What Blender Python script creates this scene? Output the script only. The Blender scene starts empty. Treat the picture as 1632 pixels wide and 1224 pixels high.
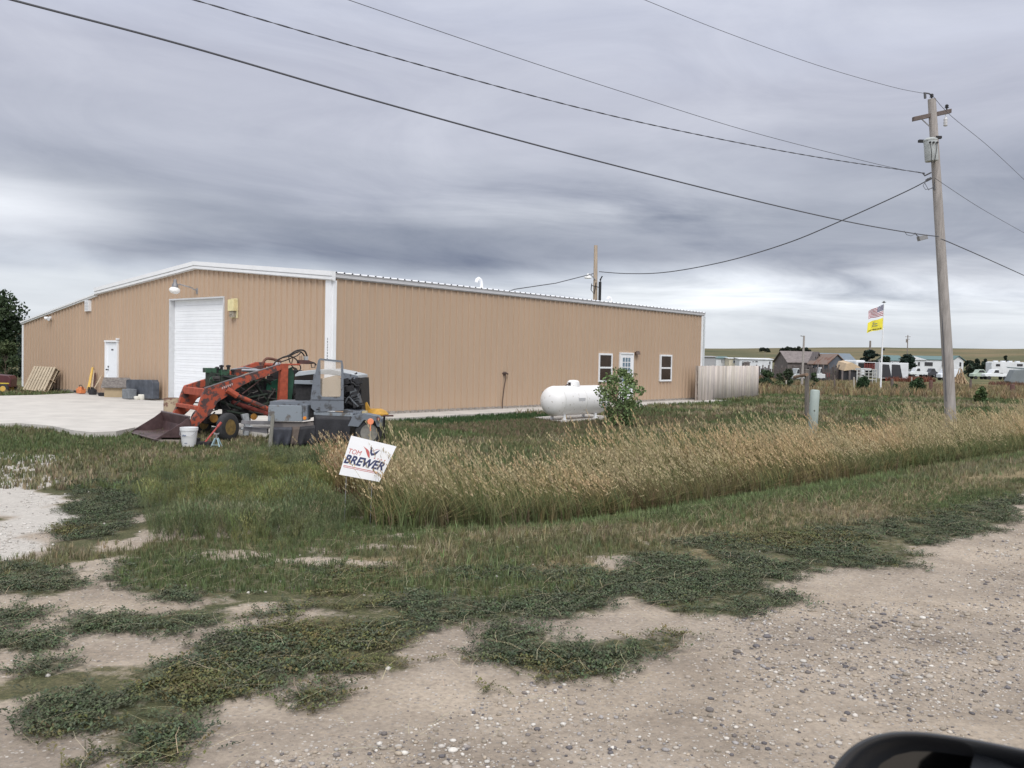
import bpy, math, random
import numpy as np
from mathutils import Vector, Matrix
from math import sin, cos, pi, radians
R = random.Random(7)
RS = np.random.RandomState(11)
S = bpy.context.scene
COL = S.collection

# ------------------------------------------------------------------ camera
CAM_H, PITCH, ROLL, FPX = 1.88, 0.031, 0.021, 1397.5
_f = Vector((0, cos(PITCH), -sin(PITCH))); _r0 = Vector((1, 0, 0)); _u0 = _r0.cross(_f)
_r = _r0*cos(ROLL) + _u0*sin(ROLL); _u = _r.cross(_f)
cam = bpy.data.objects.new('camera', bpy.data.cameras.new('camera')); COL.objects.link(cam)
cam.matrix_world = Matrix(((_r.x, _u.x, -_f.x, 0), (_r.y, _u.y, -_f.y, 0), (_r.z, _u.z, -_f.z, CAM_H), (0, 0, 0, 1)))
cam.data.sensor_width = 36; cam.data.lens = 36*FPX/1632; cam.data.clip_start = 0.05; cam.data.clip_end = 6000
cam.data.dof.use_dof = True; cam.data.dof.focus_distance = 14; cam.data.dof.aperture_fstop = 14
S.camera = cam
S.render.resolution_x, S.render.resolution_y = 1024, 768
# ------------------------------------------------------------------ exposure
S.view_settings.view_transform = 'Standard'; S.view_settings.look = 'None'
S.view_settings.exposure = 0.0; S.view_settings.gamma = 1
# ------------------------------------------------------------------ sun
SUN_EL, SUN_AZ = radians(42), radians(172)      # azimuth measured from +Y towards +X: behind the camera
sd = bpy.data.lights.new('sun', 'SUN'); sd.energy = 1.5; sd.angle = radians(22); sd.color = (1.0, 0.955, 0.89)
so = bpy.data.objects.new('sun', sd); COL.objects.link(so)
sv = Vector((sin(SUN_AZ)*cos(SUN_EL), cos(SUN_AZ)*cos(SUN_EL), sin(SUN_EL)))
so.rotation_euler = sv.to_track_quat('Z', 'Y').to_euler(); so.location = (0, -20, 60)
# ------------------------------------------------------------------ world: overcast sky
W = bpy.data.worlds.new('World'); S.world = W; W.use_nodes = True
nt = W.node_tree; nt.nodes.clear()
def NN(t, **k):
    n = nt.nodes.new(t)
    for a, b in k.items(): setattr(n, a, b)
    return n
def LK(a, b): nt.links.new(a, b)
def MA(op, a, b=None, c=None, clamp=False):
    n = NN('ShaderNodeMath', operation=op, use_clamp=clamp)
    for i, v in enumerate((a, b, c)):
        if v is None: continue
        if isinstance(v, (int, float)): n.inputs[i].default_value = v
        else: LK(v, n.inputs[i])
    return n.outputs[0]
tc = NN('ShaderNodeTexCoord'); nrm = NN('ShaderNodeVectorMath', operation='NORMALIZE'); LK(tc.outputs['Generated'], nrm.inputs[0])
sp = NN('ShaderNodeSeparateXYZ'); LK(nrm.outputs[0], sp.inputs[0])
az = MA('ARCTAN2', sp.outputs[0], sp.outputs[1]); el = MA('ARCSINE', sp.outputs[2])
azd = MA('MULTIPLY', az, 57.2958); eld = MA('MULTIPLY', el, 57.2958)
def skynoise(sx, sy, off, detail=5, rough=.55, dist=0.3):
    cb = NN('ShaderNodeCombineXYZ')
    # bands sink a little towards the right, as a receding cloud deck does
    e2 = MA('ADD', eld, MA('MULTIPLY', azd, .05))
    LK(MA('MULTIPLY', azd, sx), cb.inputs[0]); LK(MA('MULTIPLY', e2, sy), cb.inputs[1]); cb.inputs[2].default_value = off
    n = NN('ShaderNodeTexNoise'); n.inputs['Scale'].default_value = 1; n.inputs['Detail'].default_value = detail
    n.inputs['Roughness'].default_value = rough; n.inputs['Distortion'].default_value = dist
    LK(cb.outputs[0], n.inputs['Vector']); return MA('SUBTRACT', n.outputs[0], .5)
nA = skynoise(.035, .12, 3.1, 3); nB = skynoise(.06, .42, 9.7, 7, .58, .6); nC = skynoise(.10, .22, 5.2, 5, .5, .4); nD = skynoise(.06, .19, 21.4, 8, .6, .9)
warp = MA('ADD', eld, MA('ADD', MA('MULTIPLY', nA, 9.0), MA('MULTIPLY', nC, 3.4)))
# cloud deck brightness against elevation (degrees /60)
rp = NN('ShaderNodeValToRGB'); LK(MA('DIVIDE', warp, 60.0, clamp=True), rp.inputs[0])
def lin(c): return tuple(((v/255)/12.92 if v/255 <= .04045 else ((v/255+.055)/1.055)**2.4) for v in c)
stops = [(-1, (210, 214, 220)), (1.2, (208, 213, 220)), (3.6, (214, 219, 226)), (5.4, (188, 194, 206)), (7.0, (158, 163, 177)), (9.0, (160, 165, 178)),
         (11.5, (178, 182, 195)), (14.5, (190, 193, 206)), (17, (188, 191, 205)), (20, (197, 201, 216)), (26, (196, 200, 212)), (40, (222, 224, 230)), (60, (242, 242, 244))]
el_ = rp.color_ramp.elements
while len(el_) > 1: el_.remove(el_[-1])
el_[0].position = 0; el_[0].color = (*lin(stops[0][1]), 1)
for d, c in stops[1:]:
    e = el_.new(d/60); e.color = (*lin(c), 1)
def gauss(v, mu, sg):
    d = MA('DIVIDE', MA('SUBTRACT', v, mu), sg); return MA('EXPONENT', MA('MULTIPLY', MA('MULTIPLY', d, d), -1.0))
glow = MA('MULTIPLY', MA('MULTIPLY', gauss(azd, -32, 7.5), gauss(eld, 7.9, 1.9)), .47)                 # break in the deck, left
band = MA('MULTIPLY', MA('MULTIPLY', gauss(azd, -10, 17), gauss(eld, 6.4, 2.6)), -.085)                # dark belly, centre
brk = MA('MULTIPLY', MA('MULTIPLY', gauss(azd, 22, 16), gauss(eld, 4.3, 1.6)), MA('ADD', .16, MA('MULTIPLY', nB, 1.9)))   # bright streaks low on the right
brk2 = MA('MULTIPLY', MA('MULTIPLY', gauss(azd, 4, 12), gauss(eld, 9.6, 1.3)), MA('ADD', .06, MA('MULTIPLY', nB, .7)))
streak = MA('ADD', MA('MULTIPLY', nD, .31), MA('MULTIPLY', nB, MA('ADD', .08, MA('MULTIPLY', gauss(eld, 5, 5), .24))))
tot = MA('ADD', MA('ADD', MA('ADD', glow, band), MA('ADD', brk, brk2)), streak)
# unseen sky overhead and behind the camera, brightened to lift the ground light
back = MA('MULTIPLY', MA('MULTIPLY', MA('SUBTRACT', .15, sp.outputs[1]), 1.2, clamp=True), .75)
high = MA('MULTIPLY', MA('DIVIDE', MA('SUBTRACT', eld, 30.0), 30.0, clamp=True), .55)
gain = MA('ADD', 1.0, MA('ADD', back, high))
mx = NN('ShaderNodeVectorMath', operation='ADD'); LK(rp.outputs[0], mx.inputs[0])
cbt = NN('ShaderNodeCombineXYZ'); LK(tot, cbt.inputs[0]); LK(MA('MULTIPLY', tot, 1.0), cbt.inputs[1]); LK(MA('MULTIPLY', tot, .97), cbt.inputs[2]); LK(cbt.outputs[0], mx.inputs[1])
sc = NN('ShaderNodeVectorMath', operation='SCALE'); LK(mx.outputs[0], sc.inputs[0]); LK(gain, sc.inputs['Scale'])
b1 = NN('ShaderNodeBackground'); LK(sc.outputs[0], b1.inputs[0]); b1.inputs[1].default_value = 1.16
nsk = NN('ShaderNodeTexSky', sky_type='NISHITA', sun_disc=False, sun_elevation=SUN_EL, sun_rotation=SUN_AZ)
b2 = NN('ShaderNodeBackground'); LK(nsk.outputs[0], b2.inputs[0]); b2.inputs[1].default_value = 0.05
mix = NN('ShaderNodeMixShader'); mix.inputs[0].default_value = 0.9; LK(b2.outputs[0], mix.inputs[1]); LK(b1.outputs[0], mix.inputs[2])
wo = NN('ShaderNodeOutputWorld'); LK(mix.outputs[0], wo.inputs[0])

# ------------------------------------------------------------------ placing helpers (photo pixel -> point of the place)
def ray(px, py): return (_f + _r*((px-816)/FPX) - _u*((py-612)/FPX))
def P(px, py, Y):
    d = ray(px, py); t = Y/d.y; return Vector((d.x*t, Y, CAM_H + d.z*t))
def G(px, py, z=-0.1):
    d = ray(px, py); t = (z-CAM_H)/d.z; return Vector((d.x*t, d.y*t, z))
def PL(px, py, o, n):
    d = ray(px, py); c = Vector((0, 0, CAM_H)); t = (o-c).dot(n)/d.dot(n); return c + d*t

# ------------------------------------------------------------------ noise and terrain
def _h(ix, iy, s):
    v = (ix.astype(np.int64)*374761393 + iy.astype(np.int64)*668265263 + s*1442695041) & 0xffffffff
    v = ((v ^ (v >> 13))*1274126177) & 0xffffffff
    return ((v ^ (v >> 16)) & 0xffff)/65535.0
def vnoise(x, y, s=0):
    x = np.asarray(x, float); y = np.asarray(y, float)
    ix = np.floor(x); iy = np.floor(y); fx = x-ix; fy = y-iy; fx = fx*fx*(3-2*fx); fy = fy*fy*(3-2*fy)
    return ((_h(ix, iy, s)*(1-fx)+_h(ix+1, iy, s)*fx)*(1-fy) + (_h(ix, iy+1, s)*(1-fx)+_h(ix+1, iy+1, s)*fx)*fy)*2-1
def fbm(x, y, s=0, o=4):
    a, v, f = .5, 0, 1.0
    for i in range(o): v = v + a*vnoise(x*f, y*f, s+i*7); a *= .5; f *= 2.03
    return v
def sst(a, b, x):
    t = np.clip((x-a)/(b-a), 0, 1); return t*t*(3-2*t)
def NT(x, y): return -.667*x+.745*y, .745*x+.667*y
UX, UY = cos(.8677), sin(.8677)              # long side of the shop
BU = Vector((UX, UY, 0)); BN = Vector((-UY, UX, 0)); BC = Vector((-5.40, 26.19, 0))
def terr(x, y):
    x = np.asarray(x, float); y = np.asarray(y, float)
    n, t = NT(x, y); r = np.hypot(x, y)
    z = -0.02 - .05*sst(3.5, 7, n) - .04*sst(11, 16, n)
    ditch = sst(6.6, 8.4, n)*(1-sst(9.6, 11.6, n))*sst(4.5, 8.5, t)
    z = z - .3*ditch
    z = z - .8*sst(55, 150, r)
    ang = np.arctan2(x, y)
    ht = 15.5 + 4.5*sst(.22, .42, ang) + 2.0*fbm(ang*7, r*0+1.3, 5, 3)
    z = z + ht*sst(260, 1000, r)*(1 + .12*fbm(x/160, y/160, 9, 3))
    z = z - .09*np.exp(-((x+6.3)/2.6)**2-((y-18.6)/1.9)**2)
    z = z + (.012*fbm(x*1.3, y*1.3, 3, 3)+.006*fbm(x*6, y*6, 4, 2))*(1-sst(14, 22, r))
    z = z + .5*fbm(x/35, y/35, 8, 3)*sst(90, 200, r)
    return z
def tz(x, y): return float(terr(x, y))
def GT(px, py):
    z = -0.1
    for _ in range(12):
        p = G(px, py, z); z = tz(p.x, p.y)
    return Vector((p.x, p.y, z))

# ------------------------------------------------------------------ materials
MATS = {}
def mat(name, col, rough=.7, metal=0, var=.18, scale=6, bump=0, bscale=40, col2=None, thr=None, spec=.5, attr=False, stretch=None, alpha=None):
    if name in MATS: return MATS[name]
    m = bpy.data.materials.new(name); m.use_nodes = True; t = m.node_tree; bs = t.nodes['Principled BSDF']
    bs.inputs['Roughness'].default_value = rough; bs.inputs['Metallic'].default_value = metal
    bs.inputs['Specular IOR Level'].default_value = spec
    co = t.nodes.new('ShaderNodeTexCoord'); mp = t.nodes.new('ShaderNodeMapping'); t.links.new(co.outputs['Object'], mp.inputs[0])
    if stretch: mp.inputs['Scale'].default_value = stretch
    no = t.nodes.new('ShaderNodeTexNoise'); no.inputs['Scale'].default_value = scale; no.inputs['Detail'].default_value = 6; no.inputs['Roughness'].default_value = .62
    t.links.new(mp.outputs[0], no.inputs['Vector'])
    cr = t.nodes.new('ShaderNodeValToRGB'); t.links.new(no.outputs[0], cr.inputs[0])
    if col2 is None:
        a = [max(0, c*(1-var)) for c in col]; b = [min(1, c*(1+var)) for c in col]
        cr.color_ramp.elements[0].position = .3; cr.color_ramp.elements[1].position = .7
    else:
        a, b = col2, col; th = thr or .45
        cr.color_ramp.elements[0].position = th-.04; cr.color_ramp.elements[1].position = th+.04
    cr.color_ramp.elements[0].color = (*a, 1); cr.color_ramp.elements[1].color = (*b, 1)
    out = cr.outputs[0]
    if attr:
        at = t.nodes.new('ShaderNodeAttribute'); at.attribute_name = 'col'
        mm = t.nodes.new('ShaderNodeMix'); mm.data_type = 'RGBA'; mm.blend_type = 'MULTIPLY'; mm.inputs[0].default_value = 1
        t.links.new(at.outputs[0], mm.inputs[6]); t.links.new(out, mm.inputs[7]); out = mm.outputs[2]
    t.links.new(out, bs.inputs['Base Color'])
    if bump:
        n2 = t.nodes.new('ShaderNodeTexNoise'); n2.inputs['Scale'].default_value = bscale; n2.inputs['Detail'].default_value = 5
        t.links.new(mp.outputs[0], n2.inputs['Vector'])
        bp = t.nodes.new('ShaderNodeBump'); bp.inputs['Strength'].default_value = bump; bp.inputs['Distance'].default_value = .02
        t.links.new(n2.outputs[0], bp.inputs['Height']); t.links.new(bp.outputs[0], bs.inputs['Normal'])
    MATS[name] = m; return m
def leafmat(name, var=.15):
    """foliage: colour from the plant's own attribute, a little light passes through"""
    m = mat(name, (1, 1, 1), .65, var=var, scale=3, attr=True, spec=.25); return m

# ------------------------------------------------------------------ mesh building
ORG = {}
class MB:
    def __init__(s): s.v = []; s.f = []
    def add(s, vs, fs):
        o = len(s.v); s.v += [tuple(v) for v in vs]; s.f += [tuple(i+o for i in f) for f in fs]; return s
    def hexa(s, b, t):
        """b, t: four points each, bottom then top ring"""
        return s.add(list(b)+list(t), [(3, 2, 1, 0), (4, 5, 6, 7), (0, 1, 5, 4), (1, 2, 6, 5), (2, 3, 7, 6), (3, 0, 4, 7)])
    def box(s, c, sx, sy, sz, ax=(1, 0, 0), ay=(0, 1, 0), az=(0, 0, 1)):
        c = Vector(c); ax = Vector(ax)*sx/2; ay = Vector(ay)*sy/2; az = Vector(az)*sz/2
        b = [c-ax-ay-az, c+ax-ay-az, c+ax+ay-az, c-ax+ay-az]; return s.hexa(b, [p+az*2 for p in b])
    def prism(s, poly, d):
        """closed polygon of points pushed along d"""
        n = len(poly); poly = [Vector(p) for p in poly]; d = Vector(d)
        s.add(poly+[p+d for p in poly], [tuple(range(n))[::-1], tuple(range(n, 2*n))]+[(i, (i+1) % n, n+(i+1) % n, n+i) for i in range(n)]); return s
    def tube(s, pts, r, seg=8, caps=True):
        pts = [Vector(p) for p in pts]; n = len(pts); rs = r if isinstance(r, (list, tuple)) else [r]*n
        vs = []; up = None
        for i, p in enumerate(pts):
            d = (pts[min(i+1, n-1)]-pts[max(i-1, 0)]).normalized()
            if up is None: up = d.orthogonal().normalized()
            up = (up - d*up.dot(d)).normalized(); sd_ = d.cross(up)
            for k in range(seg): a = 2*pi*k/seg; vs.append(p + up*cos(a)*rs[i] + sd_*sin(a)*rs[i])
        fs = [(i*seg+k, i*seg+(k+1) % seg, (i+1)*seg+(k+1) % seg, (i+1)*seg+k) for i in range(n-1) for k in range(seg)]
        if caps: fs += [tuple(range(seg))[::-1], tuple(range((n-1)*seg, n*seg))]
        return s.add(vs, fs)
    def lathe(s, c, prof, axis=(0, 0, 1), seg=24, sx=1.0):
        """prof: (radius, distance along the axis)"""
        axis = Vector(axis).normalized(); c = Vector(c); u = axis.orthogonal().normalized(); w = axis.cross(u); vs = []
        for r, h in prof:
            for k in range(seg): a = 2*pi*k/seg; vs.append(c+axis*h+u*cos(a)*r+w*sin(a)*r)
        n = len(prof); fs = [(i*seg+k, i*seg+(k+1) % seg, (i+1)*seg+(k+1) % seg, (i+1)*seg+k) for i in range(n-1) for k in range(seg)]
        if prof[0][0] > 1e-4: fs.append(tuple(range(seg))[::-1])
        if prof[-1][0] > 1e-4: fs.append(tuple(range((n-1)*seg, n*seg)))
        return s.add(vs, fs)
    def ball(s, c, r, seg=12, rings=8, sc=(1, 1, 1)):
        c = Vector(c); vs = []; 
        for i in range(rings+1):
            th = pi*i/rings
            for k in range(seg): a = 2*pi*k/seg; vs.append(c+Vector((sin(th)*cos(a)*r*sc[0], sin(th)*sin(a)*r*sc[1], cos(th)*r*sc[2])))
        return s.add(vs, [(i*seg+k, (i+1)*seg+k, (i+1)*seg+(k+1) % seg, i*seg+(k+1) % seg) for i in range(rings) for k in range(seg)])
    def build(s, name, m, parent=None, smooth=False, bevel=0, label=None, kind=None):
        o0 = ORG.get(parent.name, Vector((0, 0, 0))) if parent else Vector((0, 0, 0))
        me = bpy.data.meshes.new(name); me.from_pydata([tuple(Vector(v)-o0) for v in s.v], [], s.f)
        import bmesh
        bm = bmesh.new(); bm.from_mesh(me)
        if not smooth or True: bmesh.ops.remove_doubles(bm, verts=bm.verts, dist=1e-5)
        bmesh.ops.recalc_face_normals(bm, faces=bm.faces); bm.to_mesh(me); bm.free()
        me.materials.append(m); o = bpy.data.objects.new(name, me); COL.objects.link(o)
        if smooth:
            me.shade_smooth()
            me.set_sharp_from_angle(angle=radians(40))
        if bevel:
            b = o.modifiers.new('bevel', 'BEVEL'); b.width = bevel; b.segments = 2; b.limit_method = 'ANGLE'
        if parent: o.parent = parent
        ORG[o.name] = o0
        if label: o['label'] = label
        if kind: o['kind'] = kind
        return o
def tag(o, label=None, cat=None, group=None, kind=None):
    if label: o['label'] = label
    if cat: o['category'] = cat
    if group: o['group'] = group
    if kind: o['kind'] = kind
    return o
def thing(name, label, cat, loc, group=None):
    o = bpy.data.objects.new(name, None); COL.objects.link(o); o.location = loc; o.empty_display_size = .2
    ORG[o.name] = Vector(loc); return tag(o, label, cat, group)
def solo(o, loc, label, cat, group=None):
    """turn a one-mesh thing built in world space into an object standing at loc"""
    loc = Vector(loc); o.data.transform(Matrix.Translation(-loc)); o.location = loc; return tag(o, label, cat, group)
def npmesh(name, V, F, m, colv=None, parent=None):
    V = np.asarray(V, np.float32); F = np.asarray(F, np.int32); me = bpy.data.meshes.new(name); k = F.shape[1]
    me.vertices.add(len(V)); me.vertices.foreach_set('co', V.ravel()); me.loops.add(F.size); me.loops.foreach_set('vertex_index', F.ravel())
    me.polygons.add(len(F)); me.polygons.foreach_set('loop_start', np.arange(0, F.size, k, dtype=np.int32)); me.update(calc_edges=True)
    if colv is not None:
        c = np.ones((len(V), 4), np.float32); c[:, :3] = colv
        a = me.color_attributes.new('col', 'FLOAT_COLOR', 'POINT'); a.data.foreach_set('color', c.ravel())
    me.materials.append(m); o = bpy.data.objects.new(name, me); COL.objects.link(o)
    if parent: o.parent = parent
    return o
def stamp(T, TF, pos, rz, sc, tcol=None, icol=None, lean=None, hs=None):
    """copies of a small template (T verts, TF faces) at many places, merged: ground cover"""
    T = np.asarray(T, float); M = len(pos); c = np.cos(rz)[:, None]; s_ = np.sin(rz)[:, None]; sc = np.asarray(sc)[:, None]
    hz = sc if hs is None else np.asarray(hs)[:, None]
    x = (T[None, :, 0]*c - T[None, :, 1]*s_)*sc; y = (T[None, :, 0]*s_ + T[None, :, 1]*c)*sc; z = T[None, :, 2]*hz
    if lean is not None: x = x + z*np.abs(z)*lean[:, :1]; y = y + z*np.abs(z)*lean[:, 1:2]
    V = np.stack([x+pos[:, :1], y+pos[:, 1:2], z+pos[:, 2:3]], -1).reshape(-1, 3)
    F = (np.asarray(TF)[None]+np.arange(M)[:, None, None]*len(T)).reshape(-1, np.asarray(TF).shape[1])
    C = np.ones((M, len(T), 3))
    if tcol is not None: C = C*np.asarray(tcol)[None]
    if icol is not None: C = C*np.asarray(icol)[:, None, :]
    return V, F, C.reshape(-1, 3)
def join(parts):
    V = []; F = []; C = []; o = 0
    for v, f, c in parts: V.append(v); F.append(f+o); C.append(c); o += len(v)
    return np.concatenate(V), np.concatenate(F), np.concatenate(C)
# ================================================================== GROUND
def wpoly(pts): return np.array([tuple(G(x, y, -0.03).xy) for x, y in pts])
def inpoly(x, y, poly, wob=.12, ws=2.2, seed=1):
    n1 = fbm(x*ws, y*ws, seed, 4)*wob*2; n2 = fbm(x*ws, y*ws, seed+50, 4)*wob*2; x = x+n1; y = y+n2
    ins = np.zeros(x.shape, bool); a = poly; b = np.roll(poly, -1, 0)
    for (x0, y0), (x1, y1) in zip(a, b):
        if y0 == y1: continue
        c = ((y0 > y) != (y1 > y)) & (x < (x1-x0)*(y-y0)/(y1-y0)+x0); ins ^= c
    return ins
WEED = [wpoly(p) for p in [
    [(1640, 778), (1600, 852), (1480, 864), (1462, 905), (1380, 912), (1290, 918), (1225, 932), (1262, 950), (1235, 976), (1195, 988), (1060, 975), (1010, 950), (960, 925), (1000, 885), (1150, 852), (1300, 842), (1450, 822), (1560, 800)],
    [(770, 1004), (815, 992), (880, 1006), (960, 1020), (1060, 1012), (1105, 1020), (1070, 1045), (1030, 1072), (965, 1090), (870, 1086), (835, 1062), (780, 1052), (735, 1040), (785, 1030)],
    [(66, 1096), (110, 1074), (200, 1058), (280, 1050), (331, 1024), (400, 1000), (460, 984), (560, 968), (640, 962), (760, 950), (900, 940), (1000, 935), (985, 975), (916, 978), (835, 985), (762, 985), (690, 1004), (640, 1040), (670, 1062), (600, 1072), (533, 1073), (404, 1117), (312, 1128), (300, 1150), (340, 1180), (310, 1218), (220, 1226), (110, 1218), (136, 1172), (55, 1168), (22, 1135)],
    [(75, 990), (120, 975), (200, 968), (235, 980), (225, 1000), (180, 1012), (110, 1008)],
    [(30, 1050), (80, 1036), (140, 1042), (150, 1056), (100, 1068), (40, 1064)],
    [(-20, 1000), (40, 996), (85, 1010), (88, 1030), (40, 1038), (-20, 1036)],
    [(-20, 966), (50, 964), (58, 984), (20, 992), (-20, 992)],
    [(450, 1120), (490, 1100), (545, 1098), (548, 1112), (500, 1132), (460, 1130)],
    [(790, 1098), (820, 1090), (835, 1098), (812, 1108), (792, 1106)],
    [(-20, 900), (60, 895), (140, 905), (130, 940), (50, 950), (-20, 945)],
    [(180, 890), (300, 880), (430, 885), (500, 900), (420, 940), (330, 952), (250, 950), (170, 925)],
    [(450, 890), (700, 900), (960, 905), (1000, 940), (760, 955), (560, 968), (440, 960), (470, 930)],
    [(100, 735), (230, 735), (240, 800), (160, 860), (100, 860), (110, 790)],
    [(270, 985), (430, 965), (460, 975), (330, 1000), (270, 1005)]]]
BARE = [wpoly(p) for p in [
    [(-30, 704), (110, 720), (65, 742), (110, 768), (75, 800), (85, 850), (40, 892), (-30, 892)],
    [(185, 818), (245, 812), (240, 826), (190, 828)], [(110, 884), (200, 876), (230, 892), (150, 905), (110, 900)],
    [(40, 905), (150, 896), (215, 905), (180, 925), (100, 932), (130, 950), (90, 962), (20, 960)],
    [(60, 962), (200, 950), (330, 955), (300, 966), (180, 968), (90, 975)],
    [(275, 1002), (350, 985), (430, 975), (400, 1000), (330, 1018), (280, 1022), (90, 1030), (150, 1015), (220, 1010)],
    [(75, 1032), (120, 1018), (210, 1018), (265, 1040), (180, 1056), (100, 1062), (140, 1045)],
    [(500, 940), (600, 932), (620, 945), (520, 958)], [(560, 1080), (640, 1042), (700, 1000), (770, 984), (1000, 972), (1190, 984), (1300, 928), (1470, 900), (1640, 850), (1640, 1100), (560, 1100)],
    [(270, 880), (330, 872), (450, 878), (360, 888)], [(240, 830), (280, 828), (285, 842), (250, 844)]]]
STRAW = [wpoly(p) for p in [
    [(560, 880), (720, 872), (760, 900), (650, 912), (570, 905)], [(880, 890), (960, 880), (1050, 884), (1010, 915), (930, 918), (880, 905)],
    [(1240, 856), (1330, 850), (1360, 862), (1280, 872)], [(1060, 878), (1150, 872), (1160, 884), (1080, 892)], [(680, 820), (850, 822), (900, 850), (760, 850), (680, 840)],
    [(1000, 830), (1400, 770), (1632, 742), (1632, 760), (1500, 800), (1250, 840), (1010, 865)], [(300, 700), (430, 704), (430, 722), (300, 712)]]]
def masks(x, y):
    """how weedy, bare and strawy the ground is at a place"""
    n, t = NT(x, y)
    edge = 3.75 + .35*fbm(x*.9, y*.9, 21, 4)
    weed = np.zeros(x.shape, bool)
    for i, p in enumerate(WEED): weed |= inpoly(x, y, p, .10 if i else .14, 2.6, 1+i)
    bare = np.zeros(x.shape, bool)
    for i, p in enumerate(BARE): bare |= inpoly(x, y, p, .12 if i else .35, 2.0 if i else 1.1, 31+i)
    straw = np.zeros(x.shape, bool)
    for i, p in enumerate(STRAW): straw |= inpoly(x, y, p, .2, 1.5, 61+i)
    r = np.hypot(x, y)
    spots = (fbm(x*2.1+7, y*2.6, 77, 4) > .24) & (r < 13) & (x < 1.5)
    road = (n < edge) & ~weed
    # the drive coming in at the left has worn the turf away
    leftbare = ((fbm(x*1.8, y*1.8, 90, 4) > -.30) & (y < 6.9+.8*fbm(x, y, 91, 3)) & (x < -.5)) | ((fbm(x*1.9, y*2.4, 92, 4) > .12) & (y < 9.5) & (x < -1.8))
    leftbare |= (n < 4.7+.4*fbm(x*1.1, y*1.1, 93, 4))
    bare = (bare | spots | road | leftbare) & ~weed
    return weed, bare, straw, road
def axis(segs):
    a = [segs[0][0]]
    for lo, hi, st, g in segs:
        s = st
        while a[-1] < hi-1e-6: a.append(min(hi, a[-1]+s)); s *= g
    return np.array(a)
xp = axis([(0, 7.5, .065, 1.0), (7.5, 40, .09, 1.03), (40, 3600, 2, 1.12)])
xn = axis([(0, 9.0, .065, 1.0), (9.0, 40, .09, 1.03), (40, 3600, 2, 1.12)])
gx = np.concatenate([-xn[:0:-1], xp]); gy = np.concatenate([-axis([(0, 60, .6, 1.25)])[:0:-1]+1.2, axis([(1.2, 13.5, .065, 1.0), (13.5, 70, .09, 1.012), (70, 3600, 1.5, 1.04)])])
XX, YY = np.meshgrid(gx, gy); ZZ = terr(XX, YY); nx, ny = len(gx), len(gy)
weed, bare, straw, road = masks(XX, YY)
bsum = bare*1.0; wsum = weed*1.0
for q_ in range(5):
    jx, jy = RS.normal(0, .10, XX.shape), RS.normal(0, .10, XX.shape); w2, b2, s2, r2 = masks(XX+jx, YY+jy); bsum = bsum+b2; wsum = wsum+w2
bare = bsum/6; weedf = wsum/6
rr = np.hypot(XX, YY)
GV = np.stack([XX, YY, ZZ], -1).reshape(-1, 3)
idx = np.arange(nx*ny).reshape(ny, nx); GF = np.stack([idx[:-1, :-1], idx[:-1, 1:], idx[1:, 1:], idx[1:, :-1]], -1).reshape(-1, 4)
mk = np.zeros((ny, nx, 3)); mk[..., 0] = np.clip(bare+weedf*.28, 0, 1); mk[..., 1] = straw*1.0
def blur(a):
    b = a.copy(); b[1:-1, 1:-1] = (a[1:-1, 1:-1]*2+a[:-2, 1:-1]+a[2:, 1:-1]+a[1:-1, :-2]+a[1:-1, 2:])/6; return b
mk[..., 0] = blur(mk[..., 0]); mk[..., 1] = blur(blur(mk[..., 1]))
driveway = inpoly(XX, YY, BARE[0], .35, 1.1, 31); mk[..., 2] = blur(driveway*1.0)

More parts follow.
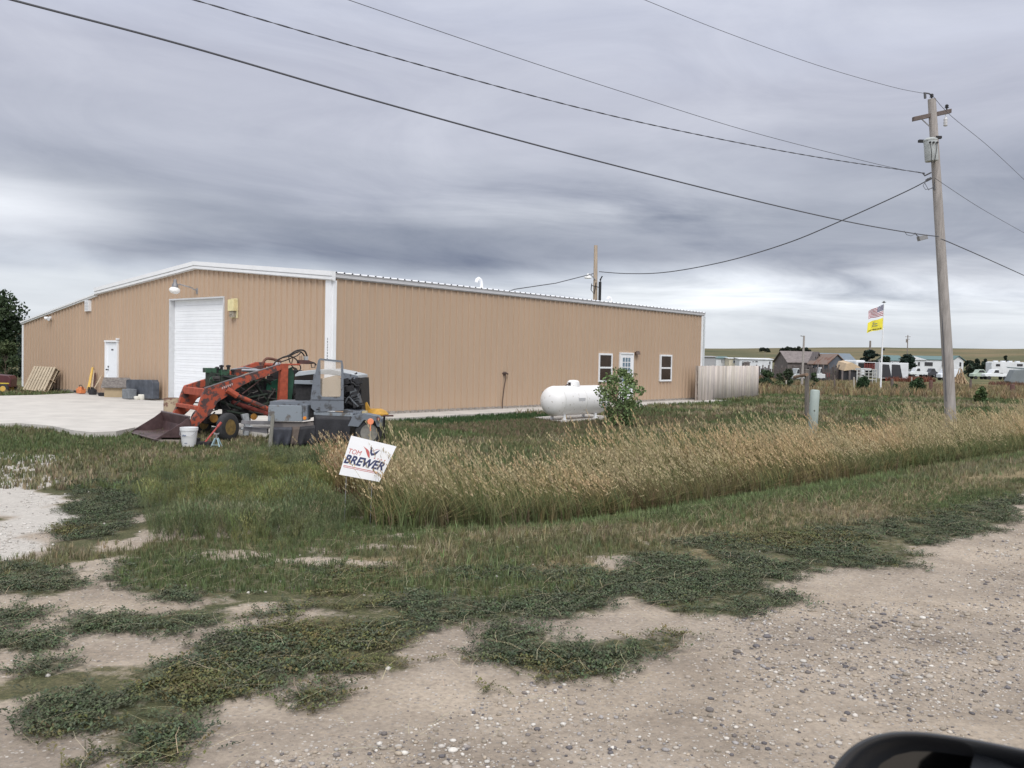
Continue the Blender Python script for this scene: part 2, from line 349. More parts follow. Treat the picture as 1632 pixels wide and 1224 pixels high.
def ground_mat(name):
    m = bpy.data.materials.new(name); m.use_nodes = True; t = m.node_tree; bs = t.nodes['Principled BSDF']; bs.inputs['Roughness'].default_value = .95; bs.inputs['Specular IOR Level'].default_value = .15
    L = t.links.new
    def N(ty, **k):
        n = t.nodes.new(ty)
        for a, b in k.items(): setattr(n, a, b)
        return n
    geo = N('ShaderNodeNewGeometry')
    def noise(sc, det=6, ro=.6, dist=0, st=None):
        n = N('ShaderNodeTexNoise'); n.inputs['Scale'].default_value = sc; n.inputs['Detail'].default_value = det; n.inputs['Roughness'].default_value = ro; n.inputs['Distortion'].default_value = dist
        if st:
            mp = N('ShaderNodeMapping'); mp.inputs['Scale'].default_value = st; L(geo.outputs['Position'], mp.inputs[0]); L(mp.outputs[0], n.inputs['Vector'])
        else: L(geo.outputs['Position'], n.inputs['Vector'])
        return n.outputs[0]
    def ramp(v, *st):
        r = N('ShaderNodeValToRGB'); L(v, r.inputs[0]); e = r.color_ramp.elements
        while len(e) > 1: e.remove(e[-1])
        e[0].position = st[0][0]; e[0].color = (*st[0][1], 1)
        for p, c in st[1:]: q = e.new(p); q.color = (*c, 1)
        return r.outputs[0]
    def mixc(f, a, b, mode='MIX'):
        n = N('ShaderNodeMix', data_type='RGBA', blend_type=mode)
        if isinstance(f, (int, float)): n.inputs[0].default_value = f
        else: L(f, n.inputs[0])
        for i, v in ((6, a), (7, b)):
            if isinstance(v, tuple): n.inputs[i].default_value = (*v, 1)
            else: L(v, n.inputs[i])
        return n.outputs[2]
    at = N('ShaderNodeAttribute', attribute_name='col'); sep = N('ShaderNodeSeparateColor'); L(at.outputs[0], sep.inputs[0])
    dirt = ramp(noise(1.4, 7, .6), (.35, (.285, .240, .195)), (.65, (.41, .35, .288)))
    dirt = mixc(.75, dirt, ramp(noise(30, 8, .7), (.3, (.6, .6, .6)), (.5, (.95, .95, .95)), (.72, (1.28, 1.26, 1.23))), 'MULTIPLY')
    rt = N('ShaderNodeMapping'); rt.inputs['Rotation'].default_value = (0, 0, -.73); rt.inputs['Scale'].default_value = (.16, 1.1, 1); L(geo.outputs['Position'], rt.inputs[0]); rn = N('ShaderNodeTexNoise'); rn.inputs['Scale'].default_value = 1; rn.inputs['Detail'].default_value = 5; L(rt.outputs[0], rn.inputs['Vector'])
    dirt = mixc(.8, dirt, ramp(rn.outputs[0], (.3, (.78, .78, .79)), (.5, (.98, .97, .96)), (.7, (1.14, 1.12, 1.08))), 'MULTIPLY')
    # pebbles pressed into the dirt
    vo = N('ShaderNodeTexVoronoi'); vo.inputs['Scale'].default_value = 42; L(geo.outputs['Position'], vo.inputs['Vector'])
    vs = N('ShaderNodeSeparateColor'); L(vo.outputs['Color'], vs.inputs[0])
    peb = N('ShaderNodeMath', operation='LESS_THAN'); L(vo.outputs['Distance'], peb.inputs[0]); peb.inputs[1].default_value = .36
    pick = N('ShaderNodeMath', operation='GREATER_THAN'); L(vs.outputs[0], pick.inputs[0]); pick.inputs[1].default_value = .55
    pm = N('ShaderNodeMath', operation='MULTIPLY'); L(peb.outputs[0], pm.inputs[0]); L(pick.outputs[0], pm.inputs[1])
    dirt = mixc(pm.outputs[0], dirt, ramp(vs.outputs[1], (0, (.2, .18, .16)), (.4, (.34, .3, .26)), (.85, (.44, .40, .355)), (1, (.58, .54, .49))))
    white = mixc(.8, (.50, .47, .43), ramp(noise(18, 8, .7), (.3, (.7, .7, .7)), (.6, (1.05, 1.05, 1.05))), 'MULTIPLY')
    dirt = mixc(sep.outputs[2], dirt, white)
    soil = ramp(noise(2.2, 8, .65), (.3, (.060, .068, .036)), (.5, (.092, .092, .052)), (.7, (.15, .132, .082)))
    soil = mixc(.85, soil, ramp(noise(55, 8, .75), (.32, (.35, .38, .33)), (.5, (.95, .97, .9)), (.68, (1.9, 1.75, 1.5))), 'MULTIPLY')
    # farther out: pasture in drifts of green, olive and dry tan
    past = ramp(noise(.09, 9, .62, .4), (.32, (.062, .085, .036)), (.46, (.10, .108, .052)), (.58, (.17, .148, .078)), (.72, (.24, .19, .105)))
    past = mixc(.6, past, ramp(noise(2.5, 8, .75), (.3, (.55, .55, .55)), (.7, (1.35, 1.3, 1.25))), 'MULTIPLY')
    ln = N('ShaderNodeVectorMath', operation='LENGTH'); L(geo.outputs['Position'], ln.inputs[0])
    mr = N('ShaderNodeMapRange'); mr.inputs[1].default_value = 14; mr.inputs[2].default_value = 34; L(ln.outputs['Value'], mr.inputs[0])
    turf = mixc(mr.outputs[0], soil, past)
    hill = ramp(noise(.011, 9, .6, .5), (.35, (.085, .092, .05)), (.5, (.135, .122, .068)), (.65, (.195, .15, .09)))
    hill = mixc(.55, hill, ramp(noise(.08, 8, .7, 0, (1, .25, 1)), (.3, (.65, .68, .65)), (.7, (1.25, 1.2, 1.15))), 'MULTIPLY')
    mr2 = N('ShaderNodeMapRange'); mr2.inputs[1].default_value = 260; mr2.inputs[2].default_value = 520; L(ln.outputs['Value'], mr2.inputs[0])
    turf = mixc(mr2.outputs[0], turf, hill)
    strawc = ramp(noise(9, 8, .7), (.3, (.14, .115, .068)), (.6, (.33, .255, .15)))
    sf = N('ShaderNodeMath', operation='MULTIPLY'); L(sep.outputs[1], sf.inputs[0]); sf.inputs[1].default_value = .75
    turf = mixc(sf.outputs[0], turf, strawc)
    # the worn edge is broken up finely
    ed = N('ShaderNodeMath', operation='ADD'); L(sep.outputs[0], ed.inputs[0]); e2 = N('ShaderNodeMath', operation='MULTIPLY_ADD'); L(noise(9, 7, .7), e2.inputs[0]); e2.inputs[1].default_value = 1.1; e2.inputs[2].default_value = -.55
    L(e2.outputs[0], ed.inputs[1])
    er = N('ShaderNodeMapRange'); er.inputs[1].default_value = .32; er.inputs[2].default_value = .62; L(ed.outputs[0], er.inputs[0])
    L(mixc(er.outputs[0], turf, dirt), bs.inputs['Base Color'])
    bp = N('ShaderNodeBump'); bp.inputs['Strength'].default_value = .8; bp.inputs['Distance'].default_value = .02
    ad = N('ShaderNodeMath', operation='MULTIPLY_ADD'); L(pm.outputs[0], ad.inputs[0]); ad.inputs[1].default_value = .25; L(noise(22, 8, .7), ad.inputs[2]); L(ad.outputs[0], bp.inputs['Height'])
    L(bp.outputs[0], bs.inputs['Normal']); return m
GM = ground_mat('ground_turf_and_dirt')
fcent = (XX[:-1, :-1]+XX[1:, 1:])/2, (YY[:-1, :-1]+YY[1:, 1:])/2
fn, ft = NT(*fcent)
roadf = (fn < 3.75 + .35*fbm(fcent[0]*.9, fcent[1]*.9, 21, 4)).ravel() & (fcent[1].ravel() < 400)
drvf = inpoly(fcent[0], fcent[1], BARE[0], .35, 1.1, 31).ravel() & ~roadf
def sub(name, sel):
    f = GF[sel]; u, inv = np.unique(f, return_inverse=True)
    o = npmesh(name, GV[u], inv.reshape(f.shape), GM, mk.reshape(-1, 3)[u]); o.data.shade_smooth(); o['kind'] = 'structure'; return o
sub('gravel_road', roadf); sub('gravel_driveway', drvf); sub('ground', ~roadf & ~drvf)

# ------------------------------------------------------------------ concrete
M_conc = mat('pale_concrete', (.50, .475, .44), .9, var=.14, scale=1.1, bump=.25, bscale=60)
drv = [G(x, y, 0) for x, y in [(-160, 634), (-160, 674), (0, 674.5), (32, 674), (81, 678), (118, 685.6), (147, 688.5), (185, 687), (215, 681), (300, 679), (345, 680.5), (380, 686), (430, 688), (505, 686), (545, 680), (566, 672)]]
s0 = BC + BN*0.0; 
drv += [BC-BU*.001+BN*.0, BC+BN*16.5, G(60, 629.3, 0)]
b = MB(); b.prism([Vector((p.x, p.y, -.3)) for p in drv], (0, 0, .297)); b.build('concrete_drive', M_conc, kind='structure')
b = MB(); wq = -BN*1.45
w0 = BC+BU*1.2; b.prism([Vector((p.x, p.y, -.17)) for p in (w0+wq, BC+BU*22.95+wq, BC+BU*22.95+BN*.05, w0+BN*.05)], (0, 0, .145)); b.build('concrete_path', M_conc, kind='structure')

# ================================================================== SHOP BUILDING
EAVE, RIDGE, STEP, LOW, RS_, WM, WT, LL = 4.26, 4.96, 4.28, 3.0, 7.594, 15.24, 22.86, 22.86
M_tan = mat('tan_steel_siding', (.452, .335, .240), .55, var=.035, scale=.7, stretch=(1, 1, .3), spec=.35)
M_white = mat('white_steel_trim', (.78, .79, .80), .45, var=.04, scale=3)
M_roof = mat('white_steel_roof', (.74, .75, .77), .45, var=.05, scale=2)
M_grey = mat('grey_eave_trim', (.52, .52, .53), .5, var=.06, scale=3)
M_dark = mat('black_foam', (.02, .02, .022), .8)
M_glass = mat('dark_window_glass', (.030, .019, .014), .12, var=.3, scale=2, spec=.4)
M_base = mat('pebbled_footing', (.3, .27, .24), .95, var=.5, scale=14, bump=.5)
shop = thing('metal_building', 'long tan steel shop building with white trim, lean-to and white overhead door', 'building', BC)
OUTL, OUTG = -BN, -BU     # outward of the long wall, outward of the gable wall
def corrug(mb, org, along, out, s0, s1, ztop, zbot, per=.3048, dep=.048):
    """ribbed steel sheet from s0 to s1; ztop/zbot may be functions of s"""
    ss = [(s0, 0)]; k = math.floor(s0/per)
    while k*per < s1+per:
        c = k*per+.15
        for ds, d in ((-.035, 0), (-.02, dep), (.02, dep), (.035, 0)):
            if s0+.004 < c+ds < s1-.004: ss.append((c+ds, d))
        k += 1
    ss.append((s1, 0)); ft = ztop if callable(ztop) else (lambda s: ztop); fb = zbot if callable(zbot) else (lambda s: zbot)
    vs = []
    for s, d in ss:
        p = org+along*s+out*d; vs += [(p.x, p.y, fb(s)), (p.x, p.y, ft(s))]
    mb.add(vs, [(2*i, 2*i+2, 2*i+3, 2*i+1) for i in range(len(ss)-1)])
def gtop(s):
    if s <= RS_: return EAVE-.1+(RIDGE-EAVE)*s/RS_
    if s <= WM: return RIDGE-.1-(RIDGE-STEP)*(s-RS_)/(WM-RS_)
    return STEP-.22-(STEP-.2-LOW)*(s-WM)/(WT-WM)
GX1, GX0, GTZ = 5.864, 9.446, 3.69; MX1, MX0, MTZ = 13.468, 14.535, 2.149
b = MB(); B0 = .04
for s0_, s1_, zb in ((.2, GX1, B0), (GX1, GX0, GTZ), (GX0, MX1, B0), (MX1, MX0, MTZ), (MX0, WM, B0), (WM, WT-.1, B0)):
    cuts = [s0_]+([RS_] if s0_ < RS_ < s1_ else [])+[s1_]
    for a, c in zip(cuts[:-1], cuts[1:]): corrug(b, BC, BN, OUTG, a, c, gtop, zb)
b.build('gable_wall', M_tan, shop)
b = MB(); corrug(b, BC, BU, OUTL, .1, LL-.12, EAVE-.08, .05); b.build('side_wall', M_tan, shop)
b = MB(); corrug(b, BC+BU*LL, BN, BU, 0, WM, gtop, .05); corrug(b, BC+BN*WM, BU, BN, 0, LL, STEP-.1, .05)
b.build('rear_wall', M_tan, shop)
b = MB(); corrug(b, BC+BN*WT, BU, BN, 0, 12, LOW-.05, .05); corrug(b, BC+BU*12+BN*WM, BN, BU, 0, WT-WM, lambda s: gtop(s+WM), .05); b.build('lean_to_wall', M_tan, shop)
b = MB(); b.box(BC+BU*LL/2-BN*.012+Vector((0, 0, 0)), LL-.1, .02, .13, BU, BN); b.box(BC+BN*3+BU*(-.01)+Vector((0, 0, .01)), 5.6, .02, .1, BN, BU); b.box(BC+BN*11.4-BU*.01+Vector((0, 0, .01)), 4, .02, .1, BN, BU); b.box(BC+BN*18.7-BU*.01+Vector((0, 0, .0)), 8.2, .02, .16, BN, BU)
b.build('footing', M_base, shop)
# roofs: ribs run down the slope
def roofsheet(mb, e0, e1, r0, r1, length, per=.3048):
    """e0->e1 eave line, r0->r1 ridge line"""
    n = int(length/per); rows = []
    for k in range(n+1):
        for ds, d in ((-.04, 0), (-.02, .035), (.02, .035), (.04, 0)):
            f = (k*per+.15+ds)/length
            if f > 1: continue
            rows.append((e0.lerp(e1, f)+Vector((0, 0, d)), r0.lerp(r1, f)+Vector((0, 0, d))))
    vs = [p for ab in rows for p in ab]; mb.add(vs, [(2*i, 2*i+2, 2*i+3, 2*i+1) for i in range(len(rows)-1)])
Z = lambda z: Vector((0, 0, z))
OV = .13
b = MB(); A0 = BC-BU*.12; A1 = BC+BU*(LL+.12)
roofsheet(b, A0-BN*OV+Z(EAVE+.005), A1-BN*OV+Z(EAVE+.005), A0+BN*RS_+Z(RIDGE), A1+BN*RS_+Z(RIDGE), LL+.24)
roofsheet(b, A0+BN*(WM+.08)+Z(STEP), A1+BN*(WM+.08)+Z(STEP), A0+BN*RS_+Z(RIDGE), A1+BN*RS_+Z(RIDGE), LL+.24)
for q in (-1, 1): b.box(BC+BU*LL/2+BN*(RS_+q*.13)+Z(RIDGE+.03-.0), LL+.3, .28, .012, BU, (BN*1-Z(q*.092)).normalized(), (BN*q*.092+Z(1)).normalized())
b.build('roof', M_roof, shop)
b = MB(); roofsheet(b, BC-BU*.1+BN*(WT+.06)+Z(LOW), BC+BU*12.1+BN*(WT+.06)+Z(LOW), BC-BU*.1+BN*WM+Z(STEP-.2), BC+BU*12.1+BN*WM+Z(STEP-.2), 12.2); b.build('lean_to_roof', M_roof, shop)
b = MB(); n_ = int((LL+.24)/.3048); q_ = A0-BN*(OV-.004)+Z(EAVE+.002); prof_ = []
for k in range(n_):
    for ds, d in ((-.036, 0), (-.018, .031), (.018, .031), (.036, 0)): prof_.append((k*.3048+.15+ds, d))
for (s_a, d_a), (s_b, d_b) in zip(prof_[:-1], prof_[1:]):
    o_a, o_b = q_+BU*s_a, q_+BU*s_b; b.add([o_a-Z(.006), o_b-Z(.006), o_b+Z(d_b), o_a+Z(d_a)], [(0, 1, 2, 3)])
b.build('rib_closure', M_dark, shop)
b = MB()
for (z, h_, o_) in ((EAVE-.012, .018, .125), (EAVE-.075, .108, .105), (EAVE-.145, .03, .06)):
    b.box(BC+BU*LL/2-BN*(o_/2)+Z(z), LL+.2, o_, h_, BU, BN)
b.build('eave_trim', M_grey, shop)
b = MB()
def rake(mb, s0, z0, s1, z1, layers):
    for dz0, dz1, o in layers:
        a = BC+BN*s0; c = BC+BN*s1
        mb.prism([a+Z(z0+dz0), c+Z(z1+dz0), c+Z(z1+dz1), a+Z(z0+dz1)], -BU*o)
lay = ((-.09, .05, .17), (-.115, -.092, .13), (-.20, -.117, .15), (-.225, -.202, .10))
rake(b, -OV, EAVE-.01, RS_, RIDGE, lay); rake(b, RS_, RIDGE, WM+.08, STEP+.0, lay); b.build('rake_trim', M_white, shop)
b = MB(); rake(b, WM+.1, STEP-.2, WT+.08, LOW, ((-.03, .04, .14), (-.09, -.032, .10))); b.build('lean_to_trim', M_white, shop)
b = MB(); b.box(BC+BN*.13-BU*.03+Z((EAVE-.2)/2+.02), .26, .07, EAVE-.25, BN, BU); b.box(BC+BU*.05-BN*.03+Z((EAVE-.2)/2+.02), .115, .067, EAVE-.28, BU, BN); b.build('corner_trim', M_white, shop)
b = MB(); b.box(BC+BU*(LL-.09)-BN*.035+Z((EAVE-.15)/2+.02), .17, .08, EAVE-.25, BU, BN); b.build('corner_trim', M_white, shop)
b = MB(); b.box(BC+BU*(LL+.12)+BN*.02+Z((EAVE-.15)/2+.02), .12, .2, EAVE-.25, BU, BN); b.build('downspout', mat('pale_downspout', (.6, .63, .64), .5, var=.05), shop)
b = MB(); b.box(BC+BN*(WT-.05)-BU*.03+Z((LOW-.1)/2), .15, .08, LOW-.12, BN, BU); b.build('corner_trim', M_white, shop)
b = MB(); b.box(BC+BU*.2-BN*.036+Z(1.85), .012, .004, .0, BU, BN)
# house number marks, stacked down the corner trim
for k, w_ in enumerate((.034, .03, .036, .034, .038, .036, .05, .05)):
    nb = MB()
    c = BC+BN*.125-BU*.0665+Z(2.30-k*.085)
    nb.box(c+Z(.02), w_, .003, .012, BN, BU); nb.box(c-BN*w_*.3, .012, .0032, .05, BN, BU); nb.box(c-Z(.022), w_, .0028, .012, BN, BU)
    if k % 2: nb.box(c+BN*w_*.3+Z(.004), .012, .0036, .03, BN, BU)
    nb.build('number_mark', M_dark, shop)
# overhead door
gd = MB(); per = (GTZ-.02)/18
for k in range(18):
    z0 = .02+k*per
    gd.prism([BC+BN*GX1+BU*.16+Z(z0), BC+BN*GX1+BU*.16+Z(z0+per-.012), BC+BN*GX1+BU*.175+Z(z0+per), BC+BN*GX1+BU*.2+Z(z0+per), BC+BN*GX1+BU*.2+Z(z0)], BN*(GX0-GX1))
    gd.box(BC+BN*(GX1+GX0)/2+BU*.158+Z(z0+per*.5), GX0-GX1-.3, .012, .03, BN, BU)
door = gd.build('garage_door', mat('white_door_panel', (.82, .84, .86), .5, var=.03, scale=4), shop)
b = MB(); zc = (GTZ)/2
b.box(BC+BN*(GX0+.01)+BU*.07+Z(zc), .05, .23, GTZ, BN, BU); b.box(BC+BN*(GX1-.01)+BU*.07+Z(zc), .05, .23, GTZ, BN, BU); b.box(BC+BN*(GX0+GX1)/2+BU*.068+Z(GTZ+.02), GX0-GX1+.07, .24, .05, BN, BU)
b.build('door_frame', mat('pale_grey_jamb', (.56, .57, .58), .5, var=.05), shop)
# service door on the gable wall
b = MB(); md = BC+BN*(MX0+MX1)/2
b.box(md+BU*.03+Z(MTZ/2), MX0-MX1-.1, .05, MTZ-.06, BN, BU); sdoor = b.build('service_door', mat('white_service_door', (.80, .83, .86), .45, var=.03), shop)
b = MB(); b.box(BC+BN*(MX0-.02)-BU*.01+Z(MTZ/2+.02), .07, .1, MTZ+.02, BN, BU); b.box(BC+BN*(MX1+.02)-BU*.01+Z(MTZ/2+.02), .07, .1, MTZ+.02, BN, BU); b.box(md-BU*.012+Z(MTZ+.02), MX0-MX1+.1, .12, .07, BN, BU); b.build('frame', M_white, sdoor)
b = MB(); hp = BC+BN*(MX0-.2)-BU*.01+Z(1.02); b.lathe(hp, [(.03, 0), (.03, .02), (.012, .03), (.012, .05), (.032, .06), (.03, .09), (.0, .095)], -BU, 12); b.box(hp+Z(.12), .04, .03, .07, BN, BU); b.build('handle', M_dark, sdoor, smooth=True)
b = MB(); b.box(md-BU*.0+Z(1.83), .17, .012, .06, BN, BU); b.build('name_plate', mat('dark_plate', (.1, .1, .11)), sdoor)
def gp(px, py): return PL(px, py, BC, BU)
def lp(px, py): return PL(px, py, BC, BN)
# gable fittings
m_lamp = mat('galvanised_fixture', (.35, .35, .36), .45, .6); m_lens = mat('white_lamp_bowl', (.82, .82, .80), .35)
a = gp(315, 464); b = MB(); e_ = PL(279, 456.5, BC-BU*1.0, BU)
pts = [a, a-BU*.25+Z(.12)+BN*.05, a-BU*.6+Z(.2)+BN*.15, e_+Z(.03)]
b.tube(pts, .022, 8); b.box(a, .14, .05, .2, BN, BU); lamp = b.build('wall_lamp', m_lamp, shop)
b = MB(); b.lathe(e_+Z(.05), [(.0, .2), (.05, .19), (.06, .08), (.1, .02), (.11, -.08)], (0, 0, 1), 16); b.build('lamp_housing', mat('lamp_grey', (.22, .22, .23), .5, .4), lamp, smooth=True)
b = MB(); b.lathe(e_+Z(-.04), [(.08, .03), (.16, -.03), (.185, -.08), (.18, -.13), (.11, -.2), (.0, -.22)], (0.15, 0, 1), 20); b.build('lamp_shade', m_lens, lamp, smooth=True)
a = gp(142.5, 487.5); b = MB(); b.box(a-BU*.06, .36, .12, .45, BN, BU)
vent = b.build('louvre_vent', M_white, shop); b = MB()
for k in range(6): b.box(a-BU*.125+Z(-.16+k*.064), .29, .012, .022, BN, (BU+Z(.5)).normalized())
b.build('louvre', M_grey, vent)
a = gp(83, 507); b = MB(); b.box(a-BU*.05, .14, .1, .14, BN, BU); b.lathe(a-BU*.1+BN*.12+Z(.02), [(.04, 0), (.08, .12), (.085, .16), (.0, .17)], (-BU+BN*.6-Z(.4)).normalized(), 12); b.lathe(a-BU*.1-BN*.1, [(.04, 0), (.08, .12), (.085, .16), (.0, .17)], (-BU-BN*.6-Z(.4)).normalized(), 12); b.build('flood_light', M_white, shop, smooth=True)
a = gp(189.5, 540.5); b = MB(); b.box(a-BU*.05, .14, .1, .07, BN, BU); b.build('door_sensor', M_white, shop, bevel=.01)
# long-wall fittings
def win(px0, px1, py0, py1):
    A = lp(px0, py0); B = lp(px1, py1); s0 = (A-BC).dot(BU); s1 = (B-BC).dot(BU); z1 = A.z; z0 = B.z; c = BC+BU*(s0+s1)/2-BN*.04+Z((z0+z1)/2); w = s1-s0; h = z1-z0; t = .075
    f = MB(); f.box(c+BU*(w/2-t/2), t, .09, h, BU, BN); f.box(c-BU*(w/2-t/2), t, .09, h, BU, BN); f.box(c+Z(h/2-t/2), w-2*t, .088, t, BU, BN); f.box(c-Z(h/2-t/2), w-2*t, .1, t, BU, BN); f.box(c, w-2*t, .07, .07, BU, BN)
    o = f.build('window', M_white, shop); g = MB(); g.box(c-BN*.012, w-2*t+.01, .015, h-2*t+.01, BU, BN); g.build('pane', M_glass, o)
win(952.6, 973, 562.8, 608.4); win(1050.8, 1068, 565, 607.4)
A = lp(987, 563.8); B = lp(1006.2, 563.8); s0 = (A-BC).dot(BU); s1 = (B-BC).dot(BU); H = A.z; w = s1-s0; c = BC+BU*(s0+s1)/2-BN*.03
f = MB(); f.box(c+Z(H/2), w, .06, H, BU, BN); gdn = f.build('glazed_door', M_white, shop)
f = MB(); 
for sx in (-1, 1): f.box(c+BU*sx*(w/2+.03)-BN*.02+Z(H/2), .06, .1, H+.04, BU, BN)
f.box(c+Z(H+.03)-BN*.02, w+.12, .1, .06, BU, BN); f.build('frame', M_white, gdn)
f = MB(); gz0, gz1 = .42*H, .93*H; gw = w*.68
f.box(c-BN*.032+Z((gz0+gz1)/2), gw, .008, gz1-gz0, BU, BN); f.build('pane', mat('pale_door_glass', (.13, .2, .26), .1, spec=.8), gdn)
f = MB()
for k in range(4): f.box(c-BN*.04+BU*(-gw/2+k*gw/3)+Z((gz0+gz1)/2), .03, .012, gz1-gz0, BU, BN)
for k in range(6): f.box(c-BN*.041+Z(gz0+k*(gz1-gz0)/5), gw, .012, .03, BU, BN)
f.build('muntins', M_white, gdn)
a = lp(1012.5, 563); b = MB(); b.box(a-BN*.04, .08, .08, .12, BU, BN); b.lathe(a-BN*.14+BU*.06, [(.03, .1), (.05, .06), (.09, -.05), (.0, -.06)], (0, 0, 1), 12); b.lathe(a-BN*.14-BU*.08, [(.03, .1), (.05, .06), (.08, -.05), (.0, -.06)], (0, 0, 1), 12); b.build('porch_lamp', mat('brown_lamp', (.1, .065, .05), .5), shop, smooth=True)
a = lp(802, 597); b = MB(); b.box(a-BN*.05+Z(.03), .1, .1, .16, BU, BN); b.tube([a-BN*.06-BU*.12+Z(.05), a-BN*.14+Z(.07), a-BN*.12+BU*.12+Z(.02)], .03, 8); b.build('hose_tap', mat('dark_rusty_fitting', (.09, .06, .05), .7), shop)
b = MB(); ft_ = lp(798, 652); 
b.tube([a-BN*.1, a-BN*.12-Z(.15), a-BN*.1-Z(.5)-BU*.06, a-BN*.09-Z(1.0)-BU*.12, ft_-BN*.08+Z(.03)], .02, 8)
solo(b.build('garden_hose', mat('brown_hose', (.10, .065, .045), .7), smooth=True), ft_-BN*.08, 'thin brown hose hanging from the tap on the long tan wall', 'hose')
a = lp(865, 627); b = MB(); b.box(a-BN*.04, .1, .08, .16, BU, BN); b.build('outlet_box', m_lamp, shop)
def rp_(s, q): # point on the front roof slope
    return BC+BU*s+BN*q+Z(EAVE+(RIDGE-EAVE)*q/RS_)
for (pxv, q, hh) in ((767, 1.6, .42), (974, 2.4, .3)):
    t_ = PL(pxv, 470, BC+BN*q, BN); s_ = (t_-BC).dot(BU); r0 = rp_(s_, q); b = MB()
    b.tube([r0, r0+Z(hh*.6), r0+Z(hh*.9)-BU*.06, r0+Z(hh)-BU*.16, r0+Z(hh*.88)-BU*.26, r0+Z(hh*.65)-BU*.29], .065, 12); b.lathe(r0, [(.14, 0), (.1, .05), (.065, .1)], (0, 0, 1), 12); b.build('roof_vent', M_white, shop, smooth=True)
# yellow bird box hung on the gable
a = gp(375.5, 491.5); t = thing('nest_box', 'weathered cream and yellow box hung on the tan gable beside the overhead door', 'box', a-BU*.05)
b = MB(); b.box(a-BU*.04, .38, .04, .66, BN, BU); b.build('back_board', mat('cream_board', (.62, .55, .34), .8, var=.2), t)
b = MB(); b.box(a-BU*.12+Z(.1), .36, .14, .38, BN, BU); b.build('box_front', mat('yellowed_board', (.68, .60, .33), .8, var=.15), t)
b = MB(); b.box(a-BU*.11-Z(.2), .24, .1, .2, BN, BU); b.box(a-BU*.17-Z(.17)+BN*.04, .08, .02, .1, BN, BU); b.build('nest', mat('grey_straw_nest', (.28, .25, .2), .95, var=.5, scale=25), t)
# ================================================================== PROPANE TANK
M_tank = mat('white_tank_paint', (.78, .77, .76), .42, col2=(.40, .36, .31), thr=.345, scale=11)
pc = [G(850, 667, -.1), G(899.7, 674, -.1), G(979, 666.4, -.1)]; p4 = pc[0]+pc[2]-pc[1]
b = MB(); b.prism([Vector((p.x, p.y, -.16)) for p in (*pc, p4)], (0, 0, .1)); b.build('tank_pad', M_conc, kind='structure')
tc_ = G(900.6, 669.5, -.06); tR = .47; tL = 3.0
ax = BU; tb = tc_ - ax*.62 + BN*.25; tb.z = 0
tt = thing('propane_tank', 'large white propane tank with rust specks lying on a concrete pad beside the shop', 'gas tank', (tb.x+ax.x*1.5, tb.y+ax.y*1.5, -.06))
cz = .10-.06+tR+.02; prof = []
for k in range(9): a = pi/2*k/8; prof.append((tR*sin(a), .36*(1-cos(a))))
for k in range(9): a = pi/2*(8-k)/8; prof.append((tR*sin(a), tL-.36+.36*cos(a)))
b = MB(); b.lathe(tb+Z(cz), prof, ax, 40); b.build('tank_shell', M_tank, tt, smooth=True)
for q in (.37, 1.5, 2.63):
    b = MB(); b.lathe(tb+Z(cz)+ax*(q-.02), [(tR-.01, 0), (tR+.004, .004), (tR+.004, .036), (tR-.01, .04)], ax, 40); b.build('weld_seam', mat('chalky_tank_paint', (.66, .65, .63), .6, var=.15, scale=8), tt, smooth=True)
b = MB(); b.box(tb+Z(cz+.05)+ax*1.2-BN*(tR-.004), .34, .012, .1, ax, BN); b.build('faded_label', mat('faded_grey_label', (.52, .52, .53), .6, var=.2, scale=30), tt)
b = MB(); dc = tb+ax*1.35+Z(cz+tR-.04); b.lathe(dc, [(.2, 0), (.205, .1), (.19, .17), (.13, .215), (.0, .225)], (0, 0, 1), 24); b.build('valve_dome', M_tank, tt, smooth=True)
b = MB(); b.box(dc-ax*.19+Z(.09), .05, .09, .1, ax, BN); b.build('dome_opening', M_dark, tt)
b = MB(); b.tube([dc-ax*.2+Z(.07), dc-ax*.34+Z(.08), dc-ax*.45+Z(.01)], .018, 8); b.build('gas_pipe', mat('dark_rusty_fitting', (0, 0, 0)), tt)
for q in (.62, 2.3):
    for w_ in (-1, 1):
        b = MB(); c = tb+ax*q+BN*w_*.24; b.prism([c-ax*.05+Z(-.07), c+ax*.05+Z(-.07), c+ax*.06+Z(.25), c-ax*.06+Z(.25)], BN*.05); b.box(c+Z(-.05)+BN*.02, .16, .1, .02, ax, BN); b.build('leg', M_white, tt)
# ================================================================== BOARD FENCE
fa = G(1111.5, 643, -.16); fb = G(1208.5, 635.5, -.16); fd = (fb-fa); fl = fd.length; fd.normalize(); fo = Vector((fd.y, -fd.x, 0))
M_board = mat('weathered_white_boards', (.60, .55, .505), .9, var=.16, scale=2.2, stretch=(3, 3, .5), bump=.2, attr=True)
fence = thing('board_fence', 'weathered whitish board fence running from the shop corner', 'fence', fa)
V = []; F = []; C = []; n_ = int(fl/.145)
mbf = MB(); cols = []
for k in range(n_):
    w_ = .132+R.uniform(-.006, .006); h_ = 1.80+R.uniform(-.015, .015)+ .03*k/n_; c = fa+fd*(.07+k*.145)+fo*R.uniform(0, .014)
    mbf.hexa([c-fd*w_/2-fo*.01+Z(.03), c+fd*w_/2-fo*.01+Z(.03), c+fd*w_/2+fo*.01+Z(.03), c-fd*w_/2+fo*.01+Z(.03)], [c-fd*w_/2-fo*.01+Z(h_), c+fd*w_/2-fo*.01+Z(h_), c+fd*w_/2+fo*.01+Z(h_-.01), c-fd*w_/2+fo*.01+Z(h_-.01)])
    g = R.uniform(.82, 1.14); cols += [(g, g*R.uniform(.96, 1.0), g*R.uniform(.92, 1.0))]*8
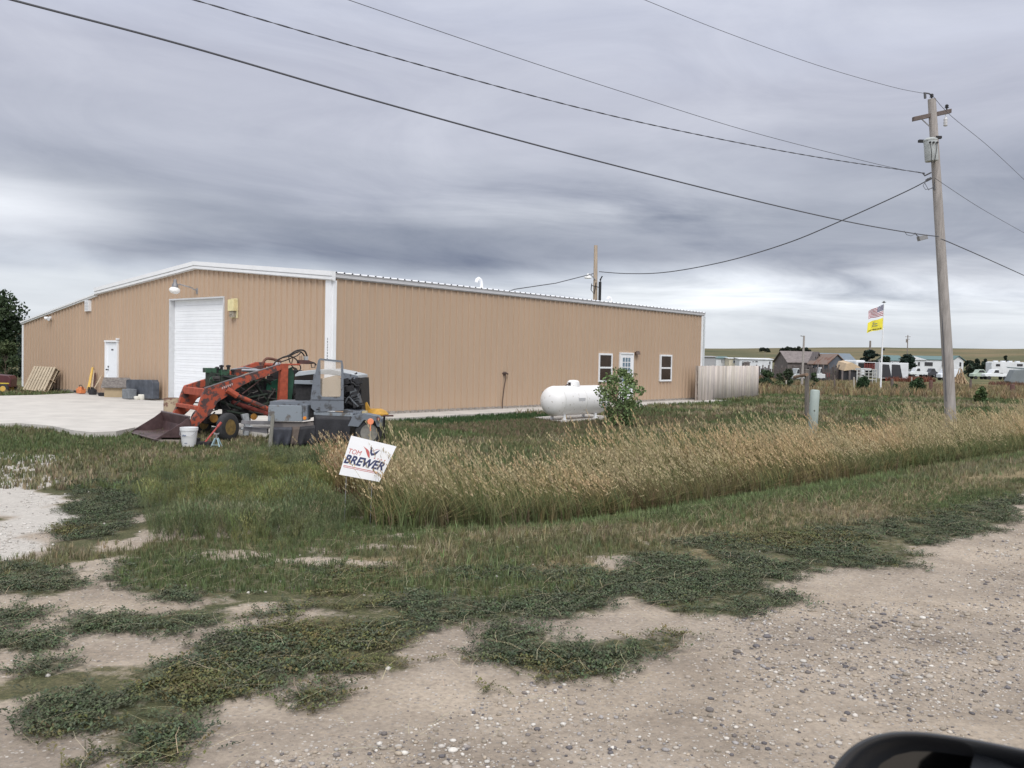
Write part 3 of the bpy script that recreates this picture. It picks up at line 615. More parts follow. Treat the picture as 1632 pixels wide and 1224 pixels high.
vv = np.array(mbf.v)-np.array(fa); ob = npmesh('boards', vv, np.array([f for f in mbf.f]), M_board, np.array(cols), fence); ORG[ob.name] = fa
for zz in (.35, 1.0, 1.6):
    b = MB(); b.box(fa+fd*fl/2-fo*.04+Z(zz), fl, .04, .09, fd, fo); b.build('rail', mat('grey_rail', (.35, .3, .26)), fence)
for k in range(4):
    b = MB(); b.box(fa+fd*(.1+k*(fl-.2)/3)-fo*.11+Z(.9), .1, .1, 1.8, fd, fo); b.build('post', mat('grey_rail', (.35, .3, .26)), fence)

# ================================================================== UTILITY POLES AND LINES
M_pole = mat('weathered_pole_wood', (.31, .285, .265), .9, var=.28, scale=5, stretch=(4, 4, .35), bump=.35, bscale=20)
M_oldwood = mat('old_dark_timber', (.12, .095, .085), .9, var=.3, scale=8)
M_wire = mat('dark_cable', (.075, .078, .092), .6, var=.05)
UP = G(1518, 700, -.25); pYb = UP.y
UT = P(1485, 158, UP.y-.15)
pt = thing('utility_pole', 'tall leaning wooden utility pole with crossarm and grey transformer beside the ditch', 'utility pole', UP)
pdir = (UT-UP).normalized(); b = MB()
b.tube([UP-Z(.3), UP+pdir*2, UP+pdir*5, UT], [.160, .152, .136, .108], 20); b.build('pole', M_pole, pt, smooth=True)
def pp(px, py, dy=0): return P(px, py, UP.y+dy)
a = pp(1455, 190, -.25); c = pp(1515, 177, -.05); cd = (c-a).normalized()
b = MB(); b.box((a+c)/2, (c-a).length, .1, .12, cd, cd.cross(Z(1)).normalized(), Z(1)); b.build('crossarm', M_oldwood, pt, bevel=.006)
b = MB(); b.tube([pp(1468, 189, -.2), pp(1482, 202, -.15)], .016, 6); b.build('brace', m_lamp, pt)
tcn = pp(1484, 0, -.38); tb_ = pp(1485, 257, -.36); tt_ = pp(1482.5, 222, -.36)
b = MB(); hh = (tt_-tb_).length; b.lathe(tb_, [(.0, 0), (.17, .0), (.18, .02), (.18, hh-.05), (.19, hh-.04), (.19, hh-.01), (.1, hh+.04), (.0, hh+.05)], (tt_-tb_).normalized(), 24)
tr = b.build('transformer', mat('pale_transformer_paint', (.40, .425, .42), .45, var=.12, scale=6), pt, smooth=True)
b = MB()
for q in (-.1, 0, .1): b.lathe(tt_-Z(.14)+Vector((q, -.18, 0)), [(.02, 0), (.03, .02), (.03, .05), (.0, .06)], (0, -1, 0), 8)
b.tube([tt_-Z(.14)+Vector((-.1, -.22, 0)), tt_-Z(.4)+Vector((-.06, -.24, 0)), tb_-Z(.1)+Vector((-.1, -.2, 0))], .01, 5); b.tube([tt_-Z(.14)+Vector((.1, -.22, 0)), tt_-Z(.35)+Vector((.08, -.24, 0)), tb_-Z(.1)+Vector((-.02, -.2, 0))], .01, 5)
b.build('terminals', M_dark, tr)
for (x_, s_) in ((1469, -1), (1495, 1)):
    b = MB(); c = pp(x_, 225 if s_ < 0 else 219, -.2); b.box(c, .18, .1, .07); b.build('bracket', M_dark, tr)
b = MB(); c = pp(1507, 193, -.1); b.tube([c+Z(.08), c+Z(.26)], .015, 6); b.lathe(c-Z(.14), [(.05, 0), (.06, .03), (.045, .06), (.06, .1), (.045, .14), (.06, .18), (.03, .24)], (0, 0, 1), 12); b.build('lightning_arrester', mat('pale_porcelain', (.5, .5, .5), .3), pt, smooth=True)
for (x_, y_) in ((1509, 170), (1485, 153)):
    b = MB(); c = pp(x_, y_, -.08); b.lathe(c-Z(.08), [(.02, 0), (.02, .04), (.06, .05), (.035, .08), (.055, .10), (.03, .14)], (0, 0, 1), 12); b.build('insulator', M_dark, pt, smooth=True)
b = MB(); b.tube([pp(1472, 148, -.1), pp(1480, 149, -.1), pp(1486, 152)], .02, 6); b.tube([pp(1474, 148, -.1), pp(1474.5, 157, -.1)], .035, 6)
b.tube([pp(1484, 275, -.2), pp(1474, 280, -.2), pp(1470, 275, -.2)], .022, 6); b.tube([pp(1484, 284, -.2), pp(1476, 288, -.2)], .04, 6)
b.tube([pp(1487, 300, -.2), pp(1475, 302, -.22), pp(1471, 296, -.25), pp(1478, 285, -.25), pp(1484, 283, -.2)], .008, 5)
b.tube([pp(1487, 298, -.2), pp(1480, 303, -.22), pp(1474, 292, -.25), pp(1478, 284, -.25)], .008, 5)
b.box(pp(1492, 290, -.16), .13, .06, .45); b.build('line_hardware', mat('dark_line_hardware', (.07, .07, .075), .6), pt)
b = MB(); g0 = pp(1497.3, 345, -.02); 
b.tube([pp(1491, 300, -.1), pp(1495, 380, -.1), pp(1500, 470, -.12), pp(1508, 640, -.14)], .012, 5); b.build('ground_wire', M_wire, pt)
# spans run in upright planes from the pole; pixels sampled along each give the sag
def vplane(px, py, o, d): n = Vector((d.y, -d.x, 0)).normalized(); return PL(px, py, o, n)
def cat_(pts, n=8):
    """smooth curve through points"""
    out = []
    for i in range(len(pts)-1):
        p0 = pts[max(i-1, 0)]; p1 = pts[i]; p2 = pts[i+1]; p3 = pts[min(i+2, len(pts)-1)]
        for k in range(n):
            t = k/n; out.append(.5*((2*p1)+(p2-p0)*t+(2*p0-5*p1+4*p2-p3)*t*t+(3*p1-p0-3*p2+p3)*t**3))
    return out+[pts[-1]]
def wire(name, px, d, r, label, tail=None, twist=0):
    pts = [vplane(x, y, UP+Vector((-.1, -.05, 0)), Vector((*d, 0))) for x, y in px]
    if tail: pts = [pts[0]-(pts[1]-pts[0]).normalized()*tail]+pts
    pts = cat_(pts, 10); b = MB()
    if twist:
        ph = 0; q = []
        for i, p in enumerate(pts):
            q.append(p)
        # a twisted bundle: fine resample
        L_ = [0]
        for i in range(1, len(pts)): L_.append(L_[-1]+(pts[i]-pts[i-1]).length)
        for ph in (0, pi):
            qq = []; m_ = int(L_[-1]/twist*6); j = 0
            for k in range(m_+1):
                s_ = L_[-1]*k/m_
                while j < len(L_)-2 and L_[j+1] < s_: j += 1
                p = pts[j].lerp(pts[j+1], (s_-L_[j])/max(1e-6, L_[j+1]-L_[j])); a_ = 2*pi*s_/twist+ph; qq.append(p+Vector((0, cos(a_)*r*.9, sin(a_)*r*.9)))
            b.tube(qq, r*.8, 5)
    else: b.tube(pts, r, 6)
    o = b.build(name, M_wire, smooth=True); mid = pts[len(pts)//2]; return solo(o, mid, label, 'cable')
wire('phone_cable', [(20, 0), (300, 74), (600, 161), (900, 243), (1200, 319), (1350, 353), (1450, 371), (1496, 377)], (.76, .65), .013, 'thick double cable, lowest of those crossing the sky to the utility pole', 3)
wire('power_cable', [(310, 0), (600, 84), (900, 166), (1100, 212), (1300, 250), (1474, 276)], (.83, .55), .0085, 'twisted dark power cable crossing the sky above the thick double cable', 3, .7)
wire('thin_wire', [(556, 0), (816, 89), (1000, 149), (1200, 211), (1400, 262), (1474, 277)], (.83, .55), .006, 'thin wire meeting the twisted cable at the pole, third from below', 2)
wire('top_wire', [(1028, 0), (1150, 49), (1300, 103), (1420, 138), (1474, 149)], (.83, .55), .006, 'thin wire running to the very top of the utility pole from the upper middle', 2)
wire('far_top_wire', [(1486, 152), (1515, 184), (1575, 233), (1632, 286)], (UX, UY), .0065, 'thin wire falling away to the right from the crossarm of the utility pole')
wire('far_thin_wire', [(1490, 284), (1560, 330), (1632, 371)], (UX, UY), .0065, 'thin wire falling away to the right from halfway up the utility pole')
wire('far_phone_cable', [(1500, 381), (1515, 387), (1570, 411), (1632, 439)], (UX, UY), .015, 'dark cable falling away to the right, lowest on the utility pole')
# flood lamp on the cable
lp0 = P(1470, 379, UP.y-.2); b = MB(); b.box(lp0, .26, .14, .13, Vector((1, .1, .3)).normalized(), Vector((-.1, 1, 0)).normalized(), Vector((-.3, 0, 1)).normalized())
t = thing('flood_lamp', 'small grey flood lamp hung at the cable end left of the utility pole', 'lamp', lp0); b.build('lamp_case', mat('grey_lamp_case', (.2, .2, .2), .5), t, bevel=.01)
b = MB(); b.tube([P(1458, 371, UP.y-.2), P(1462, 376, UP.y-.2), lp0], .014, 6); b.tube([P(1441, 368, UP.y-.2), P(1445, 374, UP.y-.2), P(1452, 376, UP.y-.2), P(1458, 373, UP.y-.2)], .008, 5); b.build('lamp_lead', M_wire, t)
# second pole behind the shop
BP = P(950.5, 480, 66); BP.z = -.3; BT = P(949.5, 391, 66)
t = thing('wooden_pole', 'bare wooden pole with a small lamp standing behind the shop roof', 'utility pole', BP)
b = MB(); b.tube([BP, BP.lerp(BT, .6), BT], [.2, .17, .13], 14); b.build('pole', mat('tan_pole_wood', (.42, .34, .26), .9, var=.25, scale=4, stretch=(4, 4, .4)), t, smooth=True)
b = MB(); q = P(950, 436, 65.7); b.box(P(956, 464, 65.7), .2, .14, 1.4); b.tube([P(943, 452, 65.7), P(942, 462, 65.7), P(947, 469, 65.7), P(950, 450, 65.6)], .035, 5); b.tube([P(958, 444, 65.7), P(955, 456, 65.7), P(957, 464, 65.7)], .035, 5); b.tube([P(943, 455, 65.7), P(955, 458, 65.7)], .03, 5); b.tube([P(956, 447, 65.7), P(960, 440, 65.7)], .05, 5); b.build('line_hardware', M_dark, t)
b = MB(); b.tube([P(949, 446, 65.8), P(941, 437, 65.7), P(937, 437, 65.7)], .04, 6); arm = b.build('lamp_arm', m_lamp, t)
b = MB(); b.lathe(P(937, 443.5, 65.7), [(.28, 0), (.26, .12), (.1, .22), (.06, .34), (.0, .36)], (0, 0, 1), 14); b.build('lamp_shade', m_lens, arm, smooth=True)
# service drop between the two poles
pa = P(1479, 287, UP.y-.1); pb_ = P(955, 433, 66)
sag = []
for (x, y) in [(1479, 287), (1440, 307), (1345, 350), (1250, 389), (1150, 418), (1060, 434), (1000, 436), (955, 433)]:
    n_ = Vector(((pb_-pa).y, -(pb_-pa).x, 0)).normalized(); sag.append(PL(x, y, pa, n_))
b = MB(); b.tube(cat_(sag, 8), [.014+.016*(i/57) for i in range(57)], 6); solo(b.build('service_cable', M_wire, smooth=True), sag[3], 'dark sagging cable strung between the tall pole and the pole behind the shop', 'cable')
b = MB(); q0 = P(946, 436, 66); q1 = P(820, 461, 60); b.tube([q0, q0.lerp(q1, .5)-Z(.15), q1, P(795, 470, 58)], .03, 6); solo(b.build('roof_cable', M_wire, smooth=True), q0, 'cable dropping left from the pole behind the shop to the roof', 'cable')

# ================================================================== FLAGPOLE
fp = G(1403, 627.5, -.15); ftp = P(1409, 483, fp.y)
t = thing('flagpole', 'slim white flagpole standing in the yard right of the shop', 'flagpole', fp)
b = MB(); b.tube([fp-Z(.1), ftp], [.06, .038], 12); b.build('pole', M_white, t, smooth=True)
b = MB(); b.prism([ftp+Vector((-.17, 0, .06)), ftp+Vector((0, 0, .0)), ftp+Vector((.17, 0, .06)), ftp+Vector((.05, 0, .09)), ftp+Vector((0, 0, .15)), ftp+Vector((-.05, 0, .09))], (0, .05, 0)); b.build('eagle_finial', M_dark, t)
b = MB(); b.box(P(1408.3, 557, fp.y), .12, .12, .14); b.tube([P(1406, 557, fp.y), P(1408.3, 557, fp.y)], .02, 5); b.build('pole_light', M_dark, t)
b = MB(); b.lathe(Vector((fp.x, fp.y, tz(fp.x, fp.y)-.02)), [(.4, 0), (.4, .05), (.0, .055)], (0, 0, 1), 20); b.build('foot_slab', M_conc, t)
def flag_grid(c00, c10, c01, c11, nu, nv, amp, seed):
    """c00 hoist top, c10 fly top, c01 hoist bottom, c11 fly bottom"""
    g = {}
    for j in range(nv+1):
        for i in range(nu+1):
            u, v = i/nu, j/nv; p = (c00*(1-u)+c10*u)*(1-v)+(c01*(1-u)+c11*u)*v
            g[i, j] = p+Vector((0, amp*sin(u*7+v*2+seed)*u, amp*.35*sin(u*9+seed)*u))
    return g
def flag_cells(g, nu, nv, sel):
    b = MB()
    for j in range(nv):
        for i in range(nu):
            if sel(i, j): b.add([g[i, j], g[i+1, j], g[i+1, j+1], g[i, j+1]], [(0, 1, 2, 3)])
    return b
Yf = fp.y-.05
g = flag_grid(P(1408.2, 485, Yf), P(1385, 495.5, Yf), P(1407.3, 503, Yf), P(1383.5, 508.5, Yf), 26, 26, .09, 1)
uf = thing('striped_flag', 'stars and stripes flag flying from the top of the white flagpole', 'flag', g[0, 13])
m_red = mat('red_cloth', (.30, .03, .045), .8); m_wcl = mat('white_cloth', (.72, .70, .72), .8); m_bl = mat('blue_cloth', (.04, .05, .13), .8)
canton = lambda i, j: i < 11 and j < 14
flag_cells(g, 26, 26, lambda i, j: (j//2) % 2 == 0 and not canton(i, j)).build('red_stripes', m_red, uf)
flag_cells(g, 26, 26, lambda i, j: (j//2) % 2 == 1 and not canton(i, j)).build('white_stripes', m_wcl, uf)
flag_cells(g, 26, 26, canton).build('canton', m_bl, uf)
b = MB()
for j in range(9):
    for i in range(6 if j % 2 == 0 else 5):
        u = (1.1+i*1.75+(0 if j % 2 == 0 else .87)); v = 1.1+j*1.45; i0 = int(u); j0 = int(v); p = g[i0, j0].lerp(g[i0+1, j0], u-i0)+(g[i0, j0+1]-g[i0, j0])*(v-j0)
        pts = []
        for k in range(10): a_ = pi/2+k*pi/5; r_ = .024 if k % 2 == 0 else .010; pts.append(p+Vector((cos(a_)*r_, -.006, sin(a_)*r_)))
        b.prism(pts, (0, -.003, 0))
b.build('stars', m_wcl, uf)
g = flag_grid(P(1407.2, 506.5, Yf), P(1383, 514, Yf), P(1406.6, 525, Yf), P(1380.5, 530, Yf), 20, 14, .09, 2.3)
yf = thing('yellow_flag', 'yellow flag with a coiled snake flying below the striped flag', 'flag', g[0, 7])
flag_cells(g, 20, 14, lambda i, j: True).build('flag_cloth', mat('yellow_cloth', (.78, .68, .06), .8, var=.08), yf)
def gat(u, v):
    u = min(max(u, 0), .999)*20; v = min(max(v, 0), .999)*14; i, j = int(u), int(v); return (g[i, j].lerp(g[i+1, j], u-i)).lerp(g[i, j+1].lerp(g[i+1, j+1], u-i), v-j)+Vector((0, -.014, 0))
b = MB()
coil = [gat(.5+.17*cos(a_)*(1-.12*a_/6), .62-.03*a_-.055*sin(a_)) for a_ in [k*.35 for k in range(45)] if .62-.03*a_ > .2]
b.tube(coil, .016, 5); b.build('snake_emblem', mat('grey_green_print', (.24, .27, .2), .8), yf)
def text_mesh(s, bold=False, shear=0):
    cu = bpy.data.curves.new('t', 'FONT'); cu.body = s; cu.size = 1; cu.shear = shear; cu.resolution_u = 3
    if bold: cu.offset = .035
    o = bpy.data.objects.new('t', cu); COL.objects.link(o); bpy.context.view_layer.update()
    me = o.to_mesh(); v = np.array([tuple(x.co) for x in me.vertices]); f = [tuple(p.vertices) for p in me.polygons]; o.to_mesh_clear()
    bpy.data.objects.remove(o); bpy.data.curves.remove(cu)
    v[:, 0] = (v[:, 0]-v[:, 0].min())/(v[:, 0].max()-v[:, 0].min()); v[:, 1] = (v[:, 1]-v[:, 1].min())/(v[:, 1].max()-v[:, 1].min()); return v, f
v, f = text_mesh('DONT TREAD ON ME', True)
b = MB(); b.add([gat(.92-.84*x, .93-.13*y) for x, y, _ in v], f); b.build('motto', mat('black_print', (.03, .03, .03), .8), yf)

# ================================================================== PEDESTAL, POSTS
pd = P(1294, 700, 21.5); pd.z = tz(pd.x, pd.y); topz = P(1295.5, 621, 21.5).z
t = thing('cable_pedestal', 'pale green cylindrical cable pedestal standing in the tall grass', 'utility pedestal', pd)
m_pg = mat('pale_green_plastic', (.36, .42, .39), .6, var=.07, scale=4)
b = MB(); h_ = topz-pd.z; tilt = Vector((.03, 0, 1)).normalized(); b.lathe(pd, [(.105, 0), (.105, h_*.32), (.113, h_*.33), (.113, h_-.04), (.106, h_-.01), (.06, h_), (.0, h_+.002)], tilt, 20); b.build('housing', m_pg, t, smooth=True)
b = MB(); b.lathe(pd+Z(h_*.62)+Vector((0, -.10, 0)), [(.016, 0), (.016, .02), (0, .021)], (0, -1, 0), 8); b.build('lock', M_dark, t)
def woodpost(px, pyt, pyb, w_, label, m=M_oldwood, Y=None, z0=-.15, lean=0, group=None):
    base = G(px, pyb, z0) if Y is None else P(px, pyb, Y); base.z = tz(base.x, base.y); top = P(px+lean, pyt, base.y); h = top.z-base.z; b = MB()
    n = 10; vs = []
    prof = [(w_/2, -.1), (w_/2*.97, h*.5), (w_/2*.92, h-.02), (w_/2*.6, h)]
    b.lathe(base, prof, (top-base).normalized(), 9); o = b.build('fence_post', m); solo(o, base, label, 'post', group); return base, h
woodpost(1286, 588, 669, .17, 'tall grey wooden post directly behind the pale green pedestal', mat('grey_post_wood', (.15, .135, .12), .9, var=.35, scale=6, stretch=(3, 3, .4)))
GRP = 'old fence posts beyond the yard'
for px, a_, c_, w_, l_ in ((1422, 603.5, 619, .26, 'dark short fence post just right of the white flagpole'), (1483.5, 606.5, 622, .3, 'reddish dark fence post left of the utility pole'),
        (1613.5, 612, 629, .36, 'thick reddish fence post at the far right of the yard'), (1547, 604, 622, .2, 'grey fence post right of the utility pole'),
        (1361, 601, 624, .13, 'pale thin fence post left of the round shrub by the flagpole'), (1453, 601, 616, .12, 'pale thin stake beside the round dark shrub'),
        (1253, 606, 620, .12, 'pale stake among dark bushes right of the board fence'), (1330, 598, 616, .15, 'grey stake behind the weeds near the red farm wagon')):
    woodpost(px, a_, c_, w_, l_, mat('reddish_post', (.13, .07, .06), .9, var=.3) if 'reddish' in l_ else (mat('pale_post', (.38, .34, .29), .9) if 'pale' in l_ else M_oldwood), group=GRP)
b = MB(); r0 = G(1270, 600, -.2); ra = P(1262, 602, 40); rb = P(1284, 594, 31); b.tube([P(1266, 601, 36), P(1286, 597, 30.4)], .06, 7); o = b.build('fence_rail', mat('brown_rail', (.24, .16, .11), .9)); solo(o, P(1276, 600, 33), 'brown wooden rail reaching left from the tall grey post', 'rail')

# ================================================================== CAMPAIGN SIGN
Ys = 10.25
q00, q10, q11, q01 = P(559.6, 694.1, Ys), P(631.9, 711.5, Ys+.12), P(604.7, 768, Ys+.05), P(540.4, 756.3, Ys-.06)
ctr = (q00+q10+q11+q01)/4; gb = Vector((ctr.x, ctr.y, tz(ctr.x, ctr.y)))
sg = thing('yard_sign', 'white election yard sign with red and navy lettering tilted at the ditch edge', 'sign', gb)
nrm_ = (q10-q00).cross(q01-q00).normalized(); nrm_ = nrm_ if nrm_.y < 0 else -nrm_
def sq(u, v, o=0.0): return (q00.lerp(q10, u)).lerp(q01.lerp(q11, u), v)+nrm_*o
b = MB(); N_ = 8; 
for i in range(N_):
    for j in range(N_): b.add([sq(i/N_, j/N_), sq((i+1)/N_, j/N_), sq((i+1)/N_, (j+1)/N_), sq(i/N_, (j+1)/N_)], [(0, 1, 2, 3)])
    
for e0, e1 in (((0, 0), (1, 0)), ((1, 0), (1, 1)), ((1, 1), (0, 1)), ((0, 1), (0, 0))): b.add([sq(*e0), sq(*e1), sq(*e1, -.006), sq(*e0, -.006)], [(0, 1, 2, 3)])
b.add([sq(0, 0, -.006), sq(1, 0, -.006), sq(1, 1, -.006), sq(0, 1, -.006)], [(0, 1, 2, 3)])
b.build('sign_board', mat('white_corrugated_plastic', (.86, .86, .87), .45, var=.02), sg)
m_navy = mat('navy_print', (.035, .045, .12), .6, var=.25, scale=40); m_rp = mat('red_print', (.55, .12, .11), .6, var=.15)
def ontext(s, u0, u1, v0, v1, m, name, bold, shear=.0, o=.002):
    v, f = text_mesh(s, bold, shear); b = MB(); b.add([sq(u0+(u1-u0)*x, v1-(v1-v0)*y, o) for x, y, _ in v], f); return b.build(name, m, sg)
ontext('TOM', .05, .335, .315, .44, m_rp, 'lettering', False, .12)
ontext('BREWER', .015, .945, .47, .70, m_navy, 'lettering', True, .22)
b = MB()
for k in range(4):
    u = .655+k*.081; pts = []
    for i in range(10):
        a_ = pi/2+i*pi/5; r_ = 1 if i % 2 == 0 else .42; pts.append(sq(u+cos(a_)*.021*r_, .425-sin(a_)*.026*r_, .002))
    b.add(pts, [tuple(range(10))])
b.build('stars', m_rp, sg)
def blade(mb, pts, w, o=.002):
    """tapering painted stroke along uv points"""
    L1 = []; L2 = []; n = len(pts)
    for i, (u, v) in enumerate(pts):
        du = pts[min(i+1, n-1)][0]-pts[max(i-1, 0)][0]; dv = pts[min(i+1, n-1)][1]-pts[max(i-1, 0)][1]; l = math.hypot(du, dv) or 1; ww = w[i]/2
        L1.append(sq(u-dv/l*ww, v+du/l*ww, o)); L2.append(sq(u+dv/l*ww, v-du/l*ww, o))
    mb.add(L1+L2[::-1], [tuple(range(2*n))])
b = MB()
for k in range(4): blade(b, [(.33+k*.033, .19+k*.016), (.40+k*.026, .25+k*.012), (.45+k*.02, .33+k*.008), (.50+k*.012, .41+k*.006), (.555, .455)], [.004, .017, .019, .014, .003])
b.build('eagle_stripes', m_rp, sg)
b = MB(); blade(b, [(.50, .18), (.52, .24), (.535, .31), (.57, .345), (.62, .32), (.66, .255), (.70, .18)], [.02, .045, .04, .07, .06, .035, .004]); blade(b, [(.475, .19), (.50, .175), (.525, .2)], [.004, .03, .03]); b.build('eagle_head', m_navy, sg)
b = MB(); blade(b, [(.56, .26), (.62, .2), (.68, .17)], [.004, .012, .003]); blade(b, [(.035, .755), (.87, .765)], [.016, .016]); blade(b, [(.035, .79), (.87, .80)], [.012, .012]); b.build('rule_lines', m_rp, sg)
b = MB()
for u in (.18, .82): b.tube([sq(u, .1, -.012), sq(u, 1.0, -.012), Vector((sq(u, 1).x-.02, sq(u, 1).y, gb.z-.1))], .004, 6)
b.build('wire_frame', m_lamp, sg)
# reflector on a stake behind it
rf = P(590.5, 672, 11.3); rfb = Vector((rf.x-.01, rf.y, tz(rf.x, rf.y)))
t = thing('reflector_stake', 'round orange reflector on a thin stake behind the election sign', 'reflector', rfb)
b = MB(); b.lathe(rf-Vector((0, .006, 0)), [(.0, 0), (.038, .0), (.042, .006), (.038, .012), (0, .012)], (0, 1, 0), 20, ); b.build('reflector', mat('orange_reflector', (.85, .28, .14), .35, var=.05), t, smooth=True)
b = MB(); b.tube([rf-Z(.03), rf-Z(.12)], .007, 6); b.build('clip', mat('orange_reflector', (0, 0, 0)), t)
b = MB(); b.tube([rfb-Z(.05), rf-Z(.1)], .006, 6); b.build('stake', mat('pale_stake', (.45, .4, .3)), t)
# ================================================================== LOADER TRACTOR
Wd = Vector((-.62, .78, 0)).normalized(); Ad = Vector((-.78, -.62, 0)).normalized(); LQ = Vector((-7.97, 19.27, 0))
def NP(px, py, off=0.0): return PL(px, py, LQ+Wd*off, Wd)
M_or = mat('worn_orange_paint', (.37, .072, .034), .65, col2=(.075, .045, .042), thr=.485, scale=7, bump=.2)
M_or2 = mat('faded_orange_paint', (.35, .07, .034), .7, var=.35, scale=9)
M_rust = mat('dark_rust', (.095, .045, .04), .75, var=.4, scale=7, bump=.3)
M_buck = mat('rusty_bucket_steel', (.10, .062, .062), .5, .4, var=.5, scale=3.5, bump=.25)
M_gr = mat('green_tractor_paint', (.03, .085, .045), .55, col2=(.02, .025, .02), thr=.46, scale=9)
M_grd = mat('greasy_dark_green', (.022, .035, .024), .7, var=.5, scale=10, bump=.3)
M_teal = mat('teal_green_panel', (.02, .12, .07), .5, var=.2)
M_iron = mat('greasy_black_iron', (.022, .021, .022), .65, .3, var=.5, scale=14, bump=.3)
M_rub = mat('tyre_rubber', (.03, .03, .032), .85, var=.3, scale=9)
M_hose = mat('black_hydraulic_hose', (.018, .014, .013), .5, var=.1)
M_yr = mat('yellow_rim_paint', (.19, .125, .04), .65, var=.45, scale=12)
gL = NP(400, 700, .7); ld = thing('loader_tractor', 'dismantled green tractor with a worn orange front loader and rusty bucket', 'tractor', (gL.x, gL.y, -.15))
def plate(poly, off, th, m, name, parent=ld, bevel=0, smooth=False):
    b = MB(); b.prism([NP(x, y, off) for x, y in poly], Wd*th); return b.build(name, m, parent, bevel=bevel, smooth=smooth)
nearp = [(301, 683), (305, 672), (317, 649), (323, 630), (328, 618.5), (360, 608), (406, 593), (449, 580), (449, 589), (418, 602), (400, 607.5), (378, 619), (363, 631), (347, 641), (337, 658), (322, 672), (312, 683)]
arm1 = plate(nearp, 0, .12, M_or, 'lift_arm', bevel=.006)
def NPa(i, off): return NP(*nearp[i], off)
# the far arm repeats the near one, one loader width away
ofs = 1.42; b = MB(); b.prism([NP(x, y, 0)+Wd*ofs for x, y in nearp], Wd*.12); b.build('lift_arm', M_or, ld, bevel=.006)
b = MB()
for i, j in ((4, 5), (5, 6), (6, 7)): b.prism([NPa(i, -.004)+Z(.006), NPa(j, -.004)+Z(.006), NPa(j, -.004)+Z(-.0), NPa(i, -.004)-Z(.012)], Wd*.13)
b.build('worn_edge', mat('worn_grey_edge', (.13, .11, .11), .6, var=.3), arm1)
b = MB()
for k, (x, y) in enumerate(((354.5, 618.3), (357.5, 617.2), (360.5, 616.2), (363.6, 615), (366.8, 613.8), (370, 612.5))):
    p = NP(x, y, -.008); b.box(p, .022, .004, .05, Ad, Wd); b.box(p+Z(.02 if k % 2 else -.02), .035, .004, .012, Ad, Wd)
b.build('decal', mat('faded_white_decal', (.55, .42, .4), .6), arm1)
def cross(p0, w0, w1, h, t, m, name):
    b = MB(); a = p0+Wd*w0; c = p0+Wd*w1; b.prism([a+Z(h/2)-Ad*t/2, a+Z(h/2)+Ad*t/2, a-Z(h/2)+Ad*t/2, a-Z(h/2)-Ad*t/2], c-a); return b.build(name, m, ld, bevel=.01)
cross(NP(330, 626, 0), .06, 1.48, .17, .14, M_or2, 'cross_tube'); cross(NP(318, 651, 0), .06, 1.48, .09, .14, M_or2, 'cross_tube')
plate([(448.6, 580), (459.8, 579.4), (458.2, 645), (444.6, 645)], .02, .14, M_or2, 'loader_post', bevel=.006)
b = MB(); b.prism([NP(448.6, 580, .02)+Wd*1.35, NP(459.8, 579.4, .02)+Wd*1.35, NP(458.2, 645, .02)+Wd*1.35, NP(444.6, 645, .02)+Wd*1.35], Wd*.14); b.build('loader_post', M_or2, ld)
b = MB(); b.tube([NP(449, 581, .1), NP(478, 581, .1)], .022, 6); b.tube([NP(457, 583, .1)+Wd*0, NP(457, 583, .1)+Wd*1.4], .05, 8); b.build('top_bar', M_or2, ld)
# raised far linkage
FO = 1.0
plate([(374, 588), (392, 583), (409, 577), (421, 577), (419, 589), (400, 588), (386, 592)], FO, .1, M_or, 'linkage', bevel=.01)
plate([(392, 592), (396, 588), (418, 582), (421, 588), (402, 595)], FO-.1, .08, M_rust, 'linkage')
b = MB(); b.tube(cat_([NP(418, 584, FO), NP(420.5, 576, FO), NP(425, 571.6, FO), NP(432, 571.8, FO), NP(441, 574, FO), NP(448, 577, FO)], 4), .035, 8); b.build('rusty_pipe', mat('rusty_pipe', (.14, .06, .04), .7, var=.4), ld, smooth=True)
b = MB(); b.tube([NP(368, 589, .9), NP(390, 586, .9), NP(410, 589, .8)], .02, 6); b.tube([NP(385, 590, .6), NP(425, 591, .5)], .035, 8); b.build('grey_ram', mat('grey_ram', (.3, .31, .33), .35, .6, var=.15), ld, smooth=True)
def hose(pts, r=.02, off=.5):
    b = MB(); b.tube(cat_([NP(x, y, off) for x, y in pts], 6), r, 6); b.build('hydraulic_hose', M_hose, ld, smooth=True)
hose([(435, 582), (441, 575), (450, 570), (461, 566), (470, 560), (479, 557.8), (486, 560), (489.5, 568)], .021); hose([(437, 579), (448, 571), (462, 567), (472, 562), (480, 561), (486, 569)], .018, .55)
hose([(444, 578), (456, 574), (466, 570), (475, 566), (480, 561)], .014, .45); hose([(452, 569), (463, 568), (471, 572), (477, 580), (479, 587), (476, 591), (469, 586)], .016, .4)
hose([(460, 567), (461, 574), (464, 581), (470, 590), (474, 591)], .014, .42); hose([(467, 571), (465, 579), (466, 584), (473, 588)], .013, .47); hose([(471, 586), (470.5, 592), (468, 600), (462, 612)], .014, .4)
hose([(476, 576), (482, 579), (492, 579), (500, 578), (504, 582)], .016, .5)
b = MB(); b.tube([NP(496, 580, .5), NP(496.5, 585.5, .5), NP(502, 585.5, .5), NP(502, 579, .5)], .012, 6); b.build('pipe_loop', M_hose, ld)
b = MB(); c = NP(483, 577, .5); b.box(c, .26, .16, .1, Ad, Wd); b.prism([c-Ad*.12+Z(.05), c-Ad*.3-Z(.0), c-Ad*.3-Z(.04), c-Ad*.12-Z(.05)], Wd*.1)
for x, y0, y1 in ((478, 567, 575), (481, 566.5, 575)): b.tube([NP(x, y0, .5), NP(x, y1, .5)], .009, 5)
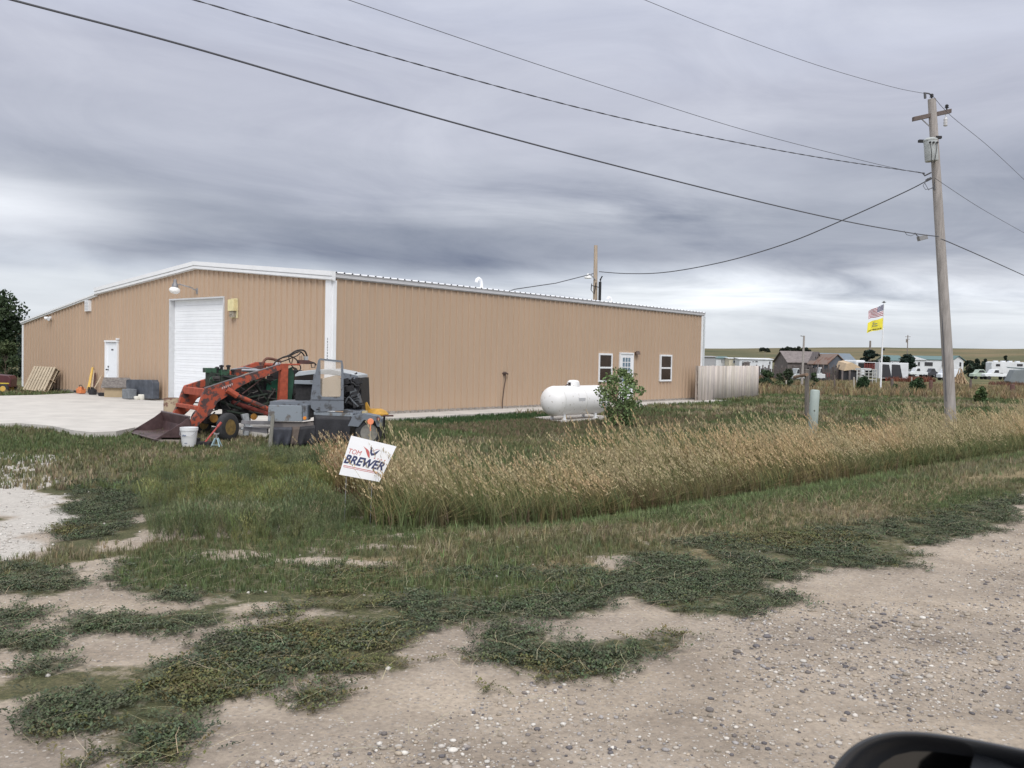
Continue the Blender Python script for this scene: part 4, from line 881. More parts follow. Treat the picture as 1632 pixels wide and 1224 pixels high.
b.build('control_valve', M_rust, ld); b = MB(); b.box(NP(487.5, 571, .5), .08, .1, .1, Ad, Wd); b.tube([NP(440, 583, .3), NP(442, 578, .3)], .035, 8); b.tube([NP(445, 583, .3), NP(446, 578, .3)], .03, 8); b.build('hose_couplings', mat('bright_coupling', (.5, .5, .5), .3, .8), ld)
# lift rams
b = MB(); b.tube([NP(372, 628, -.06), NP(430, 653, -.02)], .055, 10); b.build('lift_ram', M_or, ld, smooth=True)
b = MB(); b.tube([NP(362, 621, -.04), NP(378, 631, -.06)], .075, 8); b.build('ram_bracket', M_or2, ld)
b = MB(); b.tube([NP(370, 641, .3), NP(428, 660, .3)], .055, 10); b.build('lower_beam', mat('dull_red_beam', (.20, .04, .03), .7, var=.4), ld)
b = MB(); b.tube([NP(440, 586, .12), NP(386, 628, .12)], .014, 6); b.build('stay_rod', M_rust, ld)
# bucket: side outline near, cutting edge forwards
c1 = NP(245, 702, -.3); bl = 2.0
B_out = [(245, 702), (258, 698), (286, 698), (303, 694), (306, 680), (302, 664.5)]
bp = [NP(x, y, -.3) for x, y in B_out]
bk = MB(); inner = []
def shell(mb, pts, d, t=.018):
    up = [p+Z(t) if i < 3 else p+Ad*t for i, p in enumerate(pts)]; mb.prism(pts+up[::-1], d)
shell(bk, bp, Wd*bl); buck = bk.build('bucket', M_buck, ld)
for o_ in (0, bl-.02):
    b = MB(); b.prism([p+Wd*o_ for p in bp]+[bp[-1].lerp(bp[0], .22)+Wd*o_+Z(-.02)], Wd*.02); b.build('side_plate', M_buck, buck)
b = MB(); b.prism([bp[0]+Wd*-.01, bp[0]+Wd*-.01+Z(.03), bp[0]-Ad*.16+Z(.035)-Wd*.01, bp[0]-Ad*.16-Wd*.01], Wd*(bl+.02)); b.build('cutting_edge', mat('scraped_steel_edge', (.17, .13, .13), .45, .6, var=.4, scale=8), buck)
b = MB(); b.tube([bp[-1]-Wd*.01, bp[-1]+Wd*(bl+.01)], .022, 8); b.build('lip_rail', mat('scraped_steel_edge', (0, 0, 0)), buck)
# engine and body between the arms
en = MB(); 
def lb(mb, x0, y0, x1, y1, o0, o1):
    a = NP(x0, y0, o0); c = NP(x1, y1, o0); h = abs(a.z-c.z); ln_ = (Vector((c.x-a.x, c.y-a.y, 0))).length; mb.box((a+c)/2+Wd*(o1-o0)/2, ln_, o1-o0, h, Ad, Wd)
lb(en, 334, 594, 352, 618, .55, .85); lb(en, 352, 598, 378, 616, .5, .95); lb(en, 376, 600, 420, 640, .4, 1.0); engine = en.build('engine_block', M_grd, ld, bevel=.02)
b = MB(); lb(b, 329, 586.5, 345, 594, .55, .8); lb(b, 352, 589, 366, 598, .5, .8); b.tube([NP(345, 590, .65), NP(353, 595, .65)], .07, 8); b.lathe(NP(340, 607, .5), [(.0, 0), (.1, 0), (.12, .05), (.12, .1), (0, .11)], -Wd, 14); b.build('engine_head', M_gr, engine, smooth=True)
b = MB()
for x, y in ((353, 585), (364, 585), (346, 588), (336, 601), (371, 592)): p = NP(x, y, .6); b.lathe(p-Z(.08), [(.035, 0), (.035, .08), (.055, .085), (.055, .12), (.02, .13), (.0, .135)], (0, 0, 1), 10)
b.tube([NP(345, 596, .5), NP(348, 608, .48), NP(356, 612, .48)], .03, 6); b.tube([NP(356, 600, .45), NP(372, 603, .44), NP(384, 598, .44)], .022, 6); b.build('engine_fittings', M_iron, engine, smooth=True)
b = MB(); lb(b, 345, 630, 372, 652, .35, 1.1); lb(b, 372, 622, 440, 662, .35, 1.1); lb(b, 395, 605, 447, 650, .45, 1.0); lb(b, 452, 590, 482, 652, .25, 1.1); lb(b, 330, 662, 400, 674, .5, .95)
b.build('tractor_body', M_iron, ld, bevel=.02)
b = MB(); b.prism([NP(425, 612, .4), NP(443, 604, .4), NP(444, 645, .4), NP(424, 645, .4)], Wd*.03); b.build('side_panel', M_teal, ld); b = MB(); b.prism([NP(459, 588, .2), NP(466, 585, .2), NP(469, 600, .2), NP(464, 645, .2), NP(458, 645, .2)], Wd*.05); b.build('side_panel', mat('dark_green_panel', (.015, .06, .035), .6, var=.4), ld)
b = MB()
for (x0, y0, x1, y1, o_, r_) in ((380, 612, 422, 606, .36, .03), (384, 636, 426, 628, .3, .028), (400, 600, 424, 636, .3, .022), (352, 640, 384, 652, .22, .035), (404, 650, 440, 638, .3, .03), (330, 640, 352, 634, .3, .03), (362, 655, 410, 664, .2, .03), (392, 604, 398, 640, .34, .02), (410, 596, 432, 612, .34, .03), (432, 622, 424, 650, .3, .02)): b.tube([NP(x0, y0, o_), NP(x1, y1, o_)], r_, 7)
b.build('running_gear', M_grd, ld, smooth=True)
for (x, y, o_, r_) in ((360, 646, .22, .12), (384, 642, .28, .09), (412, 618, .34, .1), (474, 632, .15, .1), (345, 632, .3, .07)):
    b = MB(); b.lathe(NP(x, y, o_), [(.0, 0), (r_*.4, 0), (r_*.4, .03), (r_*.8, .03), (r_, .01), (r_, .09), (0, .09)], Wd, 16); b.build('pulley', M_iron, ld, smooth=True)
b = MB()
for k in range(60):
    x = R.uniform(335, 440); y = R.uniform(612, 660); p = NP(x, y, R.uniform(.15, .4)); b.tube([p, p+Ad*R.uniform(-.25, .25)+Z(R.uniform(-.18, .18))], R.uniform(.008, .022), 5)
for k in range(14): b.box(NP(R.uniform(340, 440), R.uniform(600, 655), R.uniform(.25, .42)), R.uniform(.05, .16), .06, R.uniform(.04, .12), Ad, Wd)
b.build('engine_clutter', mat('oily_grey_iron', (.07, .065, .06), .6, .3, var=.5, scale=15), ld)
b = MB(); b.lathe(NP(340, 666.5, .3), [(.0, 0), (.09, .0), (.1, .04), (.0, .05)], -Wd, 14, ); b.lathe(NP(403.5, 664, .2), [(.0, 0), (.07, .0), (.08, .04), (.0, .05)], -Wd, 14); b.build('yellow_hub', mat('orange_yellow_paint', (.34, .16, .03), .6, var=.2), ld)
b = MB(); b.prism([NP(386, 661, -.1), NP(396, 659, -.1), NP(399, 676, -.1), NP(396, 694, -.1), NP(389, 694, -.1), NP(391, 678, -.1)], Wd*.1); b.tube([NP(384, 684, -.1), NP(402, 680, -.1)], .03, 6); b.build('axle_knuckle', mat('pale_grey_paint', (.33, .35, .37), .6, var=.3, scale=12), ld)
b = MB(); b.tube([NP(372, 682, -.1), NP(372, 682, -.1)+Wd*1.6], .05, 8); b.build('front_axle', M_iron, ld)
# wheels
def wheel(parent, c, axis, r, w, mr, name='wheel', rimf=.58, spokes=0):
    axis = Vector(axis).normalized(); b = MB()
    b.lathe(c, [(r*rimf, -w*.38), (r*rimf*1.02, -w*.5), (r*.86, -w*.5), (r*.965, -w*.38), (r, -w*.2), (r, w*.2), (r*.965, w*.38), (r*.86, w*.5), (r*rimf*1.02, w*.5), (r*rimf, w*.38)], axis, 32)
    o = b.build(name, M_rub, parent, smooth=True); b = MB()
    b.lathe(c, [(r*rimf*1.03, w*.48), (r*rimf*.95, w*.38), (r*rimf*.84, w*.05), (r*.36, -w*.12), (r*.3, w*.05), (r*.16, w*.12), (r*.14, w*.26), (0, w*.27)], axis, 24)
    b.lathe(c, [(r*rimf*1.03, -w*.48), (r*rimf*.9, -w*.2), (0, -w*.15)], axis, 24)
    rm = b.build('rim', mr, o, smooth=True); b = MB(); u = axis.orthogonal().normalized(); q = axis.cross(u)
    for k in range(6): a_ = k*pi/3; b.lathe(c+axis*w*-.08+(u*cos(a_)+q*sin(a_))*r*.42, [(.03*r/.3, 0), (.03*r/.3, .02), (0, .022)], axis, 6)
    b.build('wheel_nuts', M_iron, rm); return o
wc = NP(363, 681, -.45); wheel(ld, wc, Vector((.93, -.36, .04)), .33, .17, M_yr, rimf=.54)
wc2 = wc+Wd*1.75; wheel(ld, wc2, Vector((-.93, .36, .02)), .33, .17, M_yr, rimf=.54)

# things by the loader
p = NP(266, 704, -.35); b = MB(); b.box(Vector((p.x, p.y, tz(p.x, p.y)+.03)), .58, .12, .1, Vector((1, .04, 0)).normalized(), Vector((-.04, 1, 0))); solo(b.build('wood_block', mat('grey_timber', (.22, .19, .16), .9, var=.3, scale=5, stretch=(1, 4, 4)), bevel=.006), p, 'grey timber lying under the front of the rusty bucket', 'timber')
bs_ = P(301, 708.5, 18.6); bs_.z = -.17; t = thing('plastic_pail', 'white plastic pail standing in front of the loader bucket', 'pail', bs_)
hh = (P(301, 681, 18.6).z-bs_.z); b = MB(); b.lathe(bs_, [(.0, 0.0), (.135, 0), (.14, .01), (.172, hh-.07), (.185, hh-.065), (.187, hh-.0), (.17, hh), (.165, hh-.03), (.13, .02), (0, .02)], (0, 0, 1), 28); pb = b.build('pail_body', mat('white_pail_plastic', (.72, .73, .74), .4, col2=(.5, .47, .42), thr=.33, scale=8), t, smooth=True)
b = MB()
for k in range(9): a_ = -pi/2-.5+k*.06; b.box(bs_+Vector((cos(a_)*.166, sin(a_)*.166, hh*.58+.01*(k % 2))), .012, .004, .035-.01*(k % 3), (-sin(a_), cos(a_), 0), (cos(a_), sin(a_), 0))
for k in range(5): a_ = -pi/2-.2+k*.07; b.box(bs_+Vector((cos(a_)*.153, sin(a_)*.153, hh*.2)), .014, .004, .012, (-sin(a_), cos(a_), 0), (cos(a_), sin(a_), 0))
b.build('print', mat('faded_blue_print', (.12, .16, .25), .7), pb)
b = MB(); b.tube(cat_([bs_+Vector((-.185, 0, hh-.05)), bs_+Vector((-.12, -.17, hh-.16)), bs_+Vector((.12, -.17, hh-.16)), bs_+Vector((.185, 0, hh-.05))], 6), .004, 5); b.build('handle', M_lamp if False else m_lamp, t)
j0 = P(326, 706, 18.75); j1 = P(347, 680, 18.9); j0.z = max(j0.z, -.15); t = thing('floor_jack', 'red handled floor jack lying beside the yellow rimmed wheel', 'jack', (j0.x, j0.y, -.17))
b = MB(); b.tube([j0, j1], .02, 8); b.tube([j1, j1+(j1-j0).normalized()*.12], .03, 8); b.build('handle', mat('faded_red_paint', (.42, .07, .06), .55, var=.25), t)
b = MB(); c = P(322, 704, 18.75); c.z = -.11; b.box(c, .42, .2, .07); b.box(c+Vector((-.12, 0, .07)), .12, .16, .08); b.lathe(c+Vector((.16, -.12, -.02)), [(.0, 0), (.045, 0), (.045, .04), (0, .04)], (0, 1, 0), 12); b.lathe(c+Vector((-.16, -.12, -.02)), [(.0, 0), (.035, 0), (.035, .04), (0, .04)], (0, 1, 0), 12); b.build('chassis', M_iron, t, bevel=.006)
c = P(345, 708, 18.6); c.z = -.17; t = thing('jack_stand', 'small pale blue jack stand on the grass by the wheel', 'jack stand', c); b = MB()
for sx, sy in ((-1, -1), (1, -1), (1, 1), (-1, 1)): b.tube([c+Vector((sx*.09, sy*.08, .01)), c+Vector((sx*.025, sy*.025, .19))], .014, 6)
b.tube([c+Vector((-.08, -.07, .05)), c+Vector((.08, -.07, .05))], .008, 5); b.build('leg_frame', mat('pale_blue_paint', (.30, .42, .46), .5, var=.2), t)
b = MB(); b.tube([c+Z(.16), c+Z(.27)], .018, 8); b.prism([c+Vector((-.05, -.02, .27)), c+Vector((.05, -.02, .27)), c+Vector((.06, -.02, .31)), c+Vector((0, -.02, .285)), c+Vector((-.06, -.02, .31))], (0, .04, 0)); b.build('saddle', m_lamp, t)
c = G(273, 656, 0); b = MB(); b.lathe(c, [(.0, 0), (.22, 0), (.225, .02), (.22, .1), (.228, .2), (.22, .3), (.225, .42), (.2, .42), (.19, .1), (0, .1)], (0, 0, 1), 24)
solo(b.build('barrel', mat('rust_streaked_tan_drum', (.36, .29, .2), .75, col2=(.14, .07, .05), thr=.45, scale=3), smooth=True), c, 'rusty tan drum standing open on the concrete behind the loader arms', 'barrel')

# ================================================================== GREY TRUCK WRECK
TY = 18.9
def TP(px, py, dy=0.0): return P(px, py, TY+dy)
tg = thing('wrecked_truck', 'stripped grey truck with one door hanging open and black skirts beside the orange loader', 'truck', (TP(505, 700).x, TY+.6, -.15))
M_gp = mat('faded_grey_blue_paint', (.150, .168, .195), .55, col2=(.065, .065, .068), thr=.42, scale=5, bump=.1); M_gpl = mat('pale_grey_blue_paint', (.225, .255, .285), .5, col2=(.12, .11, .10), thr=.42, scale=5)
M_blk = mat('black_rubber_sheet', (.018, .018, .022), .6, var=.4, scale=5, bump=.3)
def tplate(poly, dy, th, m, name, parent=tg, bevel=0):
    b = MB(); b.prism([TP(x, y, dy) for x, y in poly], (0, th, 0)); return b.build(name, m, parent, bevel=bevel)
# cab shell
b = MB(); front = [(470, 597), (476, 592), (503, 589.2), (527, 588.6), (548, 592.5), (571, 598), (571.5, 603), (548, 600), (527, 597), (503, 596), (470, 600)]
b.prism([TP(x, y, .55) for x, y in front], (0, 1.25, 0)); b.build('roof', mat('light_grey_roof', (.40, .43, .45), .45, var=.12), tg, bevel=.01)
tplate([(547, 594), (570, 599), (571, 604), (547, 605)], .5, .05, M_gp, 'cowl')
tplate([(469, 606), (503, 606.5), (503, 613), (469, 612)], .5, .1, M_gpl, 'rear_rail', bevel=.01)
tplate([(469, 597), (503, 596), (503, 606), (469, 606)], .75, .02, M_glass, 'rear_window')
b = MB(); b.prism([TP(x, y, .62) for x, y in [(472, 606), (575, 603), (577, 655), (470, 655)]], (0, 1.1, 0)); b.build('cab_interior', M_iron, tg)
tplate([(500, 596), (507, 596), (500, 656), (492, 656)], .45, .08, M_gp, 'pillar')
b = MB()
for k in range(46):
    x = R.uniform(549, 574); y = R.uniform(604, 648); p = TP(x, y, R.uniform(.25, .6)); q = p+Vector((R.uniform(-.2, .2), R.uniform(-.1, .2), R.uniform(-.16, .16)))
    b.tube([p, (p+q)/2+Vector((R.uniform(-.05, .05), 0, R.uniform(-.05, .05))), q], R.uniform(.008, .03), 6)
for k in range(16): b.box(TP(R.uniform(551, 573), R.uniform(606, 646), R.uniform(.3, .6)), R.uniform(.06, .2), .1, R.uniform(.05, .16), Vector((1, 0, R.uniform(-.5, .5))).normalized(), (0, 1, 0), Vector((R.uniform(-.4, .4), 0, 1)).normalized())
b.prism([TP(561, 603, .4), TP(576, 612, .4), TP(568, 617, .4), TP(560, 613, .4)], (0, .05, 0))
b.build('engine_parts', mat('black_engine_parts', (.03, .03, .033), .55, .4, var=.6, scale=12), tg)
b = MB(); b.prism([TP(x, y, .3) for x, y in [(557, 622), (566, 619), (572, 630), (575, 642), (566, 646), (560, 640)]], (0, .2, 0)); b.tube(cat_([TP(550, 642, .25), TP(556, 633, .25), TP(563, 640, .25), TP(571, 648, .25)], 5), .018, 6); b.build('grey_casting', mat('grey_casting', (.13, .14, .15), .5, .5, var=.4, scale=10), tg)
# the open door, nearest to the viewer
dpoly = [(509.6, 571), (545.6, 574.6), (547.3, 584), (547.8, 634), (548, 654), (503, 656.5), (495.6, 650), (495.8, 635), (501.5, 599), (507, 574)]
wpoly_ = [(510.6, 574), (543.5, 577.5), (543.6, 629), (541, 633.3), (513.5, 632.3), (511, 628)]
b = MB(); n1 = len(dpoly); n2 = len(wpoly_)
def ring(mb, outer, inner, d0, d1, TPf):
    """plate with a hole: bridge by nearest order"""
    import itertools
    def res(poly, n):
        L = [0]; q = poly+[poly[0]]
        for i in range(len(poly)): L.append(L[-1]+math.hypot(q[i+1][0]-q[i][0], q[i+1][1]-q[i][1]))
        return q, L
    cx = sum(p[0] for p in inner)/len(inner); cy = sum(p[1] for p in inner)/len(inner)
    angs = sorted(set([round(math.atan2(p[1]-cy, p[0]-cx), 5) for p in outer+inner]))
    def hit(poly, a):
        best = None
        for i in range(len(poly)):
            x0, y0 = poly[i]; x1, y1 = poly[(i+1) % len(poly)]; dx, dy = cos(a), sin(a); ex, ey = x1-x0, y1-y0; den = dx*ey-dy*ex
            if abs(den) < 1e-9: continue
            t_ = ((x0-cx)*ey-(y0-cy)*ex)/den; s_ = ((x0-cx)*dy-(y0-cy)*dx)/den
            if t_ > 0 and -1e-4 <= s_ <= 1+1e-4 and (best is None or t_ > best): best = t_
        return (cx+cos(a)*best, cy+sin(a)*best)
    O = [hit(outer, a) for a in angs]; I = [hit(inner, a) for a in angs]; n = len(angs); vs = []
    for d in (d0, d1): vs += [TPf(x, y, d) for x, y in O]+[TPf(x, y, d) for x, y in I]
    fs = []
    for i in range(n):
        j = (i+1) % n; fs += [(i, j, n+j, n+i), (2*n+i, 3*n+i, 3*n+j, 2*n+j), (i, 2*n+i, 2*n+j, j), (n+i, n+j, 3*n+j, 3*n+i)]
    mb.add(vs, fs)
ring(b, dpoly, wpoly_, 0, .05, TP); td = b.build('door', M_gp, tg)
b = MB(); b.prism([TP(x, y, .02) for x, y in wpoly_], (0, .008, 0)); 
mg = bpy.data.materials.new('hazy_door_glass'); mg.use_nodes = True; tt2 = mg.node_tree; bs2 = tt2.nodes['Principled BSDF']; bs2.inputs['Base Color'].default_value = (.62, .53, .43, 1); bs2.inputs['Roughness'].default_value = .25; tr2 = tt2.nodes.new('ShaderNodeBsdfTransparent'); mx2 = tt2.nodes.new('ShaderNodeMixShader'); mx2.inputs[0].default_value = .18
tt2.links.new(tr2.outputs[0], mx2.inputs[1]); tt2.links.new(bs2.outputs[0], mx2.inputs[2]); tt2.links.new(mx2.outputs[0], tt2.nodes['Material Output'].inputs[0]); b.build('window', mg, td)
b = MB(); b.tube([TP(x, y, -.006) for x, y in [(496, 637), (548, 637.5)]], .006, 4); b.tube([TP(504, 652, -.01), TP(509, 652, -.01)], .012, 6); b.build('door_trim', mat('dark_seam', (.06, .06, .07), .6), td)
b = MB(); b.prism([TP(x, y, .055) for x, y in [(514, 603), (536, 598), (543, 604), (543, 632), (513, 632)]], (0, .012, 0)); b.build('window_reflection', mat('beige_reflection', (.55, .47, .37), .8, var=.08, scale=3), td)  # beige reflection in the lower window, put in as a coloured sheet
tplate([(500, 656), (562, 659.5), (562, 664), (500, 661.5)], .02, .3, M_gpl, 'running_board', bevel=.006)
tplate([(547, 653), (575, 656), (575, 660), (547, 659)], .1, .6, M_gp, 'step', bevel=.006)
# side panel and lamp
tplate([(428, 645.5), (481.5, 646.5), (481.5, 671.8), (426.5, 671.2)], -.05, .05, M_gpl, 'side_panel', bevel=.008)
tplate([(481.9, 645), (490, 645.6), (490, 670), (482, 671)], -.08, .3, M_gp, 'corner_post', bevel=.006)
b = MB(); b.lathe(TP(485.5, 666.3, -.09), [(.0, 0), (.035, 0), (.04, .02), (.04, .03)], (0, 1, 0), 16); b.build('marker_lamp', mat('amber_lens', (.75, .26, .03), .3, var=.05), tg, smooth=True)
tplate([(430, 640), (503, 640), (503, 646), (430, 646)], .1, .9, M_gp, 'deck')
b = MB(); b.prism([TP(x, y, .1) for x, y in [(492, 646), (503, 646), (503, 662), (492, 667)]], (0, .5, 0)); b.build('inner_box', M_iron, tg)
tplate([(384, 670.5), (434, 671.5), (434, 677), (384, 676)], .2, .1, mat('grey_frame_steel', (.16, .155, .165), .7, var=.3, scale=6), 'frame_rail', bevel=.005)
tplate([(434, 672), (505, 673.5), (507, 682), (434, 681)], .02, .12, mat('mud_stained_rail', (.17, .15, .14), .8, col2=(.10, .09, .09), thr=.5, scale=3), 'frame_rail', bevel=.005)
tplate([(388, 680), (426, 683), (426, 691), (388, 686)], .35, .1, mat('grey_frame_steel', (0, 0, 0)), 'lower_rail')
# hanging skirts: slightly wavy sheets
def skirt(poly, dy, amp, m, name):
    (x0, y0), (x1, y1), (x2, y2), (x3, y3) = poly; b = MB(); n = 14; g_ = {}
    for j in range(7):
        for i in range(n+1):
            u, v = i/n, j/6; x = (x0*(1-u)+x1*u)*(1-v)+(x3*(1-u)+x2*u)*v; y = (y0*(1-u)+y1*u)*(1-v)+(y3*(1-u)+y2*u)*v
            g_[i, j] = TP(x, y, dy+amp*sin(u*11+v*2+x0)*v*v)
    for j in range(6):
        for i in range(n): b.add([g_[i, j], g_[i+1, j], g_[i+1, j+1], g_[i, j+1]], [(0, 1, 2, 3)])
    o = b.build(name, m, tg, smooth=True); s_ = o.modifiers.new('thick', 'SOLIDIFY'); s_.thickness = .012; return o
skirt([(434, 681), (466, 681), (462, 711), (436, 712)], -.03, .06, mat('dark_blue_grey_rubber', (.035, .038, .05), .6, var=.4, scale=6), 'mud_flap')
skirt([(465, 680), (480, 680), (474, 709), (461, 711)], .01, .03, mat('mud_brown_sheet', (.12, .095, .08), .85, var=.3, scale=6), 'mud_flap')
skirt([(478, 680), (502, 678), (503, 709), (472, 712)], -.02, .05, M_blk, 'mud_flap'); skirt([(500, 661), (560, 664), (556, 704), (500, 708)], .0, .04, M_blk, 'skirt')
b = MB(); b.prism([TP(x, y, .1) for x, y in [(440, 680), (556, 668), (556, 704), (440, 708)]], (0, .9, 0)); b.build('chassis', M_iron, tg)
# rear wheel and fender
fpoly = [(554, 679), (562, 661.5), (581, 659), (601.5, 663), (607.5, 668), (606.5, 681), (601, 680), (597, 671), (580, 669.5), (571, 680.5)]
tplate(fpoly, .0, .34, M_gp, 'fender', bevel=.008)
wheel(tg, TP(587, 689, .2), Vector((.35, -1, 0)), .30, .2, mat('pale_rim_paint', (.20, .19, .17), .6, var=.3, scale=10), 'wheel', .62)
b = MB(); b.lathe(TP(603, 668, -.01), [(.0, 0), (.03, .0), (.035, .02)], (0, 1, 0), 12); b.build('tail_lamp', mat('dark_red_lens', (.25, .02, .03), .3), tg)
b = MB(); b.prism([TP(x, y, .25) for x, y in [(577, 655), (585, 655), (585, 661), (577, 661)]], (0, .1, 0)); b.build('cap', mat('cream_plastic', (.5, .42, .25), .5), tg)
# yellow implement behind the truck
yc = TP(600, 659, 1.2); t = thing('yellow_implement', 'yellow farm implement deck with an iron bar behind the grey truck wheel', 'implement', (yc.x, yc.y, -.1))
b = MB(); b.lathe(Vector((yc.x, yc.y, yc.z-.03)), [(.0, .14), (.12, .14), (.22, .09), (.28, .03), (.28, 0), (0, 0)], (0, 0, 1), 24); b.build('deck', mat('ochre_yellow_paint', (.50, .27, .035), .6, var=.3, scale=7), t, smooth=True)
b = MB(); b.prism([TP(x, y, 1.1) for x, y in [(578, 646), (584, 641), (589, 650), (592, 656), (606, 662), (580, 662)]], (0, .08, 0)); b.build('bracket', mat('ochre_yellow_paint', (0, 0, 0)), t)
b = MB(); b.tube([TP(600, 663, 1.0), TP(627, 662.5, 1.0)], .02, 8); b.tube([TP(599, 661, 1.05), TP(614, 662, 1.05)], .03, 8); b.build('draw_bar', M_rust, t)
b = MB()
for dx in (-.18, .18): b.tube([Vector((yc.x+dx, yc.y, -.1)), Vector((yc.x+dx, yc.y, yc.z))], .025, 6)
b.lathe(Vector((yc.x-.1, yc.y-.15, 0)), [(0, 0), (.1, 0), (.1, .06), (0, .06)], (0, 1, 0), 14); b.build('stand', M_iron, t)
# leaning stake in front
b = MB(); a = P(434.6, 661, TY-.45); c = P(429, 714, TY-.5); c.z = tz(c.x, c.y)-.05; b.prism([c+Vector((-.04, 0, 0)), c+Vector((.045, 0, 0)), a+Vector((.035, 0, -.02)), a+Vector((0, 0, .03)), a+Vector((-.03, 0, -.02))], (0, .04, 0)); solo(b.build('wooden_stake', mat('grey_stake_wood', (.20, .195, .17), .9, var=.3, scale=8, stretch=(3, 3, .4))), c, 'grey pointed wooden stake standing before the truck side panel', 'stake')

# ================================================================== THINGS ALONG THE GABLE WALL
def gw(px, py, out): # point on the slab, a given distance in front of the gable wall plane
    return PL(px, py, BC-BU*out, BU)
c = G(184, 633, 0); t = thing('dog_house', 'small plywood dog house with a grey shingled roof in front of the service door', 'dog house', c)
X1, X2 = Vector((.97, .24, 0)).normalized(), Vector((-.24, .97, 0)).normalized()
b = MB(); L0, L1, D_, Hh = -.40, .40, .75, .42
b.hexa([c+X1*L0, c+X1*L1, c+X1*L1+X2*D_, c+X1*L0+X2*D_], [c+X1*L0+Z(Hh), c+X1*L1+Z(Hh), c+X1*L1+X2*D_+Z(Hh), c+X1*L0+X2*D_+Z(Hh)])
for q in (L0, L1-.02): b.prism([c+X1*q+Z(Hh), c+X1*q+X2*D_+Z(Hh), c+X1*q+X2*D_/2+Z(Hh+.27)], X1*.02)
b.build('plywood_box', mat('weathered_plywood', (.42, .33, .21), .8, var=.15, scale=3), t)
b = MB()
for s_ in (0, 1):
    e = c+X2*(-.12 if s_ == 0 else D_+.12)+Z(Hh-.06); r_ = c+X2*D_/2+Z(Hh+.30); b.prism([e+X1*(L0-.1), e+X1*(L0-.1)+Z(.03), r_+X1*(L0-.1)+Z(.03), r_+X1*(L0-.1)], X1*(L1-L0+.2))
b.build('shingled_roof', mat('grey_shingles', (.17, .155, .145), .95, var=.45, scale=12, bump=.5), t)
b = MB(); b.box(c+X1*(L1+.004)+X2*D_/2+Z(.22), .01, .36, .38, X1, X2); b.build('doorway', M_dark, t)
# galvanised trough standing on its end against the wall
c = G(222, 635.5, 0); t = thing('galvanised_trough', 'dark galvanised steel trough leaning on the tan wall beside the dog house', 'trough', c)
Xn = BN; out = -BU
a0 = gw(200.5, 634, .5); a1 = gw(242.5, 636, .5); z1 = gw(222, 606, .35).z
m_galv = mat('dull_galvanised_steel', (.10, .112, .135), .5, .5, var=.4, scale=3)
b = MB(); pts = []
w_ = (a1-a0); nrm2 = Vector((w_.x, w_.y, 0)).normalized(); 
prof2 = [a0, a0+Z(z1-.05), a0+Z(z1)+nrm2*.06, a1+Z(z1)-nrm2*.12, a1+Z(z1-.1), a1]
prof2 = [Vector((p.x, p.y, max(p.z, 0))) for p in prof2]
b.prism(prof2, BU*.28); b.build('trough_shell', m_galv, t, bevel=.02)
b = MB(); q = gw(206, 634, .75); b.box(Vector((q.x, q.y, .2)), .55, .3, .36, Xn, BU); b.build('trough_step', mat('worn_zinc_box', (.24, .26, .28), .5, .5, var=.25), t, bevel=.02)
c = G(223, 634.5, 0); b = MB(); b.lathe(c, [(0, 0), (.26, 0), (.27, .02), (.26, .35), (.2, .42), (.21, .48), (.19, .48), (.18, .42)], (0, 0, 1), 24); solo(b.build('steel_tub', mat('shiny_zinc', (.34, .36, .38), .35, .7, var=.25, scale=6), smooth=True), c, 'round bright zinc tub in front of the leaning dark trough', 'tub')
for px, r_, l_ in ((218.5, .12, 'low white bowl at the foot of the zinc tub, left of the taller pot'), (226.5, .15, 'rounded white pot at the foot of the zinc tub, right of the low bowl')):
    c = G(px, 636.8, 0); b = MB(); h_ = .12 if r_ < .13 else .19; b.lathe(c, [(0, 0), (r_*.7, 0), (r_, h_*.5), (r_*.92, h_), (r_*.6, h_+.01), (r_*.5, h_*.6), (0, h_*.5)], (0, 0, 1), 18); solo(b.build('white_bowl', mat('cream_white_glaze', (.72, .70, .62), .4, var=.06), smooth=True), c, l_, 'bowl')
c = G(166, 631, 0); b = MB(); b.lathe(c, [(0, 0), (.2, 0), (.24, .12), (.21, .12), (.18, .03), (0, .03)], (0, 0, 1), 20); solo(b.build('feed_dish', M_blk, smooth=True), c, 'low black feed dish on the concrete left of the dog house', 'dish')
GT_ = 'tools leaning on the gable wall'
def tool(name, pxb, pyb, out, pxt, pyt, label, hm, head, r=.02, two=False):
    base = gw(pxb, pyb, out); base.z = max(0, base.z); top = gw(pxt, pyt, .08); t = thing(name, label, 'tool', base, GT_)
    b = MB(); b.tube([base+Z(.2 if head else 0), top], r, 7)
    if two: b.tube([base+BN*.12+Z(.2), top+BN*.05], r, 7)
    b.build('handle', hm, t)
    if head:
        d = (top-base).normalized(); b = MB(); s_ = base+Z(.0)
        b.prism([s_-BN*.08+Z(.28), s_+BN*.08+Z(.28), s_+BN*.09+Z(.1), s_+Z(.0)+BN*0, s_-BN*.09+Z(.1)], -BU*.02); b.build('blade', head, t)
m_yh = mat('yellow_tool_handle', (.62, .40, .09), .6, var=.1); m_wh = mat('pale_ash_handle', (.46, .37, .26), .7, var=.15)
tool('post_hole_digger', 142, 628, .55, 148, 586, 'yellow handled post hole digger leaning on the tan wall', m_yh, M_iron, .032, True)
tool('shovel', 146.5, 628, .5, 150, 590, 'pale handled shovel upright between the yellow digger and the dark bar', m_wh, M_iron, .022)
tool('digging_bar', 150, 627, .4, 151.5, 595, 'dark iron bar standing behind the slanting pale handle', M_rust, None, .035)
tool('spade', 149, 629, .7, 162, 599, 'spade with a pale handle slanting up to the right beside the service door', m_wh, M_iron, .022)
